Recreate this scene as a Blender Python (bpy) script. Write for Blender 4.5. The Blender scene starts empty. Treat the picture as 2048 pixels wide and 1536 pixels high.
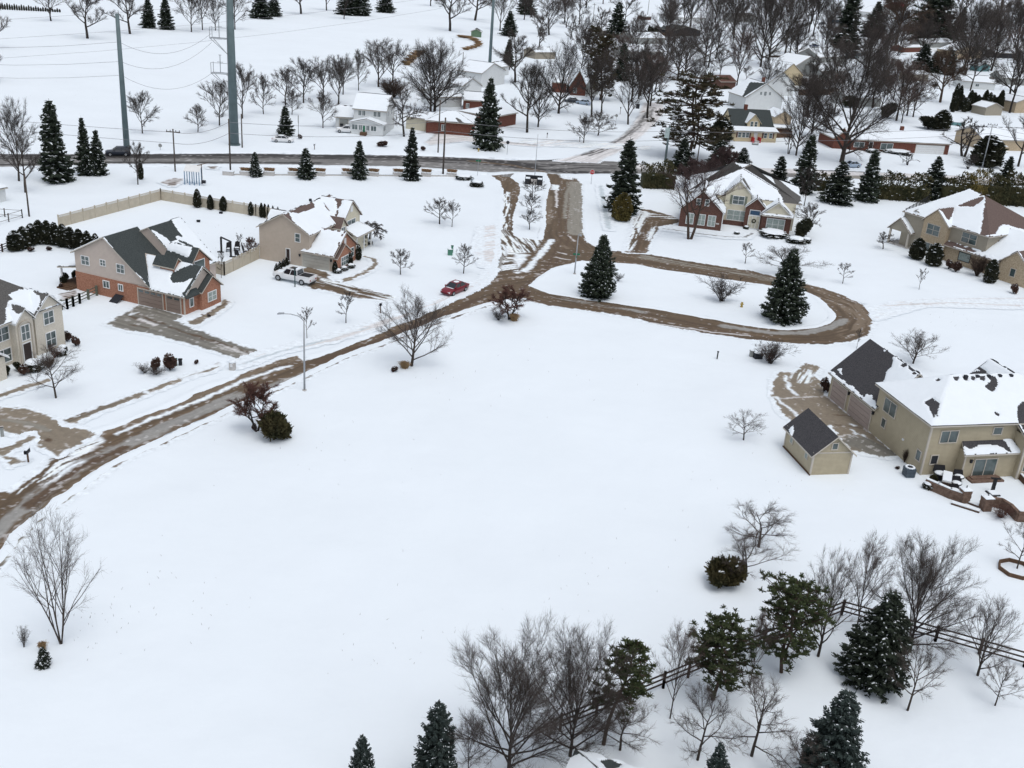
import bpy, math, random
import numpy as np
from math import radians as RAD, sin, cos, pi
sc = bpy.context.scene
# ------------------------------------------------------------ camera
CH, CF, CP, CR = 45.7, 2100.0, 23.28, 4.45
_p, _r = RAD(CP), RAD(CR)
FW = np.array([0, cos(_p), -sin(_p)]); _rt = np.array([1.0, 0, 0]); _up = np.cross(_rt, FW)
RT = cos(_r)*_rt + sin(_r)*_up; UPV = -sin(_r)*_rt + cos(_r)*_up
from mathutils import Matrix, Vector
cd = bpy.data.cameras.new('camera'); cam = bpy.data.objects.new('camera', cd)
sc.collection.objects.link(cam); sc.camera = cam
cd.sensor_width = 36; cd.lens = CF/2048*36; cd.clip_end = 6000; cd.clip_start = 0.5
cam.matrix_world = Matrix(((RT[0], UPV[0], -FW[0], 0), (RT[1], UPV[1], -FW[1], 0), (RT[2], UPV[2], -FW[2], CH), (0, 0, 0, 1)))
# ------------------------------------------------------------ light (overcast winter day)
w = bpy.data.worlds.new('World'); sc.world = w; w.use_nodes = True
nt = w.node_tree; bg = nt.nodes['Background']; sk = nt.nodes.new('ShaderNodeTexSky')
sk.sky_type = 'NISHITA'; sk.sun_disc = False; sk.sun_elevation = RAD(70); sk.sun_rotation = RAD(150)
sk.dust_density = 3.0; sk.air_density = 1.0; sk.ozone_density = 1.2
hs = nt.nodes.new('ShaderNodeHueSaturation'); hs.inputs['Saturation'].default_value = 0.36
nt.links.new(sk.outputs[0], hs.inputs['Color']); nt.links.new(hs.outputs[0], bg.inputs[0]); bg.inputs[1].default_value = 0.145
sl = bpy.data.lights.new('sun', 'SUN'); sl.energy = 0.5; sl.angle = RAD(34); sl.color = (1, .985, .95)
so = bpy.data.objects.new('sun', sl); sc.collection.objects.link(so)
so.rotation_euler = (RAD(20), 0, RAD(180-150))
sc.view_settings.view_transform = 'Standard'; sc.view_settings.look = 'None'
sc.view_settings.exposure = 0.17; sc.view_settings.gamma = 1

# ------------------------------------------------------------ pixel -> place helpers
CPOS = np.array([0, 0, CH])
def ray(x, y): return FW + RT*(x-1024)/CF - UPV*(y-768)/CF
def G(x, y, z=0): d = ray(x, y); return CPOS + d*((z-CH)/d[2])
def PL(x, y, p0, n): d = ray(x, y); return CPOS + d*(np.dot(np.array(p0)-CPOS, n)/np.dot(d, n))
def UPP(b, x, y): d = ray(x, y); return PL(x, y, b, np.array([d[0], d[1], 0]))
def PX(P):
    P = np.asarray(P)-CPOS; z = P@FW
    return np.stack([1024+CF*(P@RT)/z, 768-CF*(P@UPV)/z], -1)
class Frame:
    def __init__(s, a, b, flip=1):
        s.o = G(*a); u = G(*b)-s.o; s.u = u/np.linalg.norm(u); s.v = np.array([-s.u[1], s.u[0], 0])*flip
    def L(s, P): d = P-s.o; return (float(d@s.u), float(d@s.v), float(P[2]))
    def g(s, x, y, z=0): return s.L(G(x, y, z))
    def X(s, x, y, x0): return s.L(PL(x, y, s.o+s.u*x0, s.u))
    def Y(s, x, y, y0): return s.L(PL(x, y, s.o+s.v*y0, s.v))
    def W(s, p): return s.u*p[0]+s.v*p[1]+np.array([0, 0, p[2]])     # relative to the frame origin
class PFrame(Frame):        # plain frame, world axes, origin at a ground point
    def __init__(s, o, ang=0):
        s.o = np.array([o[0], o[1], 0.0]); s.u = np.array([cos(ang), sin(ang), 0]); s.v = np.array([-sin(ang), cos(ang), 0])

# ------------------------------------------------------------ noise in python
def _h(i, j): 
    n = (i.astype(np.int64)*374761393 + j.astype(np.int64)*668265263) & 0x7fffffff
    n = ((n ^ (n >> 13))*1274126177) & 0x7fffffff
    return ((n ^ (n >> 16)) & 0xffff)/65535.0
def vn(x, y):
    xi = np.floor(x); yi = np.floor(y); fx = x-xi; fy = y-yi; fx = fx*fx*(3-2*fx); fy = fy*fy*(3-2*fy)
    a = _h(xi, yi); b = _h(xi+1, yi); c = _h(xi, yi+1); d = _h(xi+1, yi+1)
    return (a*(1-fx)+b*fx)*(1-fy)+(c*(1-fx)+d*fx)*fy
def fbm(x, y, o=3):
    s = 0; a = .5; t = 0
    for k in range(o): s = s+a*vn(x+17.3*k, y-9.1*k); t += a; a *= .5; x = x*2.03; y = y*2.03
    return s/t
def inpoly(x, y, poly):
    c = np.zeros(x.shape, bool); n = len(poly)
    for i in range(n):
        x0, y0 = poly[i]; x1, y1 = poly[(i+1) % n]
        if y0 == y1: continue
        m = ((y0 > y) != (y1 > y)) & (x < (x1-x0)*(y-y0)/(y1-y0)+x0); c ^= m
    return c
def dseg(x, y, pts, closed=True):
    best = np.full(x.shape, 1e9); S = np.zeros(x.shape); T = np.zeros(x.shape); acc = 0
    n = len(pts)
    for i in range(n if closed else n-1):
        x0, y0 = pts[i]; x1, y1 = pts[(i+1) % n]; dx = x1-x0; dy = y1-y0; l2 = dx*dx+dy*dy+1e-12; l = l2**.5
        t = np.clip(((x-x0)*dx+(y-y0)*dy)/l2, 0, 1)
        ex = x-x0-t*dx; ey = y-y0-t*dy; d = np.sqrt(ex*ex+ey*ey); m = d < best
        best = np.where(m, d, best); S = np.where(m, acc+t*l, S); T = np.where(m, (dx*ey-dy*ex)/l, T); acc += l
    return best, S, T
def sdf(x, y, poly): d, _, _ = dseg(x, y, poly); return np.where(inpoly(x, y, poly), -d, d)

# ------------------------------------------------------------ materials
MATS = {}
def mat(name, col, rough=.8, var=.25, scale=3., col2=None, bump=0., bscale=None, metal=0., spec=.3, siding=0., objvar=0., vcol=False):
    if name in MATS: return MATS[name]
    m = bpy.data.materials.new(name); m.use_nodes = True; MATS[name] = m
    t = m.node_tree; N = t.nodes; K = t.links; b = N['Principled BSDF']
    b.inputs['Roughness'].default_value = rough; b.inputs['Metallic'].default_value = metal
    b.inputs['Specular IOR Level'].default_value = spec
    tc = N.new('ShaderNodeTexCoord'); nz = N.new('ShaderNodeTexNoise'); nz.inputs['Scale'].default_value = scale
    nz.inputs['Detail'].default_value = 5; nz.inputs['Roughness'].default_value = .65
    K.new(tc.outputs['Object'], nz.inputs['Vector'])
    rp = N.new('ShaderNodeMapRange'); rp.inputs[1].default_value = .3; rp.inputs[2].default_value = .7
    K.new(nz.outputs[0], rp.inputs[0])
    mx = N.new('ShaderNodeMix'); mx.data_type = 'RGBA'; K.new(rp.outputs[0], mx.inputs[0])
    if vcol:
        at = N.new('ShaderNodeVertexColor'); at.layer_name = 'Col'
        m1 = N.new('ShaderNodeVectorMath'); m1.operation = 'SCALE'; m1.inputs['Scale'].default_value = 1-var
        m2 = N.new('ShaderNodeVectorMath'); m2.operation = 'SCALE'; m2.inputs['Scale'].default_value = 1+var
        K.new(at.outputs[0], m1.inputs[0]); K.new(at.outputs[0], m2.inputs[0])
        K.new(m1.outputs[0], mx.inputs[6]); K.new(m2.outputs[0], mx.inputs[7])
    else:
        c2 = col2 or tuple(min(1, c*(1+var)) for c in col); c1 = col if col2 else tuple(c*(1-var) for c in col)
        mx.inputs[6].default_value = (*c1, 1); mx.inputs[7].default_value = (*c2, 1)
    out = mx.outputs[2]
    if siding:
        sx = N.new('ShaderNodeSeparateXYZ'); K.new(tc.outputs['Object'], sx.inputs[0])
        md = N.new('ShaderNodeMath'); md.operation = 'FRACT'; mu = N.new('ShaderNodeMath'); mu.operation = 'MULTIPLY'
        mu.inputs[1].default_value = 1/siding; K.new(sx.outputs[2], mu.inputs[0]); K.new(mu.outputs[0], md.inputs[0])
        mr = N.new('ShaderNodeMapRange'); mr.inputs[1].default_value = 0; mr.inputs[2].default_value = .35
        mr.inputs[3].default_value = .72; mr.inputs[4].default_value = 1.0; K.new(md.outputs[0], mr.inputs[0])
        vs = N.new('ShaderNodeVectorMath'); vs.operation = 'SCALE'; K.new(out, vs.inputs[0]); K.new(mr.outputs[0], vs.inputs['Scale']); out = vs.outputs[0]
    if objvar:
        oi = N.new('ShaderNodeObjectInfo'); mr = N.new('ShaderNodeMapRange'); K.new(oi.outputs['Random'], mr.inputs[0])
        mr.inputs[3].default_value = 1-objvar; mr.inputs[4].default_value = 1+objvar
        vs = N.new('ShaderNodeVectorMath'); vs.operation = 'SCALE'; K.new(out, vs.inputs[0]); K.new(mr.outputs[0], vs.inputs['Scale']); out = vs.outputs[0]
    K.new(out, b.inputs['Base Color'])
    if bump:
        n2 = N.new('ShaderNodeTexNoise'); n2.inputs['Scale'].default_value = bscale or scale*3; n2.inputs['Detail'].default_value = 6
        K.new(tc.outputs['Object'], n2.inputs['Vector'])
        bp = N.new('ShaderNodeBump'); bp.inputs['Strength'].default_value = 1; bp.inputs['Distance'].default_value = bump
        K.new(n2.outputs[0], bp.inputs['Height']); K.new(bp.outputs[0], b.inputs['Normal'])
    return m
SNOWC = (.79, .852, .90)
M_SNOW = mat('snow', SNOWC, .9, .022, .06, bump=.34, bscale=.16, spec=.2)
M_RSNOW = mat('roof_snow', (.80, .855, .90), .9, .02, .6, bump=.03, bscale=2.5, spec=.2)
M_ROAD = mat('road_surface', (1, 1, 1), .75, .14, 1.6, bump=.012, bscale=9, vcol=True, spec=.35)
M_BARK = mat('bark', (.040, .033, .029), .95, .35, 3, objvar=.25)
M_TWIG = mat('twig', (.066, .056, .051), .95, .3, 2, objvar=.3)
M_BARKL = mat('bark_brown', (.075, .052, .04), .95, .35, 3, objvar=.2)
M_RTWIG = mat('red_twig', (.10, .05, .040), .95, .3, 2, objvar=.2)
M_BTWIG = mat('birch_twig', (.10, .075, .066), .95, .3, 2)
M_GTWIG = mat('mauve_twig', (.085, .055, .053), .95, .3, 2, objvar=.2)
M_NEED = mat('spruce_needles', (.014, .022, .015), .85, .5, 1.2, col2=(.045, .058, .038), objvar=.25)
M_BLUE = mat('blue_spruce_needles', (.017, .027, .025), .85, .5, 1.2, col2=(.052, .070, .064), objvar=.15)
M_PINE = mat('pine_needles', (.018, .028, .010), .8, .5, 1.0, col2=(.068, .084, .034), objvar=.15)
M_OLD = mat('brown_pine_needles', (.025, .03, .016), .85, .5, 1.0, col2=(.085, .062, .033))
M_ARB = mat('arborvitae_foliage', (.012, .017, .010), .9, .5, 2.0, col2=(.04, .038, .02), objvar=.25)
M_GREENB = mat('green_bush_foliage', (.02, .028, .011), .9, .5, 1.5, col2=(.105, .08, .035))
M_YELB = mat('yellow_bush_foliage', (.055, .05, .015), .9, .5, 1.5, col2=(.16, .12, .035))
M_REDB = mat('red_bush_twigs', (.05, .028, .022), .95, .4, 2.0, col2=(.12, .068, .052), objvar=.2)
M_TAN = mat('dry_grass', (.32, .22, .12), .95, .3, 3.0)
M_RUST = mat('rust_grass', (.24, .13, .07), .95, .35, 3.0, col2=(.42, .29, .17))
M_GLASS = mat('window_glass', (.02, .034, .036), .12, .5, .45, col2=(.11, .15, .15), spec=.8)
M_CURT = mat('window_curtain', (.28, .33, .31), .5, .25, 4)
M_WHITE = mat('white_paint', (.72, .73, .73), .6, .05, 2)
M_TRIM = mat('trim_paint', (.50, .46, .40), .6, .06, 2)
M_BLACK = mat('black_metal', (.012, .012, .014), .5, .3, 4)
M_DARK = mat('dark_plastic', (.02, .022, .028), .6, .3, 4)
M_RUB = mat('tyre_rubber', (.012, .012, .013), .8, .3, 8)
M_STEEL = mat('weathered_steel', (.12, .165, .175), .6, .18, .5)
M_GALV = mat('galvanised_metal', (.36, .38, .4), .45, .12, 2, metal=.4)
M_WOODP = mat('pole_wood', (.085, .07, .06), .9, .3, 1.5)
M_WIRE = mat('cable', (.22, .22, .24), .8, .1, 1)
M_FENCE = mat('vinyl_fence', (.47, .42, .335), .7, .1, 1.5)
M_FBR = mat('fence_rail_wood', (.045, .032, .026), .9, .3, 3)
M_FGR = mat('gate_wood', (.12, .13, .10), .9, .3, 3)
M_SH1 = mat('slate_shingles', (.026, .032, .034), .95, .3, 9, col2=(.072, .085, .084), bump=.01, bscale=12)
M_SH2 = mat('brown_shingles', (.085, .06, .055), .95, .3, 9, col2=(.17, .125, .11), bump=.01, bscale=12)
M_SH3 = mat('charcoal_shingles', (.028, .028, .032), .95, .3, 9, col2=(.085, .083, .088), bump=.01, bscale=12)
M_SH4 = mat('grey_shingles', (.06, .06, .058), .95, .3, 9, col2=(.14, .135, .13), bump=.01, bscale=12)
M_BRK = mat('orange_brick', (.23, .10, .062), .9, .3, 6, col2=(.44, .225, .15), bump=.01, bscale=14)
M_BRKD = mat('dark_red_brick', (.075, .038, .030), .9, .3, 6, col2=(.16, .084, .066), bump=.01, bscale=14)
M_BRKR = mat('red_brick', (.10, .040, .030), .9, .3, 4, col2=(.20, .078, .055))
M_BRKT = mat('tan_brick', (.30, .23, .15), .9, .3, 6, col2=(.56, .46, .33), bump=.01, bscale=14)
M_STONE = mat('cream_brick', (.52, .475, .40), .9, .2, 7, col2=(.68, .635, .55), bump=.006, bscale=14)
M_SPINK = mat('blush_siding', (.53, .455, .40), .75, .05, 1.5, siding=.16)
M_SBEI = mat('beige_siding', (.47, .40, .33), .75, .05, 1.5, siding=.16)
M_SKHA = mat('khaki_siding', (.42, .365, .26), .75, .07, 1.5, siding=.14)
M_SCRE = mat('cream_siding', (.62, .575, .45), .75, .05, 1.5, siding=.16)
M_SYEL = mat('pale_yellow_siding', (.60, .50, .33), .75, .05, 1.5, siding=.2)
M_STAU = mat('taupe_siding', (.34, .305, .245), .75, .06, 1.5, siding=.16)
M_SWHI = mat('white_siding', (.66, .68, .68), .75, .05, 1.5, siding=.2)
M_SGRY = mat('grey_siding', (.28, .29, .28), .8, .12, 1.5)
M_SGRN = mat('green_shed_boards', (.12, .19, .12), .8, .2, 1.5)
M_STEA = mat('teal_shed_boards', (.13, .25, .26), .8, .2, 1.5)
M_GDT = mat('taupe_garage_door', (.25, .195, .165), .7, .06, 2)
M_GDM = mat('mauve_garage_door', (.36, .295, .265), .7, .06, 2)
M_GDG = mat('grey_garage_door', (.42, .41, .37), .7, .06, 2)
M_CONC = mat('pale_concrete', (.5, .48, .46), .9, .12, 3)
M_DOOR = mat('dark_door', (.03, .02, .018), .5, .2, 3)
M_RED = mat('red_paint', (.42, .02, .022), .5, .1, 3)
M_GRNS = mat('green_sign_paint', (.02, .16, .09), .5, .1, 3)
M_YEL = mat('yellow_paint', (.42, .30, .07), .5, .1, 3)
M_UTIL = mat('green_utility_paint', (.07, .20, .14), .6, .1, 3)
M_WOOD = mat('brown_timber', (.11, .065, .04), .9, .25, 4)
M_BLOCK = mat('retaining_blocks', (.10, .062, .045), .9, .4, 2.5, col2=(.22, .15, .115), bump=.03, bscale=4)

# ------------------------------------------------------------ object helpers
def link(o): sc.collection.objects.link(o); return o
def tag(o, label=None, cat=None, group=None, kind=None):
    for k, v in (('label', label), ('category', cat), ('group', group), ('kind', kind)):
        if v: o[k] = v
    return o
def empty(name, loc, label, cat, group=None, rz=0):
    o = link(bpy.data.objects.new(name, None)); o.location = [float(c) for c in loc]; o.rotation_euler = (0, 0, rz)
    o.empty_display_size = .3; return tag(o, label, cat, group)
class MB:
    """collects geometry; T maps local -> object space"""
    def __init__(s, T=None): s.v = []; s.f = []; s.mi = []; s.T = T
    def poly(s, pts, m=0):
        n = len(s.v); s.v += [tuple(p) for p in pts]; s.f.append(tuple(range(n, n+len(pts)))); s.mi.append(m)
    def prism(s, pts, vec, m=0):
        n = len(pts); b = len(s.v); q = [tuple(np.add(p, vec)) for p in pts]
        s.v += [tuple(p) for p in pts]+q
        s.f += [tuple(range(b, b+n)), tuple(range(b+2*n-1, b+n-1, -1))]+[(b+i, b+n+i, b+n+(i+1) % n, b+(i+1) % n) for i in range(n)]
        s.mi += [m]*(n+2)
    def box(s, x0, x1, y0, y1, z0, z1, m=0):
        s.prism([(x0, y0, z0), (x1, y0, z0), (x1, y1, z0), (x0, y1, z0)], (0, 0, z1-z0), m)
    def tube(s, p0, p1, r0, r1=None, n=6, m=0, caps=True):
        r1 = r0 if r1 is None else r1; p0 = np.array(p0, float); p1 = np.array(p1, float); d = p1-p0; d /= np.linalg.norm(d)+1e-9
        a = np.cross(d, [0, 0, 1.0] if abs(d[2]) < .9 else [1.0, 0, 0]); a /= np.linalg.norm(a); c = np.cross(d, a); b = len(s.v)
        for p, r in ((p0, r0), (p1, r1)):
            for k in range(n): t = 2*pi*k/n; s.v.append(tuple(p+r*(cos(t)*a+sin(t)*c)))
        s.f += [(b+k, b+(k+1) % n, b+n+(k+1) % n, b+n+k) for k in range(n)]; s.mi += [m]*n
        if caps: s.f += [tuple(range(b+n-1, b-1, -1)), tuple(range(b+n, b+2*n))]; s.mi += [m]*2
    def path(s, pts, r, n=4, m=0):
        for a, b in zip(pts[:-1], pts[1:]): s.tube(a, b, r, r, n, m, False)
    def blob(s, c, rx, ry, rz, seg=10, ring=6, jit=0, rnd=None, m=0):
        b = len(s.v); rnd = rnd or random.Random(1)
        for i in range(ring+1):
            ph = pi*i/ring
            for k in range(seg):
                t = 2*pi*k/seg; j = 1+jit*(rnd.random()-.5)
                s.v.append((c[0]+rx*sin(ph)*cos(t)*j, c[1]+ry*sin(ph)*sin(t)*j, c[2]+rz*cos(ph)*(1+jit*.5*(rnd.random()-.5))))
        for i in range(ring):
            for k in range(seg): s.f.append((b+i*seg+k, b+i*seg+(k+1) % seg, b+(i+1)*seg+(k+1) % seg, b+(i+1)*seg+k)); s.mi.append(m)
    def mesh(s, name, mats, smooth=False):
        me = bpy.data.meshes.new(name)
        vs = [tuple(float(c) for c in (s.T(p) if s.T else p)) for p in s.v]
        me.from_pydata(vs, [], s.f)
        for m in (mats if isinstance(mats, (list, tuple)) else [mats]): me.materials.append(m)
        me.polygons.foreach_set('material_index', s.mi)
        if smooth: me.polygons.foreach_set('use_smooth', [True]*len(s.f))
        me.update(); return me
    def build(s, name, mats, parent=None, smooth=False):
        o = link(bpy.data.objects.new(name, s.mesh(name, mats, smooth)))
        if parent is not None: o.parent = parent
        return o
def npmesh(name, V, Fq, mats, mi=None, smooth=False):
    V = np.asarray(V, np.float32); Fq = np.asarray(Fq, np.int32); k = Fq.shape[1]; me = bpy.data.meshes.new(name)
    me.vertices.add(len(V)); me.vertices.foreach_set('co', V.ravel())
    me.loops.add(Fq.size); me.loops.foreach_set('vertex_index', Fq.ravel())
    me.polygons.add(len(Fq)); me.polygons.foreach_set('loop_start', np.arange(0, Fq.size, k, dtype=np.int32))
    try: me.polygons.foreach_set('loop_total', np.full(len(Fq), k, np.int32))
    except Exception: pass
    for m in (mats if isinstance(mats, (list, tuple)) else [mats]): me.materials.append(m)
    if mi is not None: me.polygons.foreach_set('material_index', np.asarray(mi, np.int32))
    if smooth: me.polygons.foreach_set('use_smooth', np.ones(len(Fq), bool))
    me.update(calc_edges=True); return me

# ------------------------------------------------------------ ground and paved surfaces
g = MB(); g.poly([(-3000, -300, 0), (3000, -300, 0), (3000, 5000, 0), (-3000, 5000, 0)])
go = g.build('ground', M_SNOW); tag(go, kind='structure')
KC = dict(brown=(.118, .083, .052), tan=(.185, .142, .10), ice=(.29, .285, .27), ice2=(.255, .24, .205), dark=(.045, .042, .041), grey=(.19, .186, .18),
          dirt=(.10, .066, .042), snow=SNOWC, dsnow=(.66, .65, .65), conc=(.225, .19, .145), cgrey=(.18, .172, .15), blueice=(.55, .62, .66))
def W2(p): return [tuple(G(x, y)[:2]) for x, y in p]
ZC = [0]
def paved(name, outs, holes=(), base='brown', strokes=(), patches=(), res=.16, z=.012, center=None, edge=.12, streak=.35, label=None, mixs=()):
    ZC[0] += 1; z = .008+.003*ZC[0]
    outs = [W2(o) for o in outs]; holes = [W2(o) for o in holes]
    A = np.array(sum(outs, [])); x0, y0 = A.min(0)-1; x1, y1 = A.max(0)+1
    nx = int((x1-x0)/res)+2; ny = int((y1-y0)/res)+2
    X, Y = np.meshgrid(x0+res*np.arange(nx), y0+res*np.arange(ny)); sh = X.shape
    def osdf(X, Y):
        d = None
        for o in outs: e = sdf(X, Y, o); d = e if d is None else np.minimum(d, e)
        for o in holes: d = np.maximum(d, -sdf(X, Y, o))
        return d
    # coarse prefilter to keep it quick
    cs = max(1, int(2/res)); Xc = X[::cs, ::cs]; Yc = Y[::cs, ::cs]; dc = osdf(Xc, Yc)
    keep = np.kron(dc < cs*res*1.5+1, np.ones((cs, cs), bool))[:sh[0], :sh[1]]
    idx = np.nonzero(keep.ravel())[0]; x = X.ravel()[idx]; y = Y.ravel()[idx]
    ws = 1.5 if res < .3 else .8; wx = x+(fbm(x*ws, y*ws)-.5)*.7; wy = y+(fbm(x*ws+50, y*ws+7)-.5)*.7
    d = osdf(wx, wy)
    if center: _, S, T = dseg(x, y, W2(center), False)
    else: S, T = x*.7+y*.7, x-y
    st = fbm(T/.5, S/7.0, 3)-.5; st2 = fbm(T/.22+31, S/2.5, 2)-.5
    col = np.tile(np.array(KC[base]), (len(x), 1)); col = col*(1+streak*2.0*st+streak*st2)[:, None]
    def mixc(col, a, c, tex=0.): return col*(1-a[:, None])+np.array(c)*(1+tex*st2)[:, None]*a[:, None]
    for kind, poly in patches:
        q = sdf(wx, wy, W2(poly)); n = 0
        if kind.startswith('mix'):
            kk = kind[3:] or 'snow'; a = np.clip((-q)/.5, 0, 1)*np.clip((st*1.0+st2*1.3+.12)/.10, 0, 1)
        else: kk = kind; a = np.clip(.5-q/.5+st2*.8, 0, 1)
        col = mixc(col, a, KC[kk], .3)
    for kind, wd, pl in strokes:
        q, s_, t_ = dseg(wx, wy, W2(pl), False); q = q-wd/2
        if kind.startswith('mix'):
            kk = kind[3:] or 'snow'; a = np.clip((-q)/.4, 0, 1)*np.clip((st*1.0+st2*1.3+.08)/.10, 0, 1)
        else: kk = kind; a = np.clip(.5-(q+(st*.8+st2*.6)*wd*.5)/(.22+.12*wd), 0, 1)
        col = mixc(col, a, KC[kk], .3)
    fl = (fbm(x*2.2, y*2.2)+st*.6-.5); a = np.clip((fl-.26)/.05, 0, 1)*.5; col = mixc(col, a, KC['dsnow'])   # blown snow flecks
    e = np.clip((d+(st2+fbm(x*3, y*3)-.5)*.35)/edge+.5, 0, 1); col = mixc(np.clip(col, .01, .9), e, SNOWC)
    ok = d < .8; m = np.full(sh[0]*sh[1], -1, np.int64)
    m[idx] = np.where(ok, 0, -1); mg = (m.reshape(sh) == 0)
    cell = mg[:-1, :-1] & mg[1:, :-1] & mg[:-1, 1:] & mg[1:, 1:]
    ci, cj = np.nonzero(cell); q0 = ci*nx+cj; Fq = np.stack([q0, q0+1, q0+nx+1, q0+nx], 1)
    used = np.unique(Fq); remap = np.full(sh[0]*sh[1], -1, np.int64); remap[used] = np.arange(len(used))
    V = np.stack([X.ravel()[used], Y.ravel()[used], np.full(len(used), z)], 1)
    C = np.tile(np.array(SNOWC), (sh[0]*sh[1], 1)); C[idx] = col; C = C[used]
    me = npmesh(name, V, remap[Fq], M_ROAD)
    ca = me.color_attributes.new('Col', 'FLOAT_COLOR', 'POINT'); ca.data.foreach_set('color', np.concatenate([C, np.ones((len(C), 1))], 1).astype(np.float32).ravel())
    o = link(bpy.data.objects.new(name, me)); tag(o, label, kind='structure'); return o
north = [(-60,1000),(0,986),(22,986),(82,940),(112,910),(185,867),(225,857),(287,832),(357,805),(400,782),(462,760),(497,744),(555,721),(597,712),(606,724),(671,702),(717,684),(762,666),(800,648),(887,612),(937,591),(969,565),(987,547),(996,520),(996,515),(999,480),(1004,440),(1005,400),(1004,378),(998,362),(984,351)]
outer = north+[(1028,347),(1094,346),(1117,347),(1148,355),(1163,368),(1165,411),(1165,466),(1174,484),(1189,493),(1219,501),(1289,507),(1374,522),(1449,534),(1499,541),(1601,565),(1641,575),(1691,592),(1726,610),(1743,625),(1748,635),(1743,657),(1736,670),(1710,681),(1653,689),(1590,687),(1511,679),(1424,669),(1324,650),(1249,632),(1174,621),(1099,611),(1056,602),(1020,604),(974,613),(903,637),(819,671),(754,695),(690,718),(638,744),(561,779),(500,808),(400,853),(357,872),(250,922),(220,937),(140,997),(100,1024),(50,1067),(0,1132),(-60,1210)]
island = [(1059,572),(1075,556),(1106,537),(1164,522),(1231,526),(1274,529),(1324,540),(1399,550),(1449,559),(1524,569),(1606,582),(1636,595),(1653,612),(1668,627),(1671,636),(1656,647),(1631,655),(1581,659),(1536,657),(1474,648),(1424,638),(1324,620),(1249,609),(1174,599),(1099,587)]
median = [(1022,355),(1030,345),(1090,345),(1097,357),(1100,372),(1094,386),(1091,408),(1090,449),(1083,481),(1031,473),(1026,456),(1029,425),(1037,402),(1042,383),(1040,368)]
ctr = [(-60,1110),(0,1050),(60,985),(140,930),(250,885),(400,825),(500,778),(620,732),(760,680),(900,622),(980,590),(1045,580),(1110,601),(1250,625),(1424,656),(1560,674),(1650,672),(1700,660),(1712,635),(1690,610),(1610,580),(1499,553),(1399,537),(1289,519),(1219,511),(1160,505),(1125,470),(1130,350)]
paved('residential_road', [outer], [island, median], 'brown', center=ctr, z=.016, res=.15, strokes=[
 ('tan',.9,[(212,866),(287,838),(375,800),(462,765),(497,750),(555,725),(600,715)]),
 ('tan',1.3,[(100,1012),(220,928),(357,864),(500,800),(561,772),(638,738)]),
 ('ice2',1.0,[(0,1122),(50,1062),(100,1018),(140,992),(200,950)]),
 ('ice',1.7,[(-20,1085),(37,1030),(100,975),(175,925),(250,892),(350,845),(475,792)]),
 ('ice',1.5,[(464,802),(529,780),(593,757),(645,738)]),
 ('snow',.55,[(237,867),(287,845),(375,811),(475,768),(497,757),(580,731)]),
 ('mixsnow',2.2,[(80,955),(130,920),(190,882)]),('mixsnow',1.2,[(30,985),(100,960),(160,925)]),
 ('brown',.35,[(0,1080),(50,1030),(110,985),(190,935),(300,885),(420,835)]),
 ('dirt',1.1,[(60,1010),(150,940),(250,895)]),
 ('tan',.3,[(620,742),(760,688),(887,638),(965,603)]),('dirt',.35,[(400,838),(520,785),(640,738)]),('dirt',.3,[(1070,585),(1174,604),(1300,630),(1424,655)]),('dirt',.4,[(1120,370),(1118,420),(1122,480),(1090,540),(1040,580)]),('dirt',.4,[(1138,380),(1130,430),(1138,480),(1110,530)]),('tan',.3,[(1180,500),(1300,520),(1424,542)]),
 ('dirt',.8,[(640,724),(760,679),(887,630),(960,598)]),
 ('snow',.25,[(735,682),(742,679)]),
 ('snow',1.0,[(1103,480),(1086,503),(1069,522),(1050,543)]),('mixsnow',1.9,[(1011,385),(1013,408),(1009,452),(1002,510)]),
 ('mixsnow',1.4,[(990,530),(1020,525),(1035,545)]),('ice',.9,[(1003,515),(990,545),(970,572)]),
 ('ice2',3.0,[(1150,366),(1152,408),(1152,466)]),('tan',1.2,[(1098,393),(1097,430),(1094,446)]),('dsnow',.5,[(1113,380),(1113,415)]),('ice2',.6,[(1133,382),(1129,437)]),
 ('dsnow',.35,[(1112,515),(1140,520)]),('dsnow',.35,[(1118,505),(1132,509)]),('tan',.9,[(1126,492),(1137,497)]),('dsnow',.25,[(1138,472),(1150,483)]),
 ('mixice2',2.6,[(1290,515),(1399,534),(1499,550),(1590,570)]),('mixice',1.4,[(1110,594),(1199,611),(1274,622),(1330,635)]),
 ('dsnow',.3,[(1299,645),(1424,664),(1500,672)]),('ice',1.2,[(1447,652),(1542,666),(1610,666),(1660,655),(1690,640)]),
 ('tan',.8,[(1715,610),(1732,633),(1722,655)]),('mixtan',3,[(1640,585),(1700,615),(1725,640),(1690,670)]),
 ('dirt',.25,[(1050,600),(1174,612),(1300,636),(1424,658),(1560,680)])],
 patches=[('snow',[(1028,509),(1057,509),(1048,525),(1037,537),(1026,518)]),('mix',[(1005,456),(1030,458),(1085,482),(1070,505),(1010,512)]),
 ('snow',[(1103,369),(1120,370),(1121,381),(1104,380)]),('snow',[(1117,345),(1150,353),(1145,360),(1123,357)]),('mix',[(995,512),(1030,512),(1036,540),(1000,545)]),
 ('mixice2',[(1062,560),(1090,548),(1110,560),(1090,585),(1066,580)]), ('grey',[(1000,348),(1028,348),(1022,354),(1005,354)])])
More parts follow.
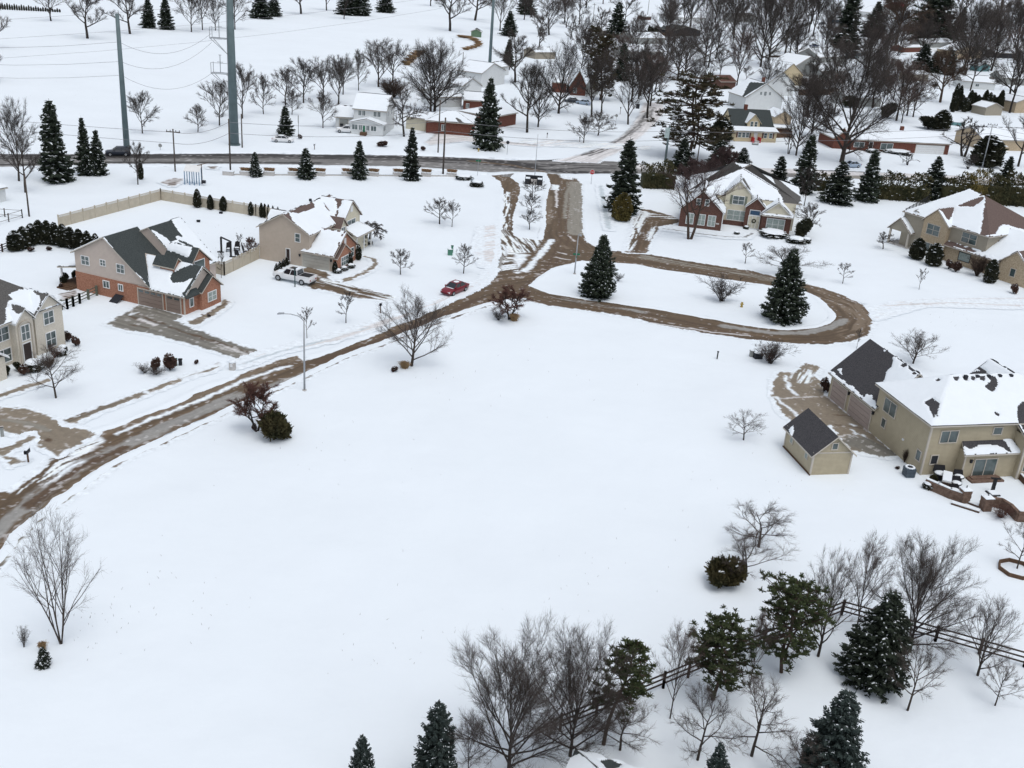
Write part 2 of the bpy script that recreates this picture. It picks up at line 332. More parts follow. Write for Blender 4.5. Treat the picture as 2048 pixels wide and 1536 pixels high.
# bare/snowy corner inside the island tip
paved('main_road', [[(-90,309),(0,308.5),(220,308),(512,307.5),(800,311),(940,316),(1024,321),(1100,320),(1150,314),(1190,300),(1205,310),(1195,321),(1300,328),(1400,332),(1636,340),(1750,344.5),(1900,351),(2130,360),
 (2130,376),(1900,366),(1750,359),(1636,355),(1400,351),(1300,348),(1217,347.5),(1120,347.5),(1024,343),(975,344.5),(900,338),(800,333),(512,328),(220,328),(0,334),(-90,336)]], base='grey', res=.45, z=.012, edge=.5,
 center=[(-90,321),(0,320),(512,318),(800,322),(1024,332),(1400,342),(1750,352),(2130,368)], strokes=[
 ('dark',4.0,[(-90,312),(0,311.5),(512,309.5),(800,314),(940,320),(1024,326),(1060,331)]),('dark',1.0,[(0,317),(220,316),(512,315.5),(800,320),(940,327),(1024,334)]),
 ('dark',1.2,[(-90,332),(0,330),(220,325),(512,325.5),(640,326)]),('dark',2.2,[(1000,330),(1080,339),(1140,345),(1217,345)]),('dark',1.6,[(1080,322),(1130,320),(1170,312)]),
 ('dark',.8,[(1070,335),(1150,326),(1190,312)]),('dark',.8,[(1060,328),(1130,330),(1230,332)]),('dark',.8,[(1100,340),(1170,335),(1230,337)]),('brown',1.2,[(940,322),(1020,330),(1090,344)]),
 ('dsnow',5,[(1280,333),(1500,339),(1750,349),(2100,364)]),('dark',.9,[(1636,341),(1750,344.5),(1836,345)]),('ice2',3,[(1600,350),(1800,357),(2000,365)])])
paved('side_street', [[(1110,322),(1160,309),(1200,296),(1240,275),(1262,255),(1278,230),(1288,205),(1325,205),(1330,222),(1312,245),(1290,266),(1262,290),(1235,305),(1210,316),(1195,326)]], base='dsnow', res=.4, z=.008, edge=.9,
 center=[(1150,315),(1220,290),(1265,260),(1300,215)], strokes=[('dark',1.0,[(1142,312),(1180,303),(1218,285),(1250,264),(1268,240),(1280,215)]),('dark',.8,[(1165,311),(1200,301),(1245,278),(1278,252),(1294,225)]),
 ('dsnow',.6,[(1172,314),(1215,297),(1258,272),(1285,246),(1300,222)]),('dark',.5,[(1178,312),(1205,303),(1232,290)]),('mixgrey',3,[(1180,300),(1250,272),(1290,240),(1305,215)]),('tan',.5,[(1235,243),(1262,232),(1290,222)])])
paved('cross_street', [[(1545,96),(2080,90),(2100,104),(1545,104)]], base='snow', res=1.2, z=.008, edge=1, strokes=[('dark',1.6,[(1545,114),(1625,115)]),('dark',1.2,[(1560,128),(1700,130)])])
D=[]
paved('driveway_west', [[(213,648),(278,611),(300,614),(366,632),(352,641),(375,655),(400,662),(455,683),(530,706),(540,716),(505,728),(440,706),(380,688),(300,668),(253,660)]], base='cgrey', res=.16, z=.02, center=[(290,640),(400,672),(520,715)],
 strokes=[('dirt',.35,[(270,625),(300,640),(330,648)]),('dirt',.3,[(258,632),(290,646)]),('snow',.35,[(262,630),(275,625)]),('dsnow',.6,[(280,640),(310,650)]),('dirt',.3,[(380,668),(430,682),(500,706)]),('dirt',.25,[(340,655),(400,676),(470,700)]),('dsnow',.3,[(440,690),(500,712)]),('dirt',.25,[(262,650),(300,656)]),('dsnow',.4,[(500,705),(530,714)])])
paved('driveway_beige_house', [[(602,558),(606,541),(612,533),(640,541),(655,545),(658,558),(690,570),(730,578),(790,595),(782,603),(740,598),(700,594),(660,583),(625,577)]], base='brown', res=.16, z=.02, center=[(610,560),(700,582),(790,600)],
 strokes=[('mixsnow',2.5,[(655,560),(700,578),(790,600)]),('tan',1.2,[(606,536),(640,545)]),('dirt',.5,[(560,566),(600,574),(640,580)]),('dsnow',.3,[(630,550),(640,555)]),('mixsnow',.9,[(608,560),(660,572)])])
paved('driveway_east_house', [[(1612,728),(1640,735),(1628,752),(1645,766),(1650,790),(1700,830),(1760,880),(1792,912),(1770,915),(1730,908),(1700,900),(1660,850),(1600,855),(1575,835),(1560,820),(1545,790),(1547,765),(1560,745),(1590,745)]], base='conc', res=.13, z=.02, center=[(1600,740),(1570,790),(1640,840),(1780,910)], streak=.12,
 strokes=[('mixsnow',2.6,[(1585,738),(1610,745),(1600,760)]),('snow',.45,[(1570,752),(1578,775),(1592,790)]),('dsnow',.2,[(1562,797),(1634,794)]),('snow',.5,[(1552,795),(1570,812),(1600,835)]),('snow',.35,[(1703,873),(1720,884),(1740,900)]),('snow',.4,[(1725,870),(1742,885),(1755,898)]),('snow',.5,[(1705,862),(1715,868)]),('dsnow',.2,[(1650,792),(1680,815),(1700,830)]),('dsnow',.3,[(1665,875),(1700,870)]),('mixsnow',.8,[(1640,770),(1670,800),(1695,825)]),('dirt',.2,[(1665,830),(1700,832)]),('dirt',.2,[(1672,850),(1720,856)]),('snow',.5,[(1704,849),(1708,851)]),('cgrey',3.5,[(1720,885),(1780,912)])])
paved('driveway_brick_house', [[(1251,505),(1262,470),(1268,440),(1285,418),(1300,420),(1318,425),(1345,432),(1357,438),(1357,446),(1325,452),(1312,465),(1300,485),(1291,507)]], base='brown', res=.18, z=.02, center=[(1270,506),(1285,470),(1300,440),(1350,440)],
 strokes=[('mixsnow',2.2,[(1258,500),(1272,455),(1290,425)]),('snow',.7,[(1292,425),(1280,445)]),('mixsnow',3,[(1300,430),(1350,436)]),('mixsnow',1.5,[(1295,480),(1312,455)]),('dirt',.6,[(1270,500),(1285,470),(1295,450)])])
paved('driveway_southwest', [[(-60,812),(0,815),(40,817),(85,830),(120,845),(133,845),(142,848),(152,855),(165,858),(188,868),(150,892),(115,912),(95,902),(62,882),(55,875),(0,860),(-60,850)]], base='conc', res=.13, z=.02, center=[(0,838),(70,850),(150,890)], streak=.12,
 strokes=[('dirt',.5,[(97,882),(100,883)]),('ice2',.6,[(55,848),(95,860)]),('ice2',.5,[(10,840),(60,846)])])
paved('sidewalk_west', [[(128,842),(200,815),(290,783),(370,752),(420,738),(436,726),(442,729),(425,742),(372,757),(297,788),(205,822),(140,850)]], base='conc', res=.13, z=.02, center=[(130,846),(430,732)], strokes=[('snow',.4,[(290,781),(298,788)]),('mixsnow',1.4,[(370,756),(440,727)]),('dirt',.2,[(130,842),(230,803),(330,765)])])
paved('sidewalk_southwest', [[(62,870),(68,880),(30,898),(12,912),(48,922),(25,932),(15,922),(0,912),(-20,915),(-20,905),(20,892)]], base='conc', res=.13, z=.02)
paved('walkway_west', [[(370,642),(385,642),(410,628),(440,612),(448,601),(443,600),(452,600),(462,603),(455,612),(425,632),(393,650),(380,648)]], base='conc', res=.13, z=.02, strokes=[('dirt',.25,[(385,643),(440,614),(458,604)])])
paved('walkway_beige_house', [[(682,560),(720,548),(740,535),(748,526),(742,518),(725,514),(728,512),(745,515),(754,523),(752,534),(735,546),(700,561),(688,566)]], base='conc', res=.13, z=.02)
paved('walkway_stone_house', [[(-20,795),(0,789),(40,775),(80,763),(95,757),(100,762),(60,776),(0,796),(-20,802)]], base='conc', res=.13, z=.02)
paved('snowy_road', [[(1742,618),(1790,606),(1850,600),(2048,596),(2100,596),(2100,625),(2048,618),(1850,612),(1750,640)]], base='snow', res=.25, z=.008, edge=.8, streak=.03, center=[(1745,628),(1850,606),(2060,606)],
 strokes=[('dsnow',.5,[(1750,606),(1850,598),(2048,597)]),('mixdsnow',1.2,[(1770,602),(1860,610)]),('mixdirt',.35,[(1770,606),(1790,604)]),('mixdirt',.35,[(1800,603),(1850,608)]),('dsnow',.5,[(1760,612),(1900,606),(2048,612)])])
paved('path_north', [[(1040,275),(1040,292),(1300,300),(1300,292)]], base='snow', res=.8, z=.006, edge=1, strokes=[('dsnow',.8,[(1060,290),(1100,282),(1160,262)]),('dsnow',.8,[(1080,292),(1120,282),(1175,262)])])
paved('bare_strip_north', [[(840,255),(905,270),(1010,283),(1075,290),(1072,294),(1005,288),(930,283),(860,290),(850,285),(870,270)]], base='dsnow', res=.35, z=.006, edge=.8, strokes=[('dark',.6,[(900,285),(1000,284),(1072,290)]),('mixdark',2.5,[(850,280),(870,266)]),('dark',.4,[(845,283),(862,268)])])

# ploughed snow banks along the kerbs
def bank(pts, off, w, h, seed, label=None):
    P_ = [np.array(p) for p in W2(pts)]; out = []
    for a, b in zip(P_[:-1], P_[1:]):
        n = max(1, int(np.linalg.norm(b-a)/.35)); out += [a+(b-a)*i/n for i in range(n)]
    out.append(P_[-1]); out = np.array(out)
    for _ in range(6): out[1:-1] = (out[:-2]+out[1:-1]*2+out[2:])/4
    t = np.gradient(out, axis=0); t /= np.linalg.norm(t, axis=1)[:, None]; nn = np.stack([-t[:, 1], t[:, 0]], 1); s_ = np.arange(len(out))*.35
    prof = [(-.5, -.01), (-.38, .3), (-.2, .8), (-.02, 1), (.14, .75), (.32, .35), (.5, -.01)]; V = []
    for k, (u, z) in enumerate(prof):
        n1 = fbm(s_*.9+seed, s_*0+k*1.1, 4); hh = h*np.clip(.1+1.5*(n1-.2), .05, 2)*z; oo = off+u*w*(.5+1.0*fbm(s_*.6+9, s_*0+seed+k*.7))+(fbm(s_*1.5, s_*0+k*2.3+seed)-.5)*.25
        V.append(np.concatenate([out+nn*oo[:, None], np.maximum(hh, -.01)[:, None]], 1))
    n = len(out); V = np.concatenate(V); F = [[k*n+i, k*n+i+1, (k+1)*n+i+1, (k+1)*n+i] for k in range(len(prof)-1) for i in range(n-1)]
    o = link(bpy.data.objects.new('snow_bank', npmesh('snow_bank', V, F, M_SNOW, smooth=True))); tag(o, kind='structure')
bank(north[5:11], .5, 1.5, .16, 1); bank([(600,711),(606,722),(671,701),(717,683),(757,668)], .5, 1.5, .16, 11); bank([(805,645),(887,611),(937,590),(969,564),(987,546),(996,519),(999,480),(1004,440),(1005,400),(1004,378),(998,362)], .5, 1.6, .17, 12); bank([(1056,601),(1020,603),(974,612),(903,636),(819,670),(754,694),(690,717),(638,743),(561,778),(500,807),(400,852),(357,871),(250,921),(220,936),(140,996),(100,1023),(50,1066),(0,1131)], -.5, 1.2, .13, 2)
bank([(1056,601),(1099,610),(1174,620),(1249,631),(1324,649),(1424,668),(1511,678),(1590,686),(1653,688),(1710,680)], .5, 1.0, .2, 3) if False else None
bank(island+island[:1], -.3, 1.2, .13, 4); bank(median+median[:1], -.3, 1.1, .13, 5); bank([(1165,366),(1167,411),(1167,466),(1176,484),(1190,492),(1219,500)], .4, 1.2, .15, 6); bank([(1300,507),(1374,521),(1449,533),(1499,540),(1601,564),(1641,574),(1691,591),(1726,609)], .5, 1.2, .13, 7)
bank([(-90,306.5),(0,306),(220,306),(512,305.5),(800,309),(940,313.5),(1024,318.5),(1090,319)], .6, 2.2, .4, 8); bank([(-90,338),(0,336),(220,330),(512,330),(800,335),(900,340),(975,346.5)], -.6, 2.2, .4, 9)

paved('snow_tracks', [[(470,722),(560,694),(660,672),(760,640),(880,598),(960,560),(985,530),(992,540),(965,572),(885,610),(765,655),(665,684),(565,706),(478,736)]], base='snow', res=.2, edge=.4, streak=.02, center=[(475,728),(660,678),(880,604),(985,535)],
 strokes=[('blueice',.35,[(478,731),(565,702),(660,680),(760,650),(850,615)]),('mixdirt',.5,[(735,662),(775,651),(800,644)]),('mixdirt',.4,[(652,684),(690,673)]),('mixdsnow',1.6,[(600,700),(700,672),(820,625),(940,575)])])
paved('sidewalk_entrance', [[(1196,370),(1206,370),(1212,400),(1222,440),(1224,462),(1212,460),(1206,430),(1200,400)]], base='snow', res=.25, edge=.3, streak=.02, strokes=[('blueice',.9,[(1201,372),(1207,405),(1214,440),(1217,458)])])
paved('walkway_dark_brick_house', [[(1325,455),(1345,456),(1400,465),(1450,471),(1490,472),(1505,465),(1508,468),(1495,478),(1450,477),(1400,471),(1340,463),(1325,461)]], base='snow', res=.2, edge=.3, streak=.02, strokes=[('grey',.3,[(1325,458),(1345,460),(1400,468),(1450,474),(1490,475),(1505,467)])])
paved('snow_tracks', [[(960,455),(990,450),(996,500),(985,530),(965,535),(945,500)]], base='snow', res=.2, edge=.6, streak=.02, strokes=[('mixdsnow',3,[(985,455),(985,520)])])
# ------------------------------------------------------------ vegetation
def segmesh(segs, n):
    """segs: (k,8) p0 p1 r0 r1 -> prisms with n sides"""
    S = np.array(segs, float); k = len(S); p0 = S[:, :3]; p1 = S[:, 3:6]; d = p1-p0; d /= np.linalg.norm(d, axis=1)[:, None]+1e-9
    ref = np.where(np.abs(d[:, 2:3]) < .9, np.array([[0, 0, 1.0]]), np.array([[1.0, 0, 0]])); a = np.cross(d, ref); a /= np.linalg.norm(a, axis=1)[:, None]; c = np.cross(d, a)
    V = np.zeros((k, 2*n, 3))
    for j in range(n):
        t = 2*pi*j/n; o = cos(t)*a+sin(t)*c; V[:, j] = p0+o*S[:, 6:7]; V[:, n+j] = p1+o*S[:, 7:8]
    F = np.array([[j, (j+1) % n, n+(j+1) % n, n+j] for j in range(n)]); F = (F[None]+(np.arange(k)*2*n)[:, None, None]).reshape(-1, 4)
    return V.reshape(-1, 3), F
def bare_tree(seed, tf=.25, nl=10, a0=30, a1=60, up=.25, wander=.14, lens=(.62, .5, .45, .4), kids=(7, 6, 4), r0=.02, stems=1, env='round', lean=0, droop=0, dense=1., tr=.0011, top=1.0, tw=3.8, tl_=.062):
    R = random.Random(seed); trunk = []; crown = []
    def grow(p, d, L, r, lev, rend):
        n = (6, 6, 4, 3, 2)[lev]; pts = [(p.copy(), r)]; d = d.copy()
        for i in range(n):
            wd = wander*(.35, .85, 1.0, 1.0, 1.0)[lev]
            d = d+np.array([R.gauss(0, wd), R.gauss(0, wd), R.gauss(0, wd*.6)])
            d[2] += up*(.10 if lev < 2 else .14)-(droop*(.2+.25*i) if lev >= 1 else 0)
            d /= np.linalg.norm(d); q = p+d*L/n; rr = r+(rend-r)*(i+1)/n
            (trunk if lev <= 1 else crown).append((*p, *q, pts[-1][1], rr)); p = q; pts.append((p.copy(), rr))
        return pts, d
    def along(pts, t):
        f = t*(len(pts)-1); i = min(int(f), len(pts)-2); u = f-i; return pts[i][0]*(1-u)+pts[i+1][0]*u, pts[i][1]*(1-u)+pts[i+1][1]*u, (pts[i+1][0]-pts[i][0])/np.linalg.norm(pts[i+1][0]-pts[i][0])
    def side(d, ang):
        a = np.cross(d, [R.gauss(0, 1), R.gauss(0, 1), R.gauss(0, 1)]); a /= np.linalg.norm(a)+1e-9; return d*cos(ang)+a*sin(ang)
    def branch(pts, L, lev):
        if lev > 3: return
        m = max(2, int(kids[lev-2]*dense*R.uniform(.8, 1.25)))
        for i in range(m):
            t = .18+.82*(i+R.random())/m; p, r, d = along(pts, min(.99, t))
            dd = side(d, RAD(R.uniform(18, 44))); LL = L*lens[lev-1]*(1.15-.55*t)*R.uniform(.7, 1.2)
            rr = max(tr, r*.55); q, _ = grow(p, dd, LL, rr, lev, max(tr*.8, rr*.3)); branch(q, LL, lev+1)
    for s in range(stems):
        az0 = 2*pi*(s+R.random()*.6)/max(1, stems); tl = 0 if stems == 1 else R.uniform(.12, .33)
        d0 = np.array([cos(az0)*tl+lean+R.gauss(0,.03), sin(az0)*tl+R.gauss(0,.03), 1.0]); d0 /= np.linalg.norm(d0)
        rs = r0/(stems**.5); tp, _ = grow(np.zeros(3)+np.array([cos(az0), sin(az0), 0])*rs*(stems > 1), d0, top*.84, rs, 0, rs*.12)
        for i in range(nl):
            f = (i+R.random()*.7)/nl; h = tf+(1-tf)*f*.93; p, r, d = along(tp, min(.985, h/1.0))
            az = i*2.4+R.random()+s; el = RAD(a0+(a1-a0)*(1-f)*R.uniform(.75, 1.15))
            dd = np.array([cos(az)*sin(el), sin(az)*sin(el), cos(el)])+d*.15; dd /= np.linalg.norm(dd)
            if env == 'round': L = .50*(1-.62*f**1.6)
            elif env == 'vase': L = .62*(1-.45*f)
            elif env == 'oval': L = .40*(math.sin(pi*min(1, .25+.75*f))**.6+.12)
            elif env == 'cone': L = .34*(1-.8*f)+.05
            else: L = .55*(1-.5*f)
            rx, rz, zc_ = {'round': (.44, .46, .55), 'vase': (.46, .50, .52), 'oval': (.30, .48, .54), 'cone': (.3, .5, .5)}[env]
            S = np.array([1/rx, 1/rx, 1/rz]); pp = (p-np.array([0, 0, zc_]))*S; dd2 = dd*S; A_ = dd2@dd2; B2 = pp@dd2; C2 = pp@pp-1; disc = B2*B2-A_*C2
            Le = (-B2+math.sqrt(disc))/A_ if disc > 0 else .12
            L = min(max(Le, .10), .62)*R.uniform(.82, 1.02)/(1 if stems == 1 else 1.1)
            L *= 1; rr = max(tr*2, min(r*.75, r0*(.5-.25*f)))
            q, _ = grow(p, dd, L, rr, 1, rr*.25); branch(q, L, 2)
        if R.random() < .5: branch(tp[4:], .12, 3)
    # fine twigs, spawned from every crown segment
    C0 = np.array(crown+[t for t in trunk if t[7] < r0*.16 and R.random() < .6]); RR = np.random.RandomState(seed); k = int(len(C0)*tw); ln_ = np.linalg.norm(C0[:, 3:6]-C0[:, :3], axis=1); ii = RR.choice(len(C0), k, p=ln_/ln_.sum()); t = RR.rand(k, 1)
    a = C0[ii, :3]; b = C0[ii, 3:6]; st = a+(b-a)*t; d = (b-a)/(np.linalg.norm(b-a, axis=1)[:, None]+1e-9)
    d = d*1.1+RR.normal(0, .5, (k, 3))+[0, 0, .18-droop*1.6]; d /= np.linalg.norm(d, axis=1)[:, None]; L = tl_*RR.uniform(.45, 1.25, (k, 1))
    m_ = st+d*L*.5; d2 = d+RR.normal(0, .22, (k, 3))+[0, 0, .12-droop*1.6]; d2 /= np.linalg.norm(d2, axis=1)[:, None]; e_ = m_+d2*L*.5
    o1 = np.full((k, 1), tr*.85); T1 = np.concatenate([st, m_, o1, o1*.85], 1); T2 = np.concatenate([m_, e_, o1*.85, o1*.5], 1)
    crown = np.concatenate([np.array(crown), T1, T2])
    tv, tfc = segmesh(trunk, 6); cv, cf = segmesh(crown, 3)
    A = np.concatenate([tv, cv]); r_ = np.hypot(A[:, 0], A[:, 1]); hw = np.percentile(np.abs(A[:, :2]), 98.6); top_ = np.percentile(A[:, 2], 99.7)
    zc = A[A[:, 2] > .35*top_][:, :2].mean(0)
    for q in (tv, cv): f_ = np.clip(q[:, 2]/(.6*top_), 0, 1)[:, None]**1.5; q[:, :2] -= zc[None]*f_*.8
    return [(tv, tfc), (cv, cf), hw, top_]
class Proto:
    def __init__(s, parts, hw, top): s.parts = parts; s.hw = hw; s.top = top   # parts: (name, mesh)
def mkbare(seed, bark, twig, **k):
    (tv, tf), (cv, cf), hw, top = bare_tree(seed, **k)
    return Proto([('trunk', npmesh('trunk', tv, tf, bark, smooth=True)), ('crown', npmesh('crown', cv, cf, twig))], hw, top)
def quads(c, ax, bx):       # centre, half axis a, half axis b  -> (k,4,3)
    return np.stack([c-ax-bx, c+ax-bx*.6, c+ax*1.1+bx*.6, c-ax+bx], 1)
def mkconifer(seed, needle, whorls=26, per=10, hw=.22, snow=.16, droop=.25, gap=.1, spr=13, name='crown', tb=.04, leaf=1., fl=1.):
    R = np.random.RandomState(seed); Q = []; MI = []; seg = [(0, 0, 0, 0, 0, .55, .018, .010), (0, 0, .55, 0, 0, 1, .010, .002)]
    for i in range(whorls):
        f = (i+R.rand()*.5)/whorls; z = tb+(1-tb)*f*.98; Rm = hw*((1-f)**.82)*(1 if f > .08 else .8)+.012
        m = max(4, int(per*(1-.45*f)))
        for j in range(m):
            if R.rand() < gap: continue
            az = 2*pi*(j+R.rand()*.8)/m; L = Rm*R.uniform(.62, 1.16)*(1+.13*sin(3*az+seed*2+6*z)); el = -droop+.55*f+R.normal(0, .08)
            dr = np.array([cos(az), sin(az), 0]); n = max(3, int(spr*(L/hw)**.7+2)); t = (np.arange(n)+R.rand(n))/n
            P = dr[None]*(t*L)[:, None]; P[:, 2] = z+np.sin(el)*t*L+.10*L*t*t
            seg.append((0, 0, z, *(dr*L*.9+np.array([0, 0, z+np.sin(el)*L*.9])), .004, .0012))
            lat = np.array([-sin(az), cos(az), 0]); w = .30*L*(1.08-t)*R.uniform(.5, 1.1, n)+.008
            sd = np.where(R.rand(n) < .5, -1, 1)
            d = dr[None]*.75+lat[None]*sd[:, None]*R.uniform(.3, 1.1, (n, 1)); d[:, 2] += R.normal(-.12, .22, n); d /= np.linalg.norm(d, axis=1)[:, None]
            ln = (.026+.35*w)*R.uniform(.6, 1.4, n)*leaf; up = np.cross(d, np.array([0, 0, 1.0])); up /= np.linalg.norm(up, axis=1)[:, None]
            up[:, 2] += R.normal(0, .45, n); c = P+d*(ln*.8)[:, None]; hwid = ln*R.uniform(.22, .42, n)
            Q.append(quads(c, d*ln[:, None], up*hwid[:, None])); MI.append(np.zeros(n, int))
            # hanging under-sprays
            c2 = P+np.array([0, 0, -1])*(.012+R.rand(n, 1)*.012)+d*(ln*.5)[:, None]; Q.append(quads(c2, d*(ln*.8)[:, None], np.array([[0, 0, 1.0]])*(ln*.38)[:, None])); MI.append(np.zeros(n, int))
            k = R.rand(n) < snow*(.5+1.0*t)
            if k.any():
                cs = c[k]+np.array([0, 0, .007]); Q.append(quads(cs, d[k]*ln[k][:, None]*.85*fl, np.cross(d[k], [0, 0, 1.0])*(ln[k]*.48*fl)[:, None])); MI.append(np.ones(k.sum(), int))
    Q = np.concatenate(Q); MI = np.concatenate(MI); V = Q.reshape(-1, 3); F = np.arange(len(V)).reshape(-1, 4)
    tv, tf = segmesh(seg, 5)
    return Proto([('trunk', npmesh('trunk', tv, tf, M_BARK)), (name, npmesh(name, V, F, [needle, M_RSNOW], MI))], hw*1.03, 1.0)
def mkpine(seed, needle, n=55, hw=.32, zb=.3, tuft=.055, lean=.0, snow=.05, layers=False, twin=False, dens=.8):
    R = np.random.RandomState(seed); seg = []; Q = []; MI = []
    def axis(z): return np.array([lean*z+.02*sin(9*z+seed), .02*cos(7*z+seed), z])
    zs = np.linspace(0, .97, 9)
    for a, b in zip(zs[:-1], zs[1:]): seg.append((*axis(a), *axis(b), .019*(1-a*.8), .019*(1-b*.8)))
    if twin:
        for a, b in zip(zs[1:-1], zs[2:]): seg.append((*(axis(a)+[.10*a*a+.04*a, .03, 0]), *(axis(b)+[.10*b*b+.04*b, .03, 0]), .013*(1-a*.8), .013*(1-b*.8)))
    for i in range(n):
        f = (i+R.rand())/n; z = zb+(1-zb)*f
        if layers: z = zb+(1-zb)*(round(f*7)/7*.8+f*.2)
        az = i*2.4+R.rand(); prof = (math.sin(pi*min(1, .18+.82*f))**.7) if not layers else (1-.5*f)
        L = hw*prof*R.uniform(.55, 1.1)+.03; p = axis(z*.93); el = R.uniform(.0, .55) if not layers else R.uniform(-.1, .2)
        if f < .3: el -= .35
        d = np.array([cos(az)*cos(el), sin(az)*cos(el), sin(el)]); q = p+d*L+[0, 0, .12*L]; m_ = p+d*L*.55
        seg.append((*p, *m_, .007, .004)); seg.append((*m_, *q, .004, .002))
        nt_ = int(3+8*L/hw)
        for j in range(int(nt_*dens)):
            t = R.uniform(.5, 1.02); b = p+(q-p)*t+R.normal(0, .16, 3)*L*(1 if not layers else np.array([1, 1, .3])); seg.append((*(p+(q-p)*t*.9), *b, .003, .0015))
            k = 26; dv = R.normal(0, 1, (k, 3)); dv[:, 2] = np.abs(dv[:, 2])*.9-.15; dv /= np.linalg.norm(dv, axis=1)[:, None]
            ln = tuft*R.uniform(.5, 1.1, k); sd = np.cross(dv, R.normal(0, 1, (k, 3))); sd /= np.linalg.norm(sd, axis=1)[:, None]
            Q.append(quads(b+dv*(ln*.5)[:, None], dv*(ln*.5)[:, None], sd*(ln*.13)[:, None])); MI.append(np.zeros(k, int))
            if R.rand() < snow: Q.append(quads(b[None]+np.array([[0, 0, tuft*.45]]), np.array([[tuft*.4, 0, .0]]), np.array([[0, tuft*.35, .01]]))); MI.append(np.ones(1, int))
    Q = np.concatenate(Q); V = Q.reshape(-1, 3); F = np.arange(len(V)).reshape(-1, 4); tv, tf = segmesh(seg, 6)
    return Proto([('trunk', npmesh('trunk', tv, tf, M_BARKL, smooth=True)), ('crown', npmesh('crown', V, F, [needle, M_RSNOW], np.concatenate(MI)))], hw, 1.0)
def mkbush(seed, m1, shape='ball', n=1500, leaf=.05, snow=.05, solid=.66, up=.8, w=.5, capsnow=False):
    """unit-height bush: dark core and many small sprays. shapes ball, column, cone, box"""
    R = np.random.RandomState(seed); dv = R.normal(0, 1, (n, 3)); dv /= np.linalg.norm(dv, axis=1)[:, None]
    z = R.rand(n)
    def rad(z):
        if shape == 'column': return w*np.clip(np.minimum((z/.12)**.5, 1)*np.clip((1-z)/.42, 0, 1)**.55, .05, 1)
        if shape == 'cone': return w*np.clip((1-z)**.7, .04, 1)*np.minimum((z+.02)/.08, 1)**.5
        zz_ = np.clip(z*.86+.14, 0, 1); return w*np.clip(1-np.abs(2*zz_-1)**2.2, 0, 1)**.5
    az = R.rand(n)*2*pi; lump = 1+(.26 if shape == 'ball' else .12)*np.sin(3*az+seed+2.2*z)*np.sin(4*z+seed)+.12*np.sin(5*az+2*seed+9*z)+R.normal(0, .09, n); r = rad(z)*lump*np.where(R.rand(n) < .75, 1, .8)
    P = np.stack([np.cos(az)*r, np.sin(az)*r, z*(1-leaf)], 1)
    d = np.stack([np.cos(az)*.6, np.sin(az)*.6, np.full(n, up)], 1)+R.normal(0, .35, (n, 3)); d /= np.linalg.norm(d, axis=1)[:, None]
    sd = np.cross(d, R.normal(0, 1, (n, 3))); sd /= np.linalg.norm(sd, axis=1)[:, None]; ln = leaf*R.uniform(.6, 1.3, n)
    Q = [quads(P, d*ln[:, None], sd*(ln*.42)[:, None])]; MI = [np.zeros(n, int)]
    k = R.rand(n) < snow*(.3+1.4*z)
    if k.any(): Q.append(quads(P[k]+d[k]*ln[k][:, None]*.8, np.stack([ln[k], 0*ln[k], 0*ln[k]], 1), np.stack([0*ln[k], ln[k]*.8, ln[k]*.1], 1))); MI.append(np.ones(k.sum(), int))
    Q = np.concatenate(Q); V = Q.reshape(-1, 3); F = np.arange(len(V)).reshape(-1, 4); MI = np.concatenate(MI)
    s = 12; zz = np.linspace(.01, .86, 9); cv = np.array([[cos(2*pi*a/s)*rad(np.array([q]))[0]*solid, sin(2*pi*a/s)*rad(np.array([q]))[0]*solid, q] for q in zz for a in range(s)])
    cf = np.array([[i*s+a, i*s+(a+1) % s, (i+1)*s+(a+1) % s, (i+1)*s+a] for i in range(8) for a in range(s)])
    V2 = np.concatenate([V, cv]); F2 = np.concatenate([F, cf+len(V)]); MI = np.concatenate([MI, np.zeros(len(cf), int)])
    if capsnow:
        b = len(V2); rs = [(.0, 1.02), (.55, .99), (.85, .88), (.95, .74)]; c3 = [[cos(2*pi*a/s)*w*q*(1+.12*R.randn()), sin(2*pi*a/s)*w*q*(1+.12*R.randn()), h] for q, h in rs for a in range(s)]
        V2 = np.concatenate([V2, c3]); f3 = np.array([[i*s+a, i*s+(a+1) % s, (i+1)*s+(a+1) % s, (i+1)*s+a] for i in range(3) for a in range(s)])+b
        F2 = np.concatenate([F2, f3]); MI = np.concatenate([MI, np.ones(len(f3), int)])
    return Proto([('foliage', npmesh('foliage', V2, F2, [m1, M_RSNOW], MI))], w*1.08, 1.0)
def mkstems(seed, m1, n=26, spread=.5, snow=0., r=.007, weep=False):
    R = np.random.RandomState(seed); seg = []
    for i in range(n):
        az = R.rand()*2*pi; tl = spread*R.rand()**.6; L = R.uniform(.7, 1.05); p = np.array([R.normal(0, .03), R.normal(0, .03), 0]); d = np.array([cos(az)*tl, sin(az)*tl, 1]); d /= np.linalg.norm(d)
        for k in range(5):
            q = p+d*L/5; seg.append((*p, *q, r*(1-k*.17), r*(.83-k*.17)))
            if k > 0:
                for u in range(4):
                    e = d+R.normal(0, .45, 3); e /= np.linalg.norm(e); q2 = q+e*L*R.uniform(.12, .28); seg.append((*q, *q2, r*.5, r*.25))
                    for u2 in range(2): e2 = e+R.normal(0, .5, 3); e2 /= np.linalg.norm(e2); seg.append((*((q+q2)/2), *((q+q2)/2+e2*L*.13), r*.35, r*.2))
            p = q; d = d+R.normal(0, .10, 3)+[0, 0, .04]; d /= np.linalg.norm(d)
    v, f = segmesh(seg, 3); hw = np.percentile(np.abs(v[:, :2]), 98)
    return Proto([('branches', npmesh('branches', v, f, m1))], hw, np.percentile(v[:, 2], 99.5))
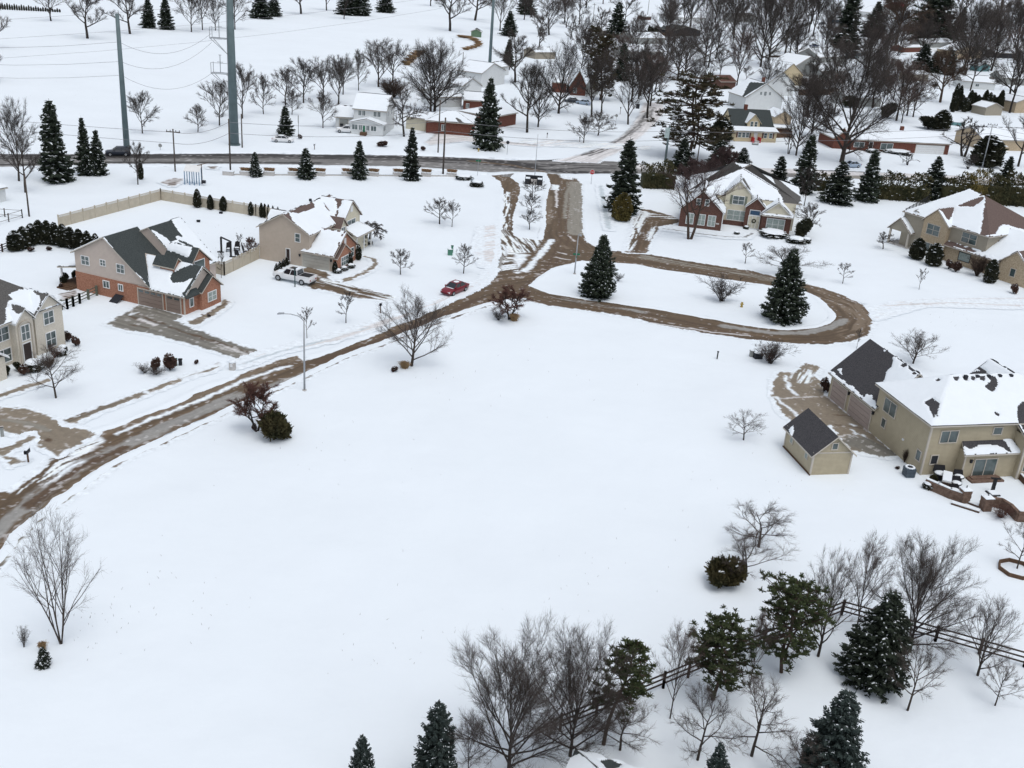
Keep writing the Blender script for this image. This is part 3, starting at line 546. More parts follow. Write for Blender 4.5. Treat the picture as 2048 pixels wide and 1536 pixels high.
def mkgrass(seed, m1, n=500):
    R = np.random.RandomState(seed); az = R.rand(n)*2*pi; t = R.rand(n)*.55; b = R.normal(0, .13, (n, 3)); b[:, 2] = 0
    d = np.stack([np.cos(az)*t, np.sin(az)*t, np.ones(n)], 1); L = R.uniform(.6, 1, n); q = b+d*L[:, None]; q2 = q+np.stack([np.cos(az)*.2, np.sin(az)*.2, -.08*np.ones(n)], 1)
    S = np.concatenate([np.concatenate([b, q, np.full((n, 1), .02), np.full((n, 1), .016)], 1), np.concatenate([q, q2, np.full((n, 1), .016), np.full((n, 1), .006)], 1)])
    v, f = segmesh(S, 3); return Proto([('blades', npmesh('blades', v, f, m1))], .5, 1.0)
def mklobes(seed, m1, n=3600, leaf=.05, snow=.01, lobes=9, up=.7, stems=14):
    R = np.random.RandomState(seed); C = []; 
    for i in range(lobes): az = 2.4*i+R.rand(); r = R.uniform(.12, .30) if i else 0; C.append((r*cos(az), r*sin(az), R.uniform(.28, .70), R.uniform(.17, .27), R.uniform(.18, .30)))
    C = np.array(C); k = R.randint(0, lobes, n); dv = R.normal(0, 1, (n, 3)); dv /= np.linalg.norm(dv, axis=1)[:, None]; dv *= (R.rand(n, 1)**.35)
    P0 = C[k, :3]+dv*np.stack([C[k, 3], C[k, 3], C[k, 4]], 1)*R.uniform(.85, 1.2, (n, 1)); P0[:, 2] = np.clip(P0[:, 2], .02, None)
    d = dv+R.normal(0, .4, (n, 3))+[0, 0, up]; d /= np.linalg.norm(d, axis=1)[:, None]; sd = np.cross(d, R.normal(0, 1, (n, 3))); sd /= np.linalg.norm(sd, axis=1)[:, None]; ln = leaf*R.uniform(.5, 1.3, n)
    Q = [quads(P0, d*ln[:, None], sd*(ln*.36)[:, None])]; MI = [np.zeros(n, int)]; q = (R.rand(n) < snow) & (dv[:, 2] > .2)
    if q.any(): Q.append(quads(P0[q]+[0, 0, leaf*.5], np.stack([ln[q], 0*ln[q], 0*ln[q]], 1), np.stack([0*ln[q], ln[q]*.8, 0*ln[q]], 1))); MI.append(np.ones(q.sum(), int))
    V = np.concatenate(Q).reshape(-1, 3); F = np.arange(len(V)).reshape(-1, 4); S = []
    for c in C:
        for j in range(stems//4+1): e = c[:3]+R.normal(0, .12, 3); S.append((0, 0, 0, *(e*.55), .012, .007)); S.append((*(e*.55), *e, .007, .003))
    sv, sf = segmesh(S, 3)
    return Proto([('foliage', npmesh('foliage', V, F, [m1, M_RSNOW], np.concatenate(MI))), ('stems', npmesh('stems', sv, sf, M_BARK))], .5, 1.0)
COUNT = {}
def place(pr, name, base, H, hw, label, cat, group=None, rz=None, seed=0, tilt=None, dz=0.0):
    """a thing with copies of the prototype's parts; scaled to height H and half-width hw (metres)"""
    rnd = random.Random(hash((round(base[0], 2), round(base[1], 2))) & 0xffff)
    o = empty(name, (base[0], base[1], dz), label, cat, group, rnd.random()*6.28 if rz is None else rz)
    sxy = hw/pr.hw; o.scale = (sxy, sxy, H/pr.top)
    if tilt: o.rotation_euler = (tilt[0], tilt[1], o.rotation_euler[2]); 
    for nm, me in pr.parts:
        c = link(bpy.data.objects.new(nm, me)); c.parent = o
    return o
def size(x, y, ytop, hwpx, xtop=None):
    b = G(x, y); t = UPP(b, x if xtop is None else xtop, ytop)
    dist = (b-CPOS)@FW; return b, float(t[2]), hwpx*dist/CF
def put(pr, name, x, y, ytop, hwpx, label, cat, group=None, **k):
    b, H, hw = size(x, y, ytop, hwpx); return place(pr, name, b, H, hw, label, cat, group, **k)

M_BARKN = mat('near_bark', (.050, .040, .034), .95, .35, 3, objvar=.15); M_TWIGN = mat('near_twig', (.085, .070, .063), .95, .3, 2, objvar=.15)
# prototypes -------------------------------------------------
P = {}
P['round'] = [mkbare(s, M_BARK, M_TWIG, tf=.16, nl=13, a0=18, a1=62, up=.35, env='round', kids=(7, 5, 4), r0=.017) for s in (1, 2, 3)]
P['vase'] = [mkbare(s, M_BARK, M_TWIG, tf=.22, nl=9, a0=12, a1=42, up=.2, env='vase', kids=(7, 6, 4), wander=.10, r0=.019, top=.72) for s in (11, 12, 13)]
P['oak'] = [mkbare(s, M_BARK, M_TWIG, tf=.26, nl=9, a0=25, a1=72, up=.3, env='vase', kids=(7, 6, 4), wander=.2, r0=.026) for s in (21, 22, 23)]
P['big'] = [mkbare(s, M_BARK, M_TWIG, tf=.12, nl=17, a0=12, a1=72, up=.22, env='vase', kids=(9, 8, 4), wander=.09, r0=.021, top=.66, lens=(.58, .5, .42, .36), tr=.0007, tw=3.0, tl_=.05) for s in (31, 32)]
P['nbig'] = [mkbare(s, M_BARK, M_TWIGN, tf=.10, nl=21, a0=12, a1=72, up=.22, env='vase', kids=(10, 9, 4), wander=.075, r0=.016, top=.62, lens=(.60, .50, .45, .36), tr=.00045, tw=4.4, tl_=.055) for s in (34, 35, 36)]
P['crook'] = [mkbare(s, M_BARK, M_TWIG, tf=.25, nl=9, a0=35, a1=75, up=.1, env='vase', kids=(6, 5, 3), wander=.27, r0=.026, tr=.0018) for s in (41, 42, 43)]
P['slim'] = [mkbare(s, M_BARK, M_BTWIG, tf=.2, nl=15, a0=18, a1=42, up=.25, env='oval', kids=(6, 4, 3), wander=.08, r0=.014, tr=.0011) for s in (51, 52)]
P['multi'] = [mkbare(s, M_BARKN, M_TWIGN, tf=.16, nl=8, a0=10, a1=34, up=.2, env='oval', kids=(4, 3, 3), wander=.07, r0=.013, stems=4, tr=.0005, dense=.9, tw=2.6) for s in (61,)]
P['nvase'] = [mkbare(s, M_BARKN, M_TWIGN, tf=.13, nl=14, a0=12, a1=60, up=.22, env='round', kids=(7, 6, 4), wander=.08, r0=.017, tr=.0006, tw=3.8, tl_=.06, top=.7) for s in (14, 15)]
P['nslim'] = [mkbare(s, M_BARKN, M_BTWIG, tf=.2, nl=16, a0=16, a1=42, up=.25, env='oval', kids=(6, 5, 3), wander=.07, r0=.010, tr=.0006, tw=3) for s in (54, 55)]
P['ncrook'] = [mkbare(s, M_BARKN, M_TWIGN, tf=.18, nl=11, a0=35, a1=78, up=.12, env='vase', kids=(6, 5, 3), wander=.2, r0=.018, tr=.0009, tw=2.6, tl_=.08) for s in (44, 45, 46)]
P['nsmall'] = [mkbare(s, M_BARKN, M_TWIGN, tf=.24, nl=12, a0=22, a1=66, up=.22, env='round', kids=(5, 4, 3), wander=.1, r0=.016, tr=.0011, tw=2.6, tl_=.075) for s in (74, 75)]
P['small'] = [mkbare(s, M_BARK, M_TWIG, tf=.27, nl=13, a0=25, a1=74, up=.22, env='round', kids=(5, 4, 3), wander=.12, r0=.020, tr=.0017) for s in (71, 72, 73)]
P['sapling'] = [mkbare(s, M_BARK, M_TWIG, tf=.3, nl=8, a0=20, a1=45, up=.2, env='oval', kids=(3, 2, 2), wander=.09, r0=.014, tr=.003) for s in (81, 82)]
P['crab'] = [mkbare(s, M_BARK, M_RTWIG, tf=.2, nl=9, a0=30, a1=70, up=.15, env='vase', kids=(6, 5, 3), wander=.22, r0=.030, stems=2, tr=.0026) for s in (91, 92)]
P['birch'] = [mkbare(101, M_BARKL, M_GTWIG, tf=.35, nl=9, a0=15, a1=55, up=.2, env='vase', kids=(6, 4, 3), wander=.13, r0=.020, stems=2, tr=.0008, tw=2.2)]
P['mauve'] = [mkbare(s, M_BARKL, M_GTWIG, tf=.08, nl=12, a0=20, a1=75, up=.2, env='round', kids=(8, 6, 4), wander=.15, r0=.025, stems=2, tr=.0022) for s in (111,)]
P['weep'] = [mkbare(121, M_BARK, M_TWIG, tf=.5, nl=10, a0=50, a1=80, up=.6, env='vase', kids=(7, 5, 3), wander=.15, r0=.03, droop=.42, tr=.003)]
P['willow'] = [mkbare(131, M_BARKL, mat('willow_twig', (.085, .060, .045), .95, .3, 2), tf=.2, nl=12, a0=20, a1=60, up=.4, env='round', kids=(9, 7, 4), wander=.15, r0=.03, droop=.12, tr=.0014)]
P['limb'] = [mkbare(s, M_BARK, M_TWIG, tf=.16, nl=6, a0=20, a1=70, up=.1, env='vase', kids=(3, 2, 2), wander=.28, r0=.045, stems=2, tr=.004) for s in (141,)]
P['spruce'] = [mkconifer(s, M_NEED, hw=.25, snow=.10, whorls=30, per=12, spr=18, leaf=.8, gap=.14) for s in (1, 2, 3)]
P['wide'] = [mkconifer(s, M_NEED, hw=.36, snow=.09, whorls=30, per=14, spr=22, leaf=.72, gap=.12) for s in (5, 6)]
P['nearspruce'] = [mkconifer(7, M_NEED, hw=.32, snow=.09, whorls=44, per=16, spr=34, droop=.12, leaf=.62, fl=.6)]
P['blue'] = [mkconifer(s, M_BLUE, hw=.34, snow=.05, whorls=42, per=16, spr=36, droop=.05, gap=.04, leaf=.6, fl=.6) for s in (8, 9)]
P['pine'] = [mkpine(1, M_PINE, n=60, hw=.30, zb=.28, tuft=.042, snow=0), mkpine(2, M_PINE, n=60, hw=.32, zb=.25, twin=True, tuft=.042, snow=0), mkpine(3, M_PINE, n=38, hw=.26, zb=.38, lean=.22, tuft=.042, snow=0)]
P['oldpine'] = [mkpine(5, M_OLD, n=90, hw=.40, zb=.22, tuft=.036, layers=True, snow=.16, twin=True), mkpine(6, M_OLD, n=80, hw=.22, zb=.15, tuft=.035, snow=.05)]
P['arb'] = [mkbush(s, M_ARB, 'column', n=2400, leaf=.04, w=.24, snow=.02) for s in (1, 2)]
P['cone'] = [mkbush(3, M_ARB, 'cone', n=1800, leaf=.04, w=.25, snow=.03)]
P['ballarb'] = [mklobes(4, M_ARB, n=4200, leaf=.055)]
P['greenb'] = [mklobes(5, M_GREENB, n=6200, leaf=.055, snow=.004), mklobes(15, M_GREENB, n=5600, leaf=.055, snow=.004, lobes=8)]
P['yelb'] = [mkbush(6, M_YELB, 'column', n=2600, leaf=.045, w=.3, snow=.01)]
P['redb'] = [mklobes(s, M_REDB, n=2300, leaf=.075, snow=.03, up=1.3) for s in (7, 8)]
P['snowb'] = [mkbush(s, M_ARB, 'ball', n=1200, leaf=.08, w=.6, snow=.10, capsnow=True) for s in (9, 10)]
P['twiggy'] = [mkstems(s, M_TWIG, n=30) for s in (1, 2)]
P['redtwiggy'] = [mkstems(3, M_RTWIG, n=34)]
P['brownbush'] = [mkstems(4, M_BARKL, n=90, spread=.75, r=.009)]
P['grass'] = [mkgrass(1, M_TAN), mkgrass(2, M_RUST)]
def trees(name, cat, rows, group=None):
    for i, (kind, x, y, yt, hw, lab) in enumerate(rows):
        pr = P[kind]; put(pr[i % len(pr)], name, x, y, yt, hw, lab, cat, group)
POS = lambda x, y: ''
# --- golf course, top left
GL = [('vase',102,42,-42,34,'bare tree farthest left on the golf course, near the dark hedge row'),
('oak',175,77,-35,46,'bare tree with thick straight trunk left of the thinner grey steel pole'),
('oak',260,68,-30,44,'bare tree just behind the top of the thinner grey steel pole'),
('round',383,64,-20,36,'full rounded bare tree right of the two golf course spruces'),
('slim',405,60,-60,24,'slender bare tree close to the right of the rounded one, by two spruces'),
('round',431,61,-5,22,'small bare tree left of the thick steel pole at the top'),
('round',470,59,-30,32,'bare tree right behind the top of the thick steel pole'),
('oak',602,28,-60,40,'bare tree right of the dark spruce clump at the top edge'),
('vase',653,21,-60,26,'narrow bare tree at the top edge between two wider ones'),
('vase',688,38,-50,26,'bare tree standing in front of the left dark pine at the top edge'),
('oak',900,62,-60,50,'gnarled bare tree left of the small green shed'),
('oak',950,41,-50,44,'bare tree behind and just left of the small green shed'),
('vase',861,12,-50,26,'bare tree whose trunk foot only shows at the top edge left of the gnarled one'),
('oak',-16,96,-20,40,'bare tree cut off by the left edge, upper of two'),
('oak',-18,165,80,42,'bare tree cut off by the left edge, lower of two'),
('vase',1131,24,-50,30,'bare tree at the top edge left of centre of the pale field'),
('vase',1172,16,-50,30,'bare tree with its foot showing at the top edge beside the snowy field'),
('vase',1206,8,-50,22,'bare tree at the top edge just left of the tall far spruce tip'),
('round',285,267,183,36,'lone rounded bare tree right of the thinner grey steel pole by the road'),
('round',396,264,208,25,'small rounded bare tree left of the thick steel pole'),
('round',439,251,160,36,'rounded bare tree right beside the thick steel pole, on its left'),
('round',485,237,126,36,'tall oval bare tree just right of the thick steel pole'),
('round',527,228,147,26,'oval bare tree, second to the right of the thick steel pole'),
('round',571,211,135,32,'bare tree at the left front of the orchard-like clump behind the white house'),
('round',607,206,116,42,'largest bare tree in the left part of the clump behind the white house'),
('round',584,229,178,22,'small low bare tree in front of the left clump'),
('vase',646,196,112,34,'bare tree in the middle of the clump behind the white house'),
('round',646,256,182,31,'front bare tree left of the white porch house'),
('vase',677,208,112,30,'bare tree left of centre in the clump with a crooked trunk'),
('vase',686,189,108,26,'bare tree close behind the crooked trunk in the clump'),
('round',717,181,99,24,'slender bare tree at the right end of the left clump'),
('vase',757,174,76,36,'tall bare tree rising behind the white porch house roof'),
('vase',785,166,80,36,'tall bare tree right of the one above the white porch house roof'),
('crook',808,273,178,44,'spreading bare tree in front of the right end of the white porch house'),
('big',861,226,84,52,'left of the two big bare trees that share one foot by the brick ranch'),
('big',869,225,78,62,'right of the two big bare trees that share one foot by the brick ranch')]
trees('bare_tree','tree',GL)
# --- behind the main road, centre
trees('bare_tree','tree',[('vase',1098,70,-10,40,'bare tree with forked dark trunk on the field beyond the centre houses'),
('oak',1030,165,60,46,'pale barked leaning tree left of the centre cottages'),
('oak',1054,265,122,46,'left of the two full bare trees on the snowy corner lot'),
('big',1076,254,128,38,'right of the two full bare trees on the snowy corner lot'),
('big',1117,227,78,54,'tall bare tree in front of the brick cottage left side'),
('crook',1183,234,110,36,'bare tree with leaning trunk right of the pale blue parked car'),
('vase',1203,226,90,36,'straight bare tree nearest the pale blue parked car on its right'),
('vase',1263,204,84,36,'bare tree left of the green trash bin by the side street'),
('crook',1277,198,110,30,'crooked bare tree directly behind the trash bin'),
('round',1167,286,230,31,'left of the two small bare trees between road and side street'),
('round',1196,271,222,34,'right of the two small bare trees between road and side street'),
('vase',1166,98,26,22,'narrow vase shaped bare tree beyond the centre cottages'),
('crook',1018,140,86,26,'reddish bare tree left of the pale barked leaning tree'),
('vase',1336,32,-30,24,'reddish bare tree at the far end of the row of back gardens'),
('big',1408,132,5,44,'dark bare tree left of the middle group of tall trees'),
('vase',1431,118,-20,34,'slanting bare tree in the middle group of tall trees'),
('vase',1467,77,-40,34,'bare tree up the slope above the middle group'),
('vase',1511,53,-40,28,'bare tree with red tinged twigs at the top edge right of the middle group'),
('slim',1473,174,56,34,'straight bare tree left of the white gabled house'),
('big',1355,162,50,52,'huge forked bare tree rising behind the old brown pine, left fork'),
('big',1369,152,40,46,'huge forked bare tree rising behind the old brown pine, right fork'),
('big',1521,134,-40,48,'left of the two great tall trees above the white gabled house'),
('big',1536,129,-50,50,'right of the two great tall trees above the white gabled house'),
('big',1570,108,-40,40,'tall tree on the snowy green, left of a pair'),
('vase',1580,106,-30,32,'tall tree on the snowy green, right of a pair'),
('vase',1617,66,-50,28,'bare tree on the far side of the snowy green, left one'),
('vase',1626,73,-50,30,'bare tree on the far side of the snowy green, right one'),
('round',1492,161,131,14,'tiny bare fruit tree behind the white gabled house'),
('round',1440,150,95,26,'bushy bare tree in the garden left of the white gabled house'),
('vase',1660,60,0,26,'bare tree beside the blue shed on the far green'),
('big',1733,153,18,60,'great bare tree in the middle of the right hand neighbourhood'),
('big',1592,311,150,46,'tall bare tree standing in front of the cream bungalow right side'),
('limb',1577,308,240,16,'pollarded stubby tree right of the cream bungalow'),
('big',1622,272,150,48,'tall bare tree behind the spruce, right of the cream bungalow'),
('big',1683,325,66,104,'giant old tree spreading its limbs before the long brick ranch'),
('crook',1645,286,200,30,'small crooked tree left of the long brick ranch'),
('willow',1880,205,92,44,'brown twiggy willow like tree right of the green garden trees'),
('slim',1803,246,170,26,'thin bare tree behind the long brick ranch chimney'),
('vase',1826,234,150,30,'bare tree behind the long brick ranch, right of its chimney'),
('limb',1926,313,232,44,'stubby pruned fruit tree right of the long brick ranch garage'),
('limb',1814,330,303,18,'small pruned shrub tree in front of the long brick ranch garage'),
('twiggy',1935,338,306,16,'low twiggy shrub left of the wooden pole by the hedge'),
('oak',2019,226,40,44,'tall leaning bare tree at the right edge behind the grey shed'),
('oak',2036,333,200,40,'thick trunked tree leaning right at the right edge'),
('big',1928,141,-10,50,'left tree of the big pair behind the white long house'),
('big',1941,139,-5,50,'right tree of the big pair behind the white long house'),
('big',1960,128,5,46,'tall bare tree behind the teal shed'),
('oak',1982,142,30,36,'pale barked bare tree right of the teal shed'),
('vase',2030,120,-20,46,'brown bare tree at the far right top'),
('willow',1990,70,-60,44,'reddish bushy tree at the top right'),
('willow',1790,95,-60,50,'brown bare tree left of the great dark spruce'),
('vase',1838,60,-60,30,'bare tree at the top edge right of the red roof'),
('vase',1380,60,-40,34,'far bare tree in the top middle, left one'),
('vase',1430,45,-50,34,'far bare tree in the top middle, second one'),
('oak',1560,40,-60,40,'far bare tree at the top edge above the green'),
('vase',1690,50,-60,34,'far bare tree at the top edge, by the white gable'),
('oak',1290,150,100,28,'bare tree with yellowish twigs behind the cross street gardens'),
('oak',1310,185,130,34,'bare tree left of the huge forked tree'),
('oak',1745,215,130,40,'bare tree among the back gardens behind the long brick ranch'),
('vase',1000,60,-30,26,'bare tree right of the far thin steel pole'),
('vase',1062,34,-30,26,'bare tree beside the dark far spruce, top centre'),
('oak',1655,190,120,30,'bare tree in the garden with the brown fence')])
trees('bare_tree','tree',[('vase',38,362,194,44,'left of the two bare trees at the left edge by the road'),('oak',51,385,255,36,'right of the two bare trees at the left edge by the road'),
('small',276,369,285,27,'small bare tree with a dark column shrub in front of the main road, left')])
# conifers
trees('spruce_tree','tree',[('spruce',114,363,197,37,'tallest snow dusted spruce of the three by the road on the left'),('spruce',172,350,231,19,'middle spruce of the three by the road on the left'),('spruce',198,350,257,19,'shortest spruce of the three, nearest the parked dark suv'),
('spruce',511,353,303,15,'smallest spruce in the roadside planter row'),('spruce',612,357,294,20,'second spruce from the left in the roadside planter row'),('spruce',718,358,279,20,'third spruce from the left in the roadside planter row'),('spruce',822,360,252,20,'tallest spruce in the roadside planter row'),
('spruce',571,271,210,18,'spruce behind the white sedan across the road'),('wide',974,298,152,35,'big snow flecked spruce in front of the brick ranch'),
('spruce',298,56,-8,17,'left of the two spruces on the golf course'),('spruce',333,59,-12,17,'right of the two spruces on the golf course'),
('wide',522,37,-30,26,'dark spruce in the clump at the top edge, left one'),('wide',548,33,-14,19,'dark spruce in the clump at the top edge, right one'),('wide',700,30,-30,30,'broad dark pine at the top edge behind a bare tree'),('wide',722,31,-25,24,'broad dark pine right of the one behind a bare tree'),('wide',771,25,-20,22,'isolated broad spruce at the top edge'),
('wide',1052,29,-20,24,'dark far spruce at the top centre'),('wide',1232,75,1,27,'far spruce with a sharp tip beyond the centre houses'),('wide',1242,161,84,23,'grey green spruce behind the side street'),('spruce',1016,132,76,14,'small dark spruce left of the pale barked leaning tree'),
('wide',1018,72,20,20,'brownish dense spruce left of the centre houses'),
('spruce',1685,115,-20,36,'drooping spruce above the row of white gabled houses'),('wide',1745,75,0,30,'dark spruce before the white gable at the top right'),('wide',1862,85,-60,56,'great dark spruce at the top right'),('spruce',1843,142,85,25,'dark spruce below the great dark one'),('wide',1866,145,100,22,'green garden evergreen right of the dark one'),('spruce',1895,150,96,18,'spruce between the gardens and the white long house'),('wide',1915,80,10,20,'snowy small spruce right of the great dark one'),
('wide',1362,346,274,32,'spruce behind the dark brick house, left one'),('wide',1436,336,278,30,'spruce behind the dark brick house, second one'),('wide',1484,328,294,21,'small spruce peeping over the dark brick house roof'),('spruce',1555,372,309,22,'small spruce right behind the dark brick house'),
('spruce',1605,386,263,28,'tall spruce right of the dark brick house, before the cream bungalow lot'),('wide',1672,406,318,39,'snow laden spruce by the hedge'),('spruce',1732,402,292,27,'dense dark spruce right of the snow laden one'),('wide',1860,398,308,32,'spruce growing out of the long hedge'),('wide',2003,392,308,26,'spruce in the hedge near the right edge'),
('spruce',1244,425,272,38,'big spruce left of the hedge by the entrance drive'),('nearspruce',1195,594,466,39,'spruce on the left tip of the loop island'),('nearspruce',1563,641,490,45,'large spruce on the right end of the loop island'),
('nearspruce',1744,1364,1168,74,'tall near black spruce before the rail fence'),
('cone',1235,436,405,12,'green pyramid shrub at the foot of the big entrance spruce')])
trees('blue_spruce','tree',[('blue',1655,1562,1366,72,'bluish spruce with visible trunk at the bottom right'),('blue',868,1606,1400,58,'plump bluish spruce left of the great bare trees'),('blue',1418,1620,1478,38,'small bluish spruce tip at the bottom edge'),('blue',722,1610,1468,36,'spruce tip at the bottom edge, leftmost')])
put(P['pine'][0],'pine_tree',1427,1402,1222,64,'scots pine with straight trunk, left of two by the rail fence','tree')
put(P['pine'][1],'pine_tree',1562,1342,1146,70,'scots pine with twin crooked trunks, right of two by the rail fence','tree')
put(P['pine'][2],'pine_tree',1205,1486,1275,58,'leaning scots pine behind the great bare trees','tree',rz=.3)
put(P['oldpine'][0],'pine_tree',1376,318,140,86,'huge old pine with layered brown green boughs by the side street','tree')
put(P['oldpine'][1],'pine_tree',1199,200,62,28,'tall narrow brown pine before the brick cottage','tree')
put(P['oldpine'][1],'pine_tree',1182,120,48,20,'brown topped pine behind the tall narrow one','tree')
# near trees
trees('bare_tree','tree',[('small',879,448,396,32,'rounder and left of the two small trees on the empty lot by the entrance'),('sapling',904,454,404,16,'slender and right of the two small trees on the empty lot by the entrance'),
('small',801,549,499,26,'small tree in front of the beige house walkway'),('small',927,547,488,23,'small tree by the street beside the green utility box'),
('weep',740,488,446,34,'weeping tree at the right end of the beige house'),('sapling',692,646,584,20,'young thin tree right of the street lamp, farther one'),('sapling',614,677,613,18,'young thin tree just behind the street lamp'),
('small',1059,459,418,23,'nearest of the three small trees on the entrance median'),('small',1061,429,387,21,'middle of the three small trees on the entrance median'),('small',1064,400,358,24,'farthest of the three small trees on the entrance median'),
('ncrook',112,796,688,56,'spreading tree on the lawn of the cream brick house'),
('sapling',1490,527,484,16,'young thin tree in front of the dark brick house'),('ncrook',1567,548,490,70,'wide low crabapple behind the right island spruce'),('sapling',1685,567,524,17,'young tree near the end of the loop'),('sapling',1838,579,535,13,'young tree in front of the tan brick house'),
('small',1608,412,330,24,'pale thin tree right behind the dark brick house'),('small',1612,470,404,32,'bare shrubby tree at the right corner of the dark brick house'),('crook',1766,498,464,21,'small bare tree at the porch of the tan brick house'),
('nvase',1826,727,660,48,'vase shaped bare tree behind the khaki house roof'),('ncrook',1487,880,820,44,'small spreading tree left of the garden shed'),
('ncrook',1517,1094,1008,72,'spreading crabapple in the right hand yard, upper one'),('ncrook',1490,1160,1062,78,'spreading crabapple in the right hand yard, lower one by the evergreen bush'),
('nvase',1636,1313,1090,66,'bare tree right of the twin trunked pine'),('nslim',1710,1274,1058,52,'upright birch like tree with fine pinkish twigs'),('nbig',1462+358,1302,1068,100,'large bare tree right of the tall near black spruce'),
('nsmall',1815,1421,1272,58,'young bare tree below the large one, right of the black spruce'),('nvase',1955,1351,1180,60,'reddish trunked bare tree by the rail fence at the right'),('nsmall',1990,1411,1318,42,'small bare tree below the fence at the right edge'),('nsmall',2034,1137,1030,40,'bare tree growing in the octagonal planter ring'),
('nslim',1340,1437,1240,48,'slim bare tree left of the straight trunked pine'),('ncrook',1503,1512,1360,92,'low wide bare tree at the bottom right, dense crooked branches'),('ncrook',1395,1520,1372,78,'low wide bare tree at the bottom, left of the dense crooked one'),
('nslim',1499,1376,1215,34,'thin bare tree between the two upright pines'),
('nbig',1018,1548,1278,135,'left of the two great bare trees at the bottom'),('nbig',1140,1512,1258,112,'right of the two great bare trees at the bottom'),('nslim',936,1560,1425,36,'thin young tree left of the great bare trees'),('ncrook',1240,1500,1400,80,'low tangled tree right of the small snowy roof'),('ncrook',1600,1570,1465,70,'low bare tree at the bottom edge left of the bluish spruce')])
put(P['nvase'][1],'bare_tree',823,732,585,74,'bare tree at the roadside with tan grass at its foot','tree')
put(P['multi'][0],'bare_tree',122,1287,1008,76,'tall many stemmed bare tree at the lower left','tree')
put(P['birch'][0],'birch_tree',1379,478,318,66,'twin stemmed birch in front of the dark brick house garage','tree')
put(P['sapling'][0],'bare_tree',480,506,466,10,'sapling behind the privacy fence corner','tree')
put(P['sapling'][1],'bare_tree',443,556,502,9,'sapling at the corner of the orange brick garage','tree')
put(P['sapling'][1],'bare_tree',1713,697,655,8,'thin sapling at the loop end beside the charcoal garage roof','tree')
put(P['mauve'][0],'bare_tree',1393,378,318,46,'mauve twigged bushy tree behind the dark brick garage','tree')
put(P['mauve'][0],'bare_tree',1446,352,292,26,'mauve twigged bushy tree before the spruces, right one','tree')
put(P['crab'][0],'crabapple_tree',1018,638,574,40,'reddish crabapple at the corner of loop and street','tree')
put(P['crab'][1],'crabapple_tree',514,862,764,48,'reddish crabapple beside the green bush by the road','tree')
# shrubs
def bush(kind, i, x, y, yt, hw, lab, name='shrub', group=None): put(P[kind][i], name, x, y, yt, hw, lab, 'shrub', group)
bush('greenb',0,550,878,820,37,'round green evergreen bush beside the reddish crabapple');bush('greenb',1,1452,1173,1104,42,'round green evergreen bush under the right hand crabapples')
bush('yelb',0,1243,441,384,18,'yellow green upright bush in front of the entrance spruce');bush('redb',0,1648,784,754,11,'round dark red bush at the khaki garage corner')
bush('twiggy',0,1443,602,551,34,'bare fan shaped shrub on the loop island');bush('twiggy',1,1236,562,545,11,'small shrub right of the left island spruce')
bush('twiggy',0,1541,727,681,30,'snowy twiggy shrub beside the dark utility box');bush('redtwiggy',0,1537,722,690,22,'reddish inner twigs of the snowy shrub by the driveway')
bush('ballarb',0,1604,477,434,22,'brown green ball shaped shrub at the dark brick house corner')
bush('twiggy',1,48,1294,1252,12,'small twig shrub at the lower left');put(P['spruce'][0],'spruce_tree',88,1332,1293,17,'dwarf dark spruce with a tan grass tuft at the lower left','tree')
put(P['grass'][0],'ornamental_grass',86,1302,1284,7,'tan grass tuft behind the dwarf spruce','grass')
bush('redb',1,134,683,661,11,'dark red round shrub at the cream brick house corner, taller left one');bush('redb',0,152,693,671,9,'dark red round shrub at the cream brick house corner, smaller right one')
bush('redb',0,312,741,714,11,'smaller left ball shrub on the lawn above the sidewalk');bush('redb',1,340,741,706,17,'bigger right ball shrub on the lawn above the sidewalk');bush('twiggy',0,290,746,728,16,'grey low shrub left of the two ball shrubs');bush('twiggy',1,312,749,735,18,'grey low shrub in front of the two ball shrubs');bush('redb',0,393,728,719,5,'tiny shrub right of the dark utility stump')
bush('ballarb',0,36,742,722,10,'dark red rounded hedge ball nearest the stone house garage');bush('redb',1,48,750,728,12,'rounded shrub by the stone house walk');bush('ballarb',0,16,751,731,7,'dark shrub behind the stone house garage corner')
bush('snowb',0,68,741,719,17,'snow capped hedge in front of the stone house door');bush('snowb',1,121,711,697,10,'snow capped low shrub, lower of two by the stone house window');bush('snowb',0,126,702,690,9,'snow capped low shrub, upper of two by the stone house window');bush('redtwiggy',0,110,715,690,14,'red twig shrub beneath the stone house window');bush('brownbush',0,98,735,715,14,'brown shrub on the stone house lawn edge')
bush('redb',0,62,503,493,8,'small reddish shrub before the arborvitae row, left');bush('redb',1,98,501,492,7,'small reddish shrub before the arborvitae row, right')
bush('ballarb',0,130,570,545,11,'round dark shrub under the brick house side porch');bush('ballarb',0,149,556,540,7,'dark shrub at the brick house rear corner');bush('redb',1,122,577,566,5,'small round shrub at the side porch post')
bush('twiggy',0,722,489,462,15,'twiggy shrub against the beige house bay');bush('snowb',0,716,494,482,12,'snow capped hedge below the beige house bay, left');bush('snowb',1,735,488,478,9,'snow capped hedge below the beige house bay, right')
bush('redb',0,418,634,628,4,'tiny shrub by the orange brick house walk')
for i,(x,y,yt,h,l) in enumerate([(670,546,522,5,'slim arborvitae at the beige house garage corner'),(699,531,505,6,'slim arborvitae below the small brick gable'),(717,520,488,5.5,'slim arborvitae at the brick wall of the beige house')]): put(P['arb'][i%2],'arborvitae',x,y,yt,h,l,'shrub')
for i,(x,y) in enumerate([(553,542),(560,537),(567,533),(573,530),(579,527),(584,524)]): put(P['cone'][0],'arborvitae',x,y,y-16,5,'pointed arborvitae in the little row beside the pickup truck','shrub','little arborvitae beside the pickup')
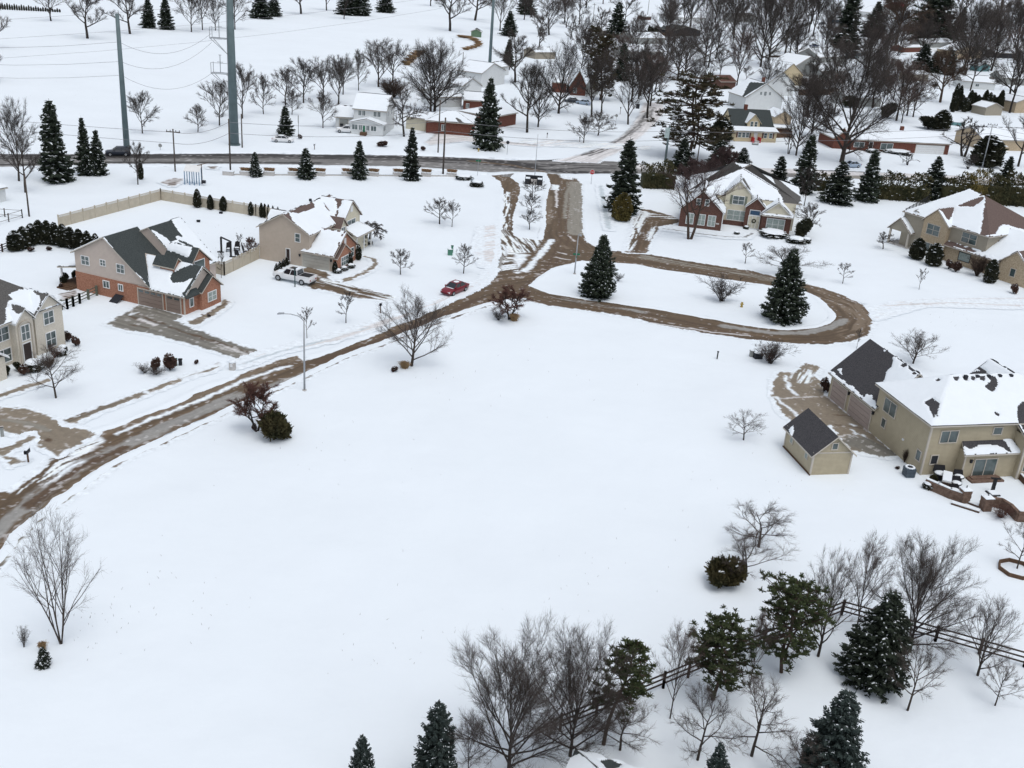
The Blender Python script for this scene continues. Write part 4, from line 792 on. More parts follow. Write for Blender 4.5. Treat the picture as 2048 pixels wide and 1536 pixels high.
for i,(x,y,h,l) in enumerate([(676,546,7,'a'),(688,541,7,'b'),(702,536,7,'c')]): put(P['snowb'][i%2],'shrub',x,y,y-9,h,'snow capped low bush in front of the beige house brick wall','shrub','low bushes at the beige house')
# arborvitae row behind brick house
for i,(x,y,yt,h) in enumerate([(32,501,460,15),(48,497,452,12),(65,490,446,12),(80,487,439,12),(96,488,440,11),(111,490,444,11),(127,494,447,11),(142,496,453,11),(159,500,457,11),(176,505,461,10),(193,510,466,9)]): put(P['arb'][i%2],'arborvitae',x,y,yt,h,'dark dense arborvitae in the long row behind the brick house','shrub','arborvitae row behind the brick house')
for i,(x,y,yt,h,l) in enumerate([(395,415,377,7,'tallest twin tipped arborvitae along the privacy fence'),(421,419,389,6,'second arborvitae from the left along the privacy fence'),(447,422,392,7,'third arborvitae from the left along the privacy fence'),(502,431,403,5,'fourth arborvitae from the left along the privacy fence'),(523,435,405,4,'a'),(530,436,407,4,'b'),(537,437,408,3,'c'),(546,438,411,3,'d'),(556,440,413,2.5,'e')]):
    if len(l)==1: put(P['arb'][i%2],'arborvitae',x,y,yt,h,'thin arborvitae in the close set group behind the beige house','shrub','thin arborvitae behind the beige house')
    else: put(P['arb'][i%2],'arborvitae',x,y,yt,h,l,'shrub')
put(P['arb'][0],'arborvitae',282,359,319,5,'brown column shrub beside the small bare tree by the road','shrub')
for i,(x,y,yt,h,l) in enumerate([(1832,518,474,14,'big rounded arborvitae at the tan brick house, left one'),(1865,531,484,15,'big rounded arborvitae at the tan brick house, right one'),(1978,565,516,12,'tall arborvitae at the tan brick garage corner'),(1970,332,268,28,'very large dark arborvitae behind the hedge at the right'),(1440,285,232,20,'large round arborvitae left of the cream bungalow'),(1881,260,218,16,'big evergreen above the long brick ranch roof, right one')]): put(P['arb'][i%2],'arborvitae',x,y,yt,h,l,'shrub')
bush('redb',0,1897,538,518,9,'square snow topped bush at the tan brick house, left');bush('redb',1,1911,544,520,11,'square snow topped bush at the tan brick house, right');bush('brownbush',0,1953,552,510,17,'big brown bare shrub at the tan brick house');bush('snowb',0,1976,565,552,9,'low snowy shrub at the foot of the tall arborvitae');bush('redb',0,2027,587,566,9,'small dark conical shrub near the right edge')
for i,(x,y,h,l) in enumerate([(1545,472,26,'wide snow capped hedge under the dark brick house window'),(1591,485,17,'snow capped hedge right of the wide one'),(1612,486,9,'small snow capped bush at the right end of the hedge'),(1492,458,5,'a'),(1473,469,5,'b')]): put(P['snowb'][i%2],'shrub',x,y,y-12 if h>8 else y-7,h,l if len(l)>1 else 'tiny snow covered bush by the dark brick house door','shrub',None if len(l)>1 else 'tiny bushes by the dark brick door')
bush('brownbush',0,785,196,157,28,'dense brown bush behind the white porch house');bush('redb',0,765,293,281,12,'snow dusted shrub in the white porch house front yard');bush('redb',1,846,301,292,7,'small dark shrub left of the twin wooden poles');bush('redb',0,600,278,268,5,'small dark bush right of the white sedan');bush('redb',1,955,0+462,455,4,'unused')if False else None
bush('brownbush',0,1625,185,150,34,'brown bushy growth by the brown fence');bush('ballarb',0,1775,236,203,20,'dark rounded evergreen left of the chimney');bush('ballarb',0,1856,258,230,24,'dark bushy evergreen behind the long brick ranch roof, left one')
bush('snowb',0,1617,307,293,13,'purple hedge with thick snow left of the long brick ranch');bush('snowb',1,1745,305,298,12,'low snowy hedge before the long brick ranch, left');bush('snowb',0,1795,306,299,26,'long low snowy hedge before the long brick ranch, right')
bush('ballarb',0,1700,215,190,18,'dark bush among the back gardens')
for i in range(13): put(P['arb'][i%2],'arborvitae',1905+i*7.6,224-(i%3)*2,178+(i%4)*5-(14 if i<2 else 0),6.5,'dark arborvitae in the tall row before the white long house','shrub','arborvitae row by the white long house')
for i in range(7): put(P['arb'][i%2],'arborvitae',1298+i*4.6,66,50+(i%3)*2,3.2,'far dark arborvitae in the short row of the back gardens','shrub','far arborvitae row')
for i in range(5): put(P['arb'][i%2],'arborvitae',1273+i*4.6,67,60+(i%2)*2,2.8,'very small far arborvitae left of the short row','shrub','very small far arborvitae')
for i in range(26): put(P['arb'][i%2],'arborvitae',1+i*4.75,19+i*.22,4+i*.5+(i*7%3)*1.3,1.7,'far dark arborvitae in the long golf course hedge row','shrub','golf course arborvitae row')
# clipped hedges (one thing each)
def hedge(name, pts, w, h, mt, lab, seed, snow=.02, leaf=.28):
    R = np.random.RandomState(seed); Q = []; MI = []; pw = [G(*p) for p in pts]; V0 = []; F0 = []
    for a, b in zip(pw[:-1], pw[1:]):
        L = np.linalg.norm(b-a); u = (b-a)/L; v = np.array([-u[1], u[0], 0]); n = int(L*(w+2*h)*14); s = R.rand(n)*L; t = R.rand(n)*(w+2*h)
        hh = h*(.62+.62*np.abs(np.sin(s*1.35+2*fbm(s*.3, s*0+seed)))**.6*fbm(s*.6+seed, s*0+seed)+.1); off = np.where(t < h, -w/2, np.where(t > h+w, w/2, t-h-w/2)); z = np.where(t < h, t, np.where(t > h+w, w+2*h-t, h))*hh/h
        off = off*(1+.25*(fbm(s*.5, z*.8)-.5)*2); c = a+u*s[:, None]+v*off[:, None]+np.array([0, 0, 1.0])*z[:, None]+R.normal(0, .16, (n, 3))
        d = R.normal(0, .5, (n, 3))+[0, 0, .8]; d /= np.linalg.norm(d, axis=1)[:, None]; sd = np.cross(d, R.normal(0, 1, (n, 3))); sd /= np.linalg.norm(sd, axis=1)[:, None]; ln = leaf*R.uniform(.5, 1.1, n)
        Q.append(quads(c, d*ln[:, None], sd*(ln*.45)[:, None])); MI.append(np.zeros(n, int)); k = R.rand(n) < snow*(.4+z/h)
        Q.append(quads(c[k]+d[k]*ln[k][:, None]*.8, np.stack([ln[k]*.9, 0*ln[k], 0*ln[k]], 1), np.stack([0*ln[k], ln[k]*.6, ln[k]*.1], 1))); MI.append(np.ones(k.sum(), int))
        bx = MB(); q = [a-v*w*.36, b-v*w*.36, b+v*w*.36, a+v*w*.36]; bx.prism(q, (0, 0, h*.6)); V0.append((np.array(bx.v), bx.f))
    Q = np.concatenate(Q); o = pw[0]; V = Q.reshape(-1, 3)-o; F = np.arange(len(V)).reshape(-1, 4); MI = np.concatenate(MI)
    vs = [V]; fs = [F]; nb = len(V)
    for vv, ff in V0:
        vs.append(vv-o); fs.append(np.array([f for f in ff])+nb); nb += len(vv); MI = np.concatenate([MI, np.zeros(len(ff), int)])
    me = npmesh(name, np.concatenate(vs), np.concatenate(fs), [mt, M_RSNOW], MI); ob = link(bpy.data.objects.new(name, me)); ob.location = [float(c) for c in o]; tag(ob, lab, 'hedge')
M_HEDGE = mat('hedge_foliage', (.018, .024, .010), .9, .5, .6, col2=(.07, .06, .025))
hedge('hedge', [(1283,374),(1345,376)], 3.2, 4.6, M_HEDGE, 'short dark hedge between the entrance spruce and the mauve tree', 1)
hedge('hedge', [(1590,375),(1640,380),(1690,384)], 2.6, 3.2, M_HEDGE, 'hedge segment behind the snow laden spruce', 2)
hedge('hedge', [(1745,395),(1800,399),(1850,402)], 3.2, 4.6, M_HEDGE, 'left part of the long dark roadside hedge', 3, snow=.06)
hedge('hedge', [(1880,403),(1925,402)], 3.6, 5.2, M_HEDGE, 'middle part of the long dark roadside hedge', 4)
hedge('hedge', [(1922,402),(1960,404)], 3.8, 5.8, M_YELB, 'yellowish conifer hedge part behind the tan brick house', 5)
hedge('hedge', [(1962,404),(2010,408),(2080,412)], 3.8, 5.8, M_HEDGE, 'right end of the long dark roadside hedge', 6)
# ------------------------------------------------------------ buildings
class House:
    def __init__(s, name, label, fr, cat='house', group=None):
        s.f = fr; s.o = fr.o; s.e = empty(name, fr.o, label, cat, group)
    def mb(s): return MB(T=s.f.W)
    def part(s, name, m, fn, parent=None, label=None):
        b = s.mb(); fn(b); o = b.build(name, m, parent or s.e)
        if label: o['label'] = label
        return o
    def box(s, name, m, *a, **k): return s.part(name, m, lambda b: b.box(*a), **k)
    def gbody(s, name, m, ax, b0, b1, a0, a1, z0, z1, ar, zr, base=0, **k):
        def fn(b):
            pr = [(a0, base), (a0, z0), (ar, zr), (a1, z1), (a1, base)]
            if ax == 'y': b.prism([(p, b0, z) for p, z in pr], (0, b1-b0, 0))
            else: b.prism([(b0, p, z) for p, z in pr], (b1-b0, 0, 0))
        return s.part(name, m, fn, **k)
    def snow(s, q, parent, bare=(), only=None, th=.11, res=None, rough=.11, inset=-.02):
        q = [np.array(p, float) for p in q]; c0 = q[0]; e1 = q[1]-q[0]; e1 /= np.linalg.norm(e1); n = np.cross(q[1]-q[0], q[2]-q[0]); n /= np.linalg.norm(n)
        if n[2] < 0: n = -n
        e2 = np.cross(n, e1); P2 = np.array([[(p-c0)@e1, (p-c0)@e2] for p in q]); mn = P2.min(0); mx_ = P2.max(0)
        dist = np.linalg.norm(s.f.W(q[0])+s.o-CPOS); res = res or max(.09, dist*.0009)
        nx = int((mx_[0]-mn[0])/res)+2; ny = int((mx_[1]-mn[1])/res)+2
        U, V = np.meshgrid(mn[0]+res*np.arange(nx), mn[1]+res*np.arange(ny)); sd = c0[0]*3.1+c0[1]
        Uw = U+(fbm(U*1.3+sd, V*1.3)-.5)*rough*4; Vw = V+(fbm(U*1.3, V*1.3+sd+9)-.5)*rough*4
        ed = -sdf(U+(fbm(U*2.5+sd, V*2.5, 2)-.5)*rough*1.5, V+(fbm(U*2.5, V*2.5+sd, 2)-.5)*rough*1.5, [tuple(p) for p in P2]); ok = ed > inset
        if bare or only is not None:
            L3 = c0+Uw[..., None]*e1+Vw[..., None]*e2; Wd = s.o+L3[..., :1]*s.f.u+L3[..., 1:2]*s.f.v+L3[..., 2:3]*np.array([0, 0, 1.0]); pp = PX(Wd)
            for b in bare: ok &= ~inpoly(pp[..., 0], pp[..., 1], b)
            if only is not None:
                k = np.zeros(ok.shape, bool)
                for b in only: k |= inpoly(pp[..., 0], pp[..., 1], b)
                ok &= k
        er = ok.copy(); er[1:] &= ok[:-1]; er[:-1] &= ok[1:]; er[:, 1:] &= ok[:, :-1]; er[:, :-1] &= ok[:, 1:]
        lev = er.astype(float); e_ = er
        for _ in range(2):
            e2_ = e_.copy(); e2_[1:] &= e_[:-1]; e2_[:-1] &= e_[1:]; e2_[:, 1:] &= e_[:, :-1]; e2_[:, :-1] &= e_[:, 1:]; e_ = e2_; lev += e_
        h = np.where(er, th*(.8+.6*fbm(U*.5+sd, V*.5))*np.array([0, .55, .85, 1.])[lev.astype(int)], .012)
        cell = ok[:-1, :-1] & ok[1:, :-1] & ok[:-1, 1:] & ok[1:, 1:]; ci, cj = np.nonzero(cell)
        if not len(ci): return None
        q0 = ci*nx+cj; F = np.stack([q0, q0+1, q0+nx+1, q0+nx], 1); used = np.unique(F); rm = np.full(nx*ny, -1); rm[used] = np.arange(len(used))
        L3 = (c0+U[..., None]*e1+V[..., None]*e2+h[..., None]*n).reshape(-1, 3)[used]; Vv = L3[:, :1]*s.f.u+L3[:, 1:2]*s.f.v+L3[:, 2:3]*np.array([0, 0, 1.0])
        o = link(bpy.data.objects.new('snow_cover', npmesh('snow_cover', Vv, rm[F], M_RSNOW, smooth=True))); o.parent = parent; return o
    def roof(s, quads_, m, bare=(), only=None, th=.16, snow=True, trim=None, inset=-.02, name='roof'):
        """quads_: list of roof planes (lists of local 3-D points); one roof part with a snow child per plane"""
        b = s.mb()
        for q in quads_: b.prism([tuple(p) for p in q], (0, 0, -th)); b.mi[-len(q):] = [1]*len(q)
        ro = b.build(name, [m, trim or M_TRIM], s.e)
        if snow:
            for q in quads_: s.snow([(p[0], p[1], p[2]+.005) for p in q], ro, bare, only, inset=inset)
        return ro
    def groof(s, ax, b0, b1, a0, a1, z0, z1, ar, zr, m, ov=.35, rk=.3, **k):
        s0 = (zr-z0)/(ar-a0); s1 = (z1-zr)/(a1-ar); d0 = ov if ar > a0 else -ov
        A0 = a0-d0; A1 = a1+d0; Z0 = z0-abs(s0)*ov+.08; Z1 = z1-abs(s1)*ov+.08; zr = zr+.08; B0 = b0-rk*(1 if b1 > b0 else -1); B1 = b1+rk*(1 if b1 > b0 else -1)
        if ax == 'y': qs = [[(A0, B0, Z0), (ar, B0, zr), (ar, B1, zr), (A0, B1, Z0)], [(ar, B0, zr), (A1, B0, Z1), (A1, B1, Z1), (ar, B1, zr)]]
        else: qs = [[(B0, A0, Z0), (B0, ar, zr), (B1, ar, zr), (B1, A0, Z0)], [(B0, ar, zr), (B0, A1, Z1), (B1, A1, Z1), (B1, ar, zr)]]
        return s.roof(qs, m, **k)
    def hip(s, x0, x1, y0, y1, ze, r0, r1, zr, m, ov=.4, **k):
        x0 -= ov; x1 += ov; y0 -= ov; y1 += ov; (ax, ay), (bx, by) = r0, r1; c = [(x0, y0, ze), (x1, y0, ze), (x1, y1, ze), (x0, y1, ze)]; A = (ax, ay, zr); B = (bx, by, zr)
        if abs(ax-bx) >= abs(ay-by): qs = [[c[0], c[1], B, A], [c[1], c[2], B], [c[2], c[3], A, B], [c[3], c[0], A]]
        else: qs = [[c[0], c[1], A], [c[1], c[2], B, A], [c[2], c[3], B], [c[3], c[0], A, B]]
        return s.roof(qs, m, **k)
    def win(s, ax, c, u0, u1, z0, z1, nx=2, nz=2, fm=None, gm=None, name='window', fw=.09, off=.05, door=False):
        """frame (part) with pane (sub-part); ax = the wall's normal axis"""
        fm = fm or M_WHITE; gm = gm or M_GLASS; u0, u1 = sorted((u0, u1)); z0, z1 = sorted((z0, z1)); b = s.mb()
        def bx(bb, a0, a1, h0, h1, t):
            if ax == 'y': bb.box(a0, a1, c-t, c+t, h0, h1)
            else: bb.box(c-t, c+t, a0, a1, h0, h1)
        bx(b, u0-fw, u0, z0-fw, z1+fw, off+.04); bx(b, u1, u1+fw, z0-fw, z1+fw, off+.04); bx(b, u0, u1, z0-fw, z0, off+.045); bx(b, u0, u1, z1, z1+fw, off+.045)
        for i in range(1, nx): m_ = u0+(u1-u0)*i/nx; bx(b, m_-.035, m_+.035, z0, z1, off+.03)
        for i in range(1, nz): m_ = z0+(z1-z0)*i/nz; bx(b, u0, u1, m_-.025, m_+.025, off+.025)
        fo = b.build(name, fm, s.e); g_ = s.mb(); bx(g_, u0, u1, z0, z1, off); g_.build('pane', gm, fo); return fo
    def wpx(s, ax, c, p0, p1, **k):
        fn = s.f.X if ax == 'x' else s.f.Y; i = 1 if ax == 'x' else 0; a = fn(*p0, c); b = fn(*p1, c); return s.win(ax, c, a[i], b[i], a[2], b[2], **k)
    def gdoor(s, ax, c, u0, u1, z1, m, off=.07, wins=False):
        b = s.mb(); n = 4
        for i in range(n):
            z0_ = .03+(z1-.03)*i/n; z1_ = .03+(z1-.03)*(i+1)/n-.03
            if ax == 'y': b.box(u0, u1, c-off, c+off, z0_, z1_)
            else: b.box(c-off, c+off, u0, u1, z0_, z1_)
        d = b.build('garage_door', m, s.e); b = s.mb()
        for a0, a1 in ((u0-.12, u0), (u1, u1+.12)):
            (b.box(a0, a1, c-off-.03, c+off+.03, 0, z1+.12) if ax == 'y' else b.box(c-off-.03, c+off+.03, a0, a1, 0, z1+.12))
        (b.box(u0, u1, c-off-.035, c+off+.035, z1, z1+.12) if ax == 'y' else b.box(c-off-.035, c+off+.035, u0, u1, z1, z1+.12))
        b.build('door_frame', M_TRIM, d)
        if wins:
            b = s.mb(); k = max(2, int(abs(u1-u0)/.8))
            for i in range(k):
                a0 = u0+(u1-u0)*(i+.15)/k; a1 = u0+(u1-u0)*(i+.85)/k
                (b.box(a0, a1, c-off-.012, c+off+.012, z1*.82, z1*.94) if ax == 'y' else b.box(c-off-.012, c+off+.012, a0, a1, z1*.82, z1*.94))
            b.build('door_glass', M_GLASS, d)
        return d
    def vents(s, pts, m=M_DARK):
        for p in pts: s.part('roof_vent', m, lambda b: b.box(p[0]-.16, p[0]+.16, p[1]-.16, p[1]+.16, p[2]-.1, p[2]+.28))
    def lamp(s, x, y, z): return s.part('wall_lamp', M_DARK, lambda b: (b.box(x-.09, x+.09, y-.09, y+.09, z-.16, z+.12), b.box(x-.13, x+.13, y-.13, y+.13, z+.12, z+.16)))
def z4(X, Y, pts): return [(X+a/4., Y+b/4.) for a, b in pts]

# --- orange brick house ------------------------------------------------------
f = Frame((370,630),(156,579),-1); h = House('brick_house','two storey orange brick and blush siding house with slate roof left of the beige house', f)
h.gbody('upper_wall', M_SPINK, 'y', 0, 5.6, 4.95, 16.75, 2.6, 5.2, 11.67, 7.75, base=2.45)
h.gbody('rear_wall', M_SPINK, 'y', 5.6, 11.5, 4.2, 15.6, 3.4, 5.2, 9.7, 8.05, base=0)
h.part('brick_wall', M_BRK, lambda b: (b.box(7.0, 16.81, -.06, 5.5, 0, 2.45), b.box(-.05, 7.0, -.06, 6.2, 0, 2.38)))
h.gbody('garage_gable', M_SPINK, 'x', -.02, 8.3, 0, 6.3, 2.6, 2.6, 3.44, 5.2, base=2.3)
h.gbody('gable_bay', M_BRK, 'x', -.62, -.02, 2.45, 6.2, 2.5, 2.5, 4.4, 4.0)
D1 = z4(0,384,[(835,358),(1050,275),(1275,515),(1215,500),(1190,462),(1160,478),(1158,500),(1200,510),(1222,580),(1212,600),(1190,590),(1172,540),(1170,600),(1160,668),(1205,760),(1000,560),(900,440)])
D1s = z4(0,384,[(960,445),(985,462),(1025,520),(1000,500)])
R2 = [ [(17.1,-.35,4.95),(11.67,-.35,7.83),(11.67,5.8,7.83),(17.1,5.8,4.95)], [(11.67,-.35,7.83),(4.6,-.35,2.4),(5.1,.0,2.75),(8.6,3.44,5.45),(7.4,5.8,4.5),(11.67,5.8,7.83)] ]
h.roof(R2, M_SH1, bare=[D1, z4(0,384,[(1055,705),(1200,745),(1210,765),(1160,755),(1060,728)])])
h.groof('y', 5.8, 11.5, 4.2, 15.6, 3.4, 5.2, 9.7, 8.05, M_SH1, bare=[z4(0,384,[(1108,298),(1190,268),(1365,228),(1400,270),(1442,340),(1445,352),(1408,350),(1410,385),(1370,398),(1300,340),(1230,305),(1150,300)]), z4(0,384,[(1418,412),(1445,420),(1432,440)]), z4(0,384,[(1420,390),(1500,415),(1545,440),(1490,425)])])
D3 = z4(0,384,[(1600,585),(1530,592),(1440,622),(1375,660),(1368,705),(1385,732),(1450,722),(1500,700),(1545,680),(1475,800),(1478,822),(1520,750),(1610,600)])
h.roof([[(-.35,-.35,2.38),(5.0,-.35,2.38),(8.5,3.44,5.3),(-.35,3.44,5.3)], [(-.35,3.44,5.3),(8.5,3.44,5.3),(5.2,6.6,2.4),(-.35,6.6,2.4)]], M_SH1, bare=[D3])
h.groof('x', -.62, .6, 2.45, 6.2, 2.5, 2.5, 4.4, 4.0, M_SH1, ov=.25, snow=False)
h.part('skirt_roof', M_SH1, lambda b: b.prism([(-.6,-.3,2.3),(-.6,2.3,2.3),(0,2.3,2.95),(0,-.3,2.95)], (0,0,-.12)))
for a, b_ in (((652,508),(716,586)),((803,540),(845,592)),((935,575),(997,652))): h.wpx('y', 0, (a[0]/4,384+a[1]/4), (b_[0]/4,384+b_[1]/4), nz=2)
for a, b_ in (((828,708),(876,768)),((950,738),(984,790))): h.wpx('y', -.06, (a[0]/4,384+a[1]/4), (b_[0]/4,384+b_[1]/4), nz=1)
h.gdoor('y', -.06, 3.2, 6.9, 2.1, M_GDT, wins=True); h.gdoor('y', -.06, .5, 2.6, 2.1, M_GDT, wins=True)
h.win('x', -.62, 3.7, 5.2, .8, 1.9, nz=2, nx=2, gm=M_CURT); h.win('x', -.06, .9, 1.5, .8, 1.8, nz=1, nx=1)
h.part('corner_trim', M_TRIM, lambda b: b.box(-.1, .06, -.12, .02, 0, 2.4))
# entry gable and dormer on the far slope
h.gbody('entry_gable', M_BRK, 'x', 2.6, 5.6, 4.4, 8.3, 4.6, 4.6, 6.1, 6.5, base=0)
h.groof('x', 2.6, 6.5, 4.4, 8.3, 4.6, 4.6, 6.1, 6.5, M_SH1, ov=.25, only=[z4(0,384,[(1300,300),(1540,440),(1500,540),(1400,490),(1300,460)])])
h.win('x', 2.6, 5.3, 7.2, 3.4, 4.9, nx=1, nz=1)
h.gbody('dormer', M_BRK, 'x', 3.1, 5.2, 2.1, 3.9, 5.0, 5.0, 2.8, 5.9, base=3); h.groof('x', 3.1, 6, 2.1, 3.9, 5.0, 5.0, 2.8, 5.9, M_SH1, ov=.2, rk=.2, only=[z4(0,384,[(1350,480),(1380,485),(1375,505),(1352,500)])])
# side porch
pr = h.roof([[(16.7,-.1,3.05),(19.8,-.1,2.5),(19.8,5.5,2.5),(16.7,5.5,3.05)]], M_SH1)
h.part('porch_post', M_WHITE, lambda b: (b.box(19.3,19.5,.1,.3,0,2.4), b.box(19.3,19.5,5,5.2,0,2.4))); h.part('porch_deck', M_WOOD, lambda b: (b.box(16.8,19.6,.0,5.3,0,.45), [b.box(17.0+i*0,19.2,-.35*i-.35,-.35*i,0,.40-.1*i) for i in range(3)]))
h.part('basement_hatch', M_DARK, lambda b: b.prism([(9.2,-1.4,.02),(10.5,-1.4,.02),(10.5,-.1,.7),(9.2,-.1,.7)], (0,0,-.02)))

# --- beige house --------------------------------------------------------------
f = Frame((665.7,543.7),(518,517),-1); h = House('beige_house','beige sided house with brown roof and small brick garage gable beside the white pickup', f)
h.gbody('main_wall', M_SBEI, 'y', 0, 13.5, 3.74, 11.7, 4.85, 4.85, 7.75, 7.15)
h.gbody('front_gable', M_SCRE, 'x', 2.9, 7, 8.6, 14.0, 5.0, 5.0, 11.2, 7.4)
h.gbody('small_gable', M_SCRE, 'x', 2.6, 5, 6.9, 9.0, 4.4, 4.4, 7.9, 5.6)
h.gbody('garage_wall', M_SBEI, 'x', 0, 4.5, 0, 6.9, 2.45, 2.45, 3.43, 4.95)
h.gbody('brick_gable', M_BRK, 'x', -.08, 0, .05, 6.85, 2.45, 2.45, 3.43, 4.95); h.gbody('brick_bay', M_BRK, 'x', -.5, -.08, .25, 4.6, 2.0, 2.0, 2.5, 3.5)
B = lambda L: z4(512,300,L)
h.groof('y', 0, 13.5, 3.74, 11.7, 4.85, 4.85, 7.75, 7.15, M_SH2, bare=[B([(225,518),(290,480),(300,490),(262,500),(285,560),(315,590),(290,575)]), B([(295,488),(330,470),(420,430),(460,428),(462,455),(400,485),(340,505),(300,500)]), B([(545,428),(580,432),(606,462),(598,488),(570,478),(550,450)]), B([(540,372),(580,360),(600,365),(590,385),(560,378)]), B([(130,545),(180,470),(230,432),(300,440),(290,462),(220,480),(180,500)])])
h.groof('x', 2.9, 7.6, 8.6, 14.0, 5.0, 5.0, 11.2, 7.4, M_SH2, bare=[B([(690,380),(650,385),(630,405),(650,420),(655,470),(640,560),(615,565),(690,400)])])
h.groof('x', 2.6, 5.2, 6.9, 9.0, 4.4, 4.4, 7.9, 5.6, M_SH2, ov=.2, snow=False)
h.groof('x', -.1, 4.6, 0, 6.9, 2.45, 2.45, 3.43, 4.95, M_SH2, bare=[B([(400,800),(450,690),(505,645),(470,710),(430,780)]), B([(715,640),(690,680),(640,850),(628,845),(670,740)]), B([(548,625),(570,625),(570,640),(552,640)]), B([(600,632),(620,632),(620,645),(604,645)]), B([(650,642),(672,642),(672,655),(655,655)])])
h.groof('x', -.5, .9, .25, 4.6, 2.0, 2.0, 2.5, 3.5, M_SH2, ov=.2, rk=.2, snow=False)
h.roof([[(.6,8.7,2.75),(.6,14.6,2.75),(3.9,13.4,4.2),(3.9,9.2,4.2)], [(.6,14.6,2.75),(3.9,15.5,2.75),(3.9,13.4,4.2)]], M_SH2, name='porch_roof')
h.part('porch_wall', M_SCRE, lambda b: b.box(1.6, 3.7, 9.2, 14.2, 0, 2.7)); h.part('porch_post', M_WHITE, lambda b: [b.box(.9,1.05,y,y+.15,0,2.65) for y in (9.2,11.6,14)])
h.gdoor('y', 0, .55, 4.75, 1.95, M_GDG); h.wpx('y', 0, (591,467), (600,484), nx=1); d = h.wpx('y', 0, (573,497), (580,521), nx=1, nz=1, gm=M_DOOR, name='side_door')
h.win('x', -.5, 1.5, 3.5, .5, 1.7, nx=3); h.win('x', -.08, 5.2, 6.1, .9, 2.1, nx=1); h.win('x', -.08, 3.2, 3.6, 3.3, 4.0, nx=1, nz=1, gm=M_WHITE)
h.win('x', 2.9, 9.8, 12.4, 3.2, 4.6, nx=2); h.win('x', 2.6, 7.4, 8.5, 3.2, 4.2, nx=2); h.win('x', 2.9, 10.9, 11.5, 5.9, 6.6, nx=1, nz=1, gm=M_WHITE)
h.lamp(5.2, -.1, 1.6); h.lamp(.25, -.1, 1.6); h.vents([(8.5,9,7.1)])
h.part('patio_frame', M_BLACK, lambda b: (b.box(12.3,12.5,3,3.2,0,3.2), b.box(12.2,12.4,3,6,3.2,3.4)))
h.gbody('rear_ell', M_SBEI, 'x', 11.7, 14.5, 6, 11, 2.6, 2.6, 8.5, 5.0); h.groof('x', 11.9, 14.5, 6, 11, 2.6, 2.6, 8.5, 5.0, M_SH2)

# --- cream brick house, left edge ----------------------------------------------
f = Frame((130,690),(50,722),1); h = House('stone_house','cream brick two storey house with arched entry at the left edge', f)
h.gbody('gable_wall', M_STONE, 'y', 0, -9, -.1, 3.75, 4.7, 4.7, 1.75, 6.45); h.box('main_wall', M_STONE, 3.5, 14, -9, -.45, 0, 4.85); h.box('side_wall', M_STONE, -.08, 3.5, -8.5, -.4, 0, 4.6)
h.gbody('entry_wall', M_STONE, 'y', .35, -2, 4.3, 6.6, 4.75, 4.75, 5.4, 5.95); h.box('garage_wall', M_STONE, 9.85, 17, -.4, 2.1, 0, 2.5)
Z = lambda L: [(a/5.91, 540+b/5.91) for a, b in L]
bb = [Z([(0,60),(10,100),(270,210),(270,235),(215,228),(95,300),(125,340),(85,380),(60,470),(70,560),(20,640),(-60,700),(-200,400)]), Z([(395,245),(560,290),(495,370),(480,300)]), Z([(145,412),(295,455),(250,500),(195,515),(165,470)]), Z([(560,290),(480,380),(430,500),(400,540),(500,360)])]
h.hip(-.1, 14, -9, -.3, 4.8, (3.9,-4.6), (10.5,-4.6), 7.95, M_SH4, bare=bb)
h.groof('y', 0, -5, -.1, 3.75, 4.7, 4.7, 1.75, 6.45, M_SH4, bare=bb, trim=M_WHITE); h.groof('y', .35, -3.2, 4.3, 6.6, 4.75, 4.75, 5.4, 5.95, M_SH4, bare=bb, ov=.2, trim=M_WHITE)
h.groof('y', 2.1, -.3, 9.85, 15.5, 2.5, 2.5, 12.6, 4.4, M_SH4, trim=M_WHITE)
h.wpx('y', 0, Z([(508,512)])[0], Z([(632,610)])[0], nx=2, nz=2); h.wpx('y', 0, Z([(538,755)])[0], Z([(662,880)])[0], nx=2, nz=2)
h.win('y', -.45, 6.9, 8.6, 2.9, 4.3, nx=2); h.win('y', -.45, 6.9, 8.7, .5, 1.9, nx=2)
h.win('y', .35, 4.95, 5.95, 2.5, 4.1, nx=2, nz=2); h.win('y', .35, 4.95, 5.95, .1, 2.1, nx=1, nz=1, gm=M_DOOR, name='front_door')
h.part('entry_arch', M_TRIM, lambda b: [b.box(5.45+.85*cos(t)-.08, 5.45+.85*cos(t)+.08, .3, .5, 3.9+.65*sin(t)-.07, 3.9+.65*sin(t)+.07) for t in np.linspace(0, pi, 17)]+[b.box(4.52,4.68,.3,.5,0,3.9), b.box(6.22,6.38,.3,.5,0,3.9)])

# --- dark brick house, centre right ---------------------------------------------
f = Frame((1440,462),(1357,452),-1); h = House('dark_brick_house','dark brick and cream sided house with big snowy hip roof behind the birch', f)
h.gbody('garage_wall', M_BRKD, 'y', 0, 9, -.1, 7.3, 3.3, 3.3, 3.75, 6.7); h.box('main_wall', M_SCRE, -12.6, 6.4, 6.3, 20, 0, 4.8)
h.gbody('front_gable', M_SCRE, 'y', 5.4, 9, -4.6, -.15, 5.85, 5.85, -2.35, 8.1); h.part('brick_base', M_BRKD, lambda b: b.box(-4.7, -.1, 5.3, 6, 0, .8))
h.gbody('entry_gable', M_BRKD, 'y', 4.5, 8, -7.4, -3.95, 3.9, 3.9, -5.7, 5.55); h.part('wing_wall', M_BRKD, lambda b: b.box(-12, -6.9, 3.6, 8, 0, 3.0)); h.gbody('wing_gable', M_SCRE, 'y', 3.62, 8, -12, -6.9, 3.2, 3.2, -9.43, 5.4, base=2.9)
Z = lambda L: [(1340+a/6.827, 310+b/6.827) for a, b in L]
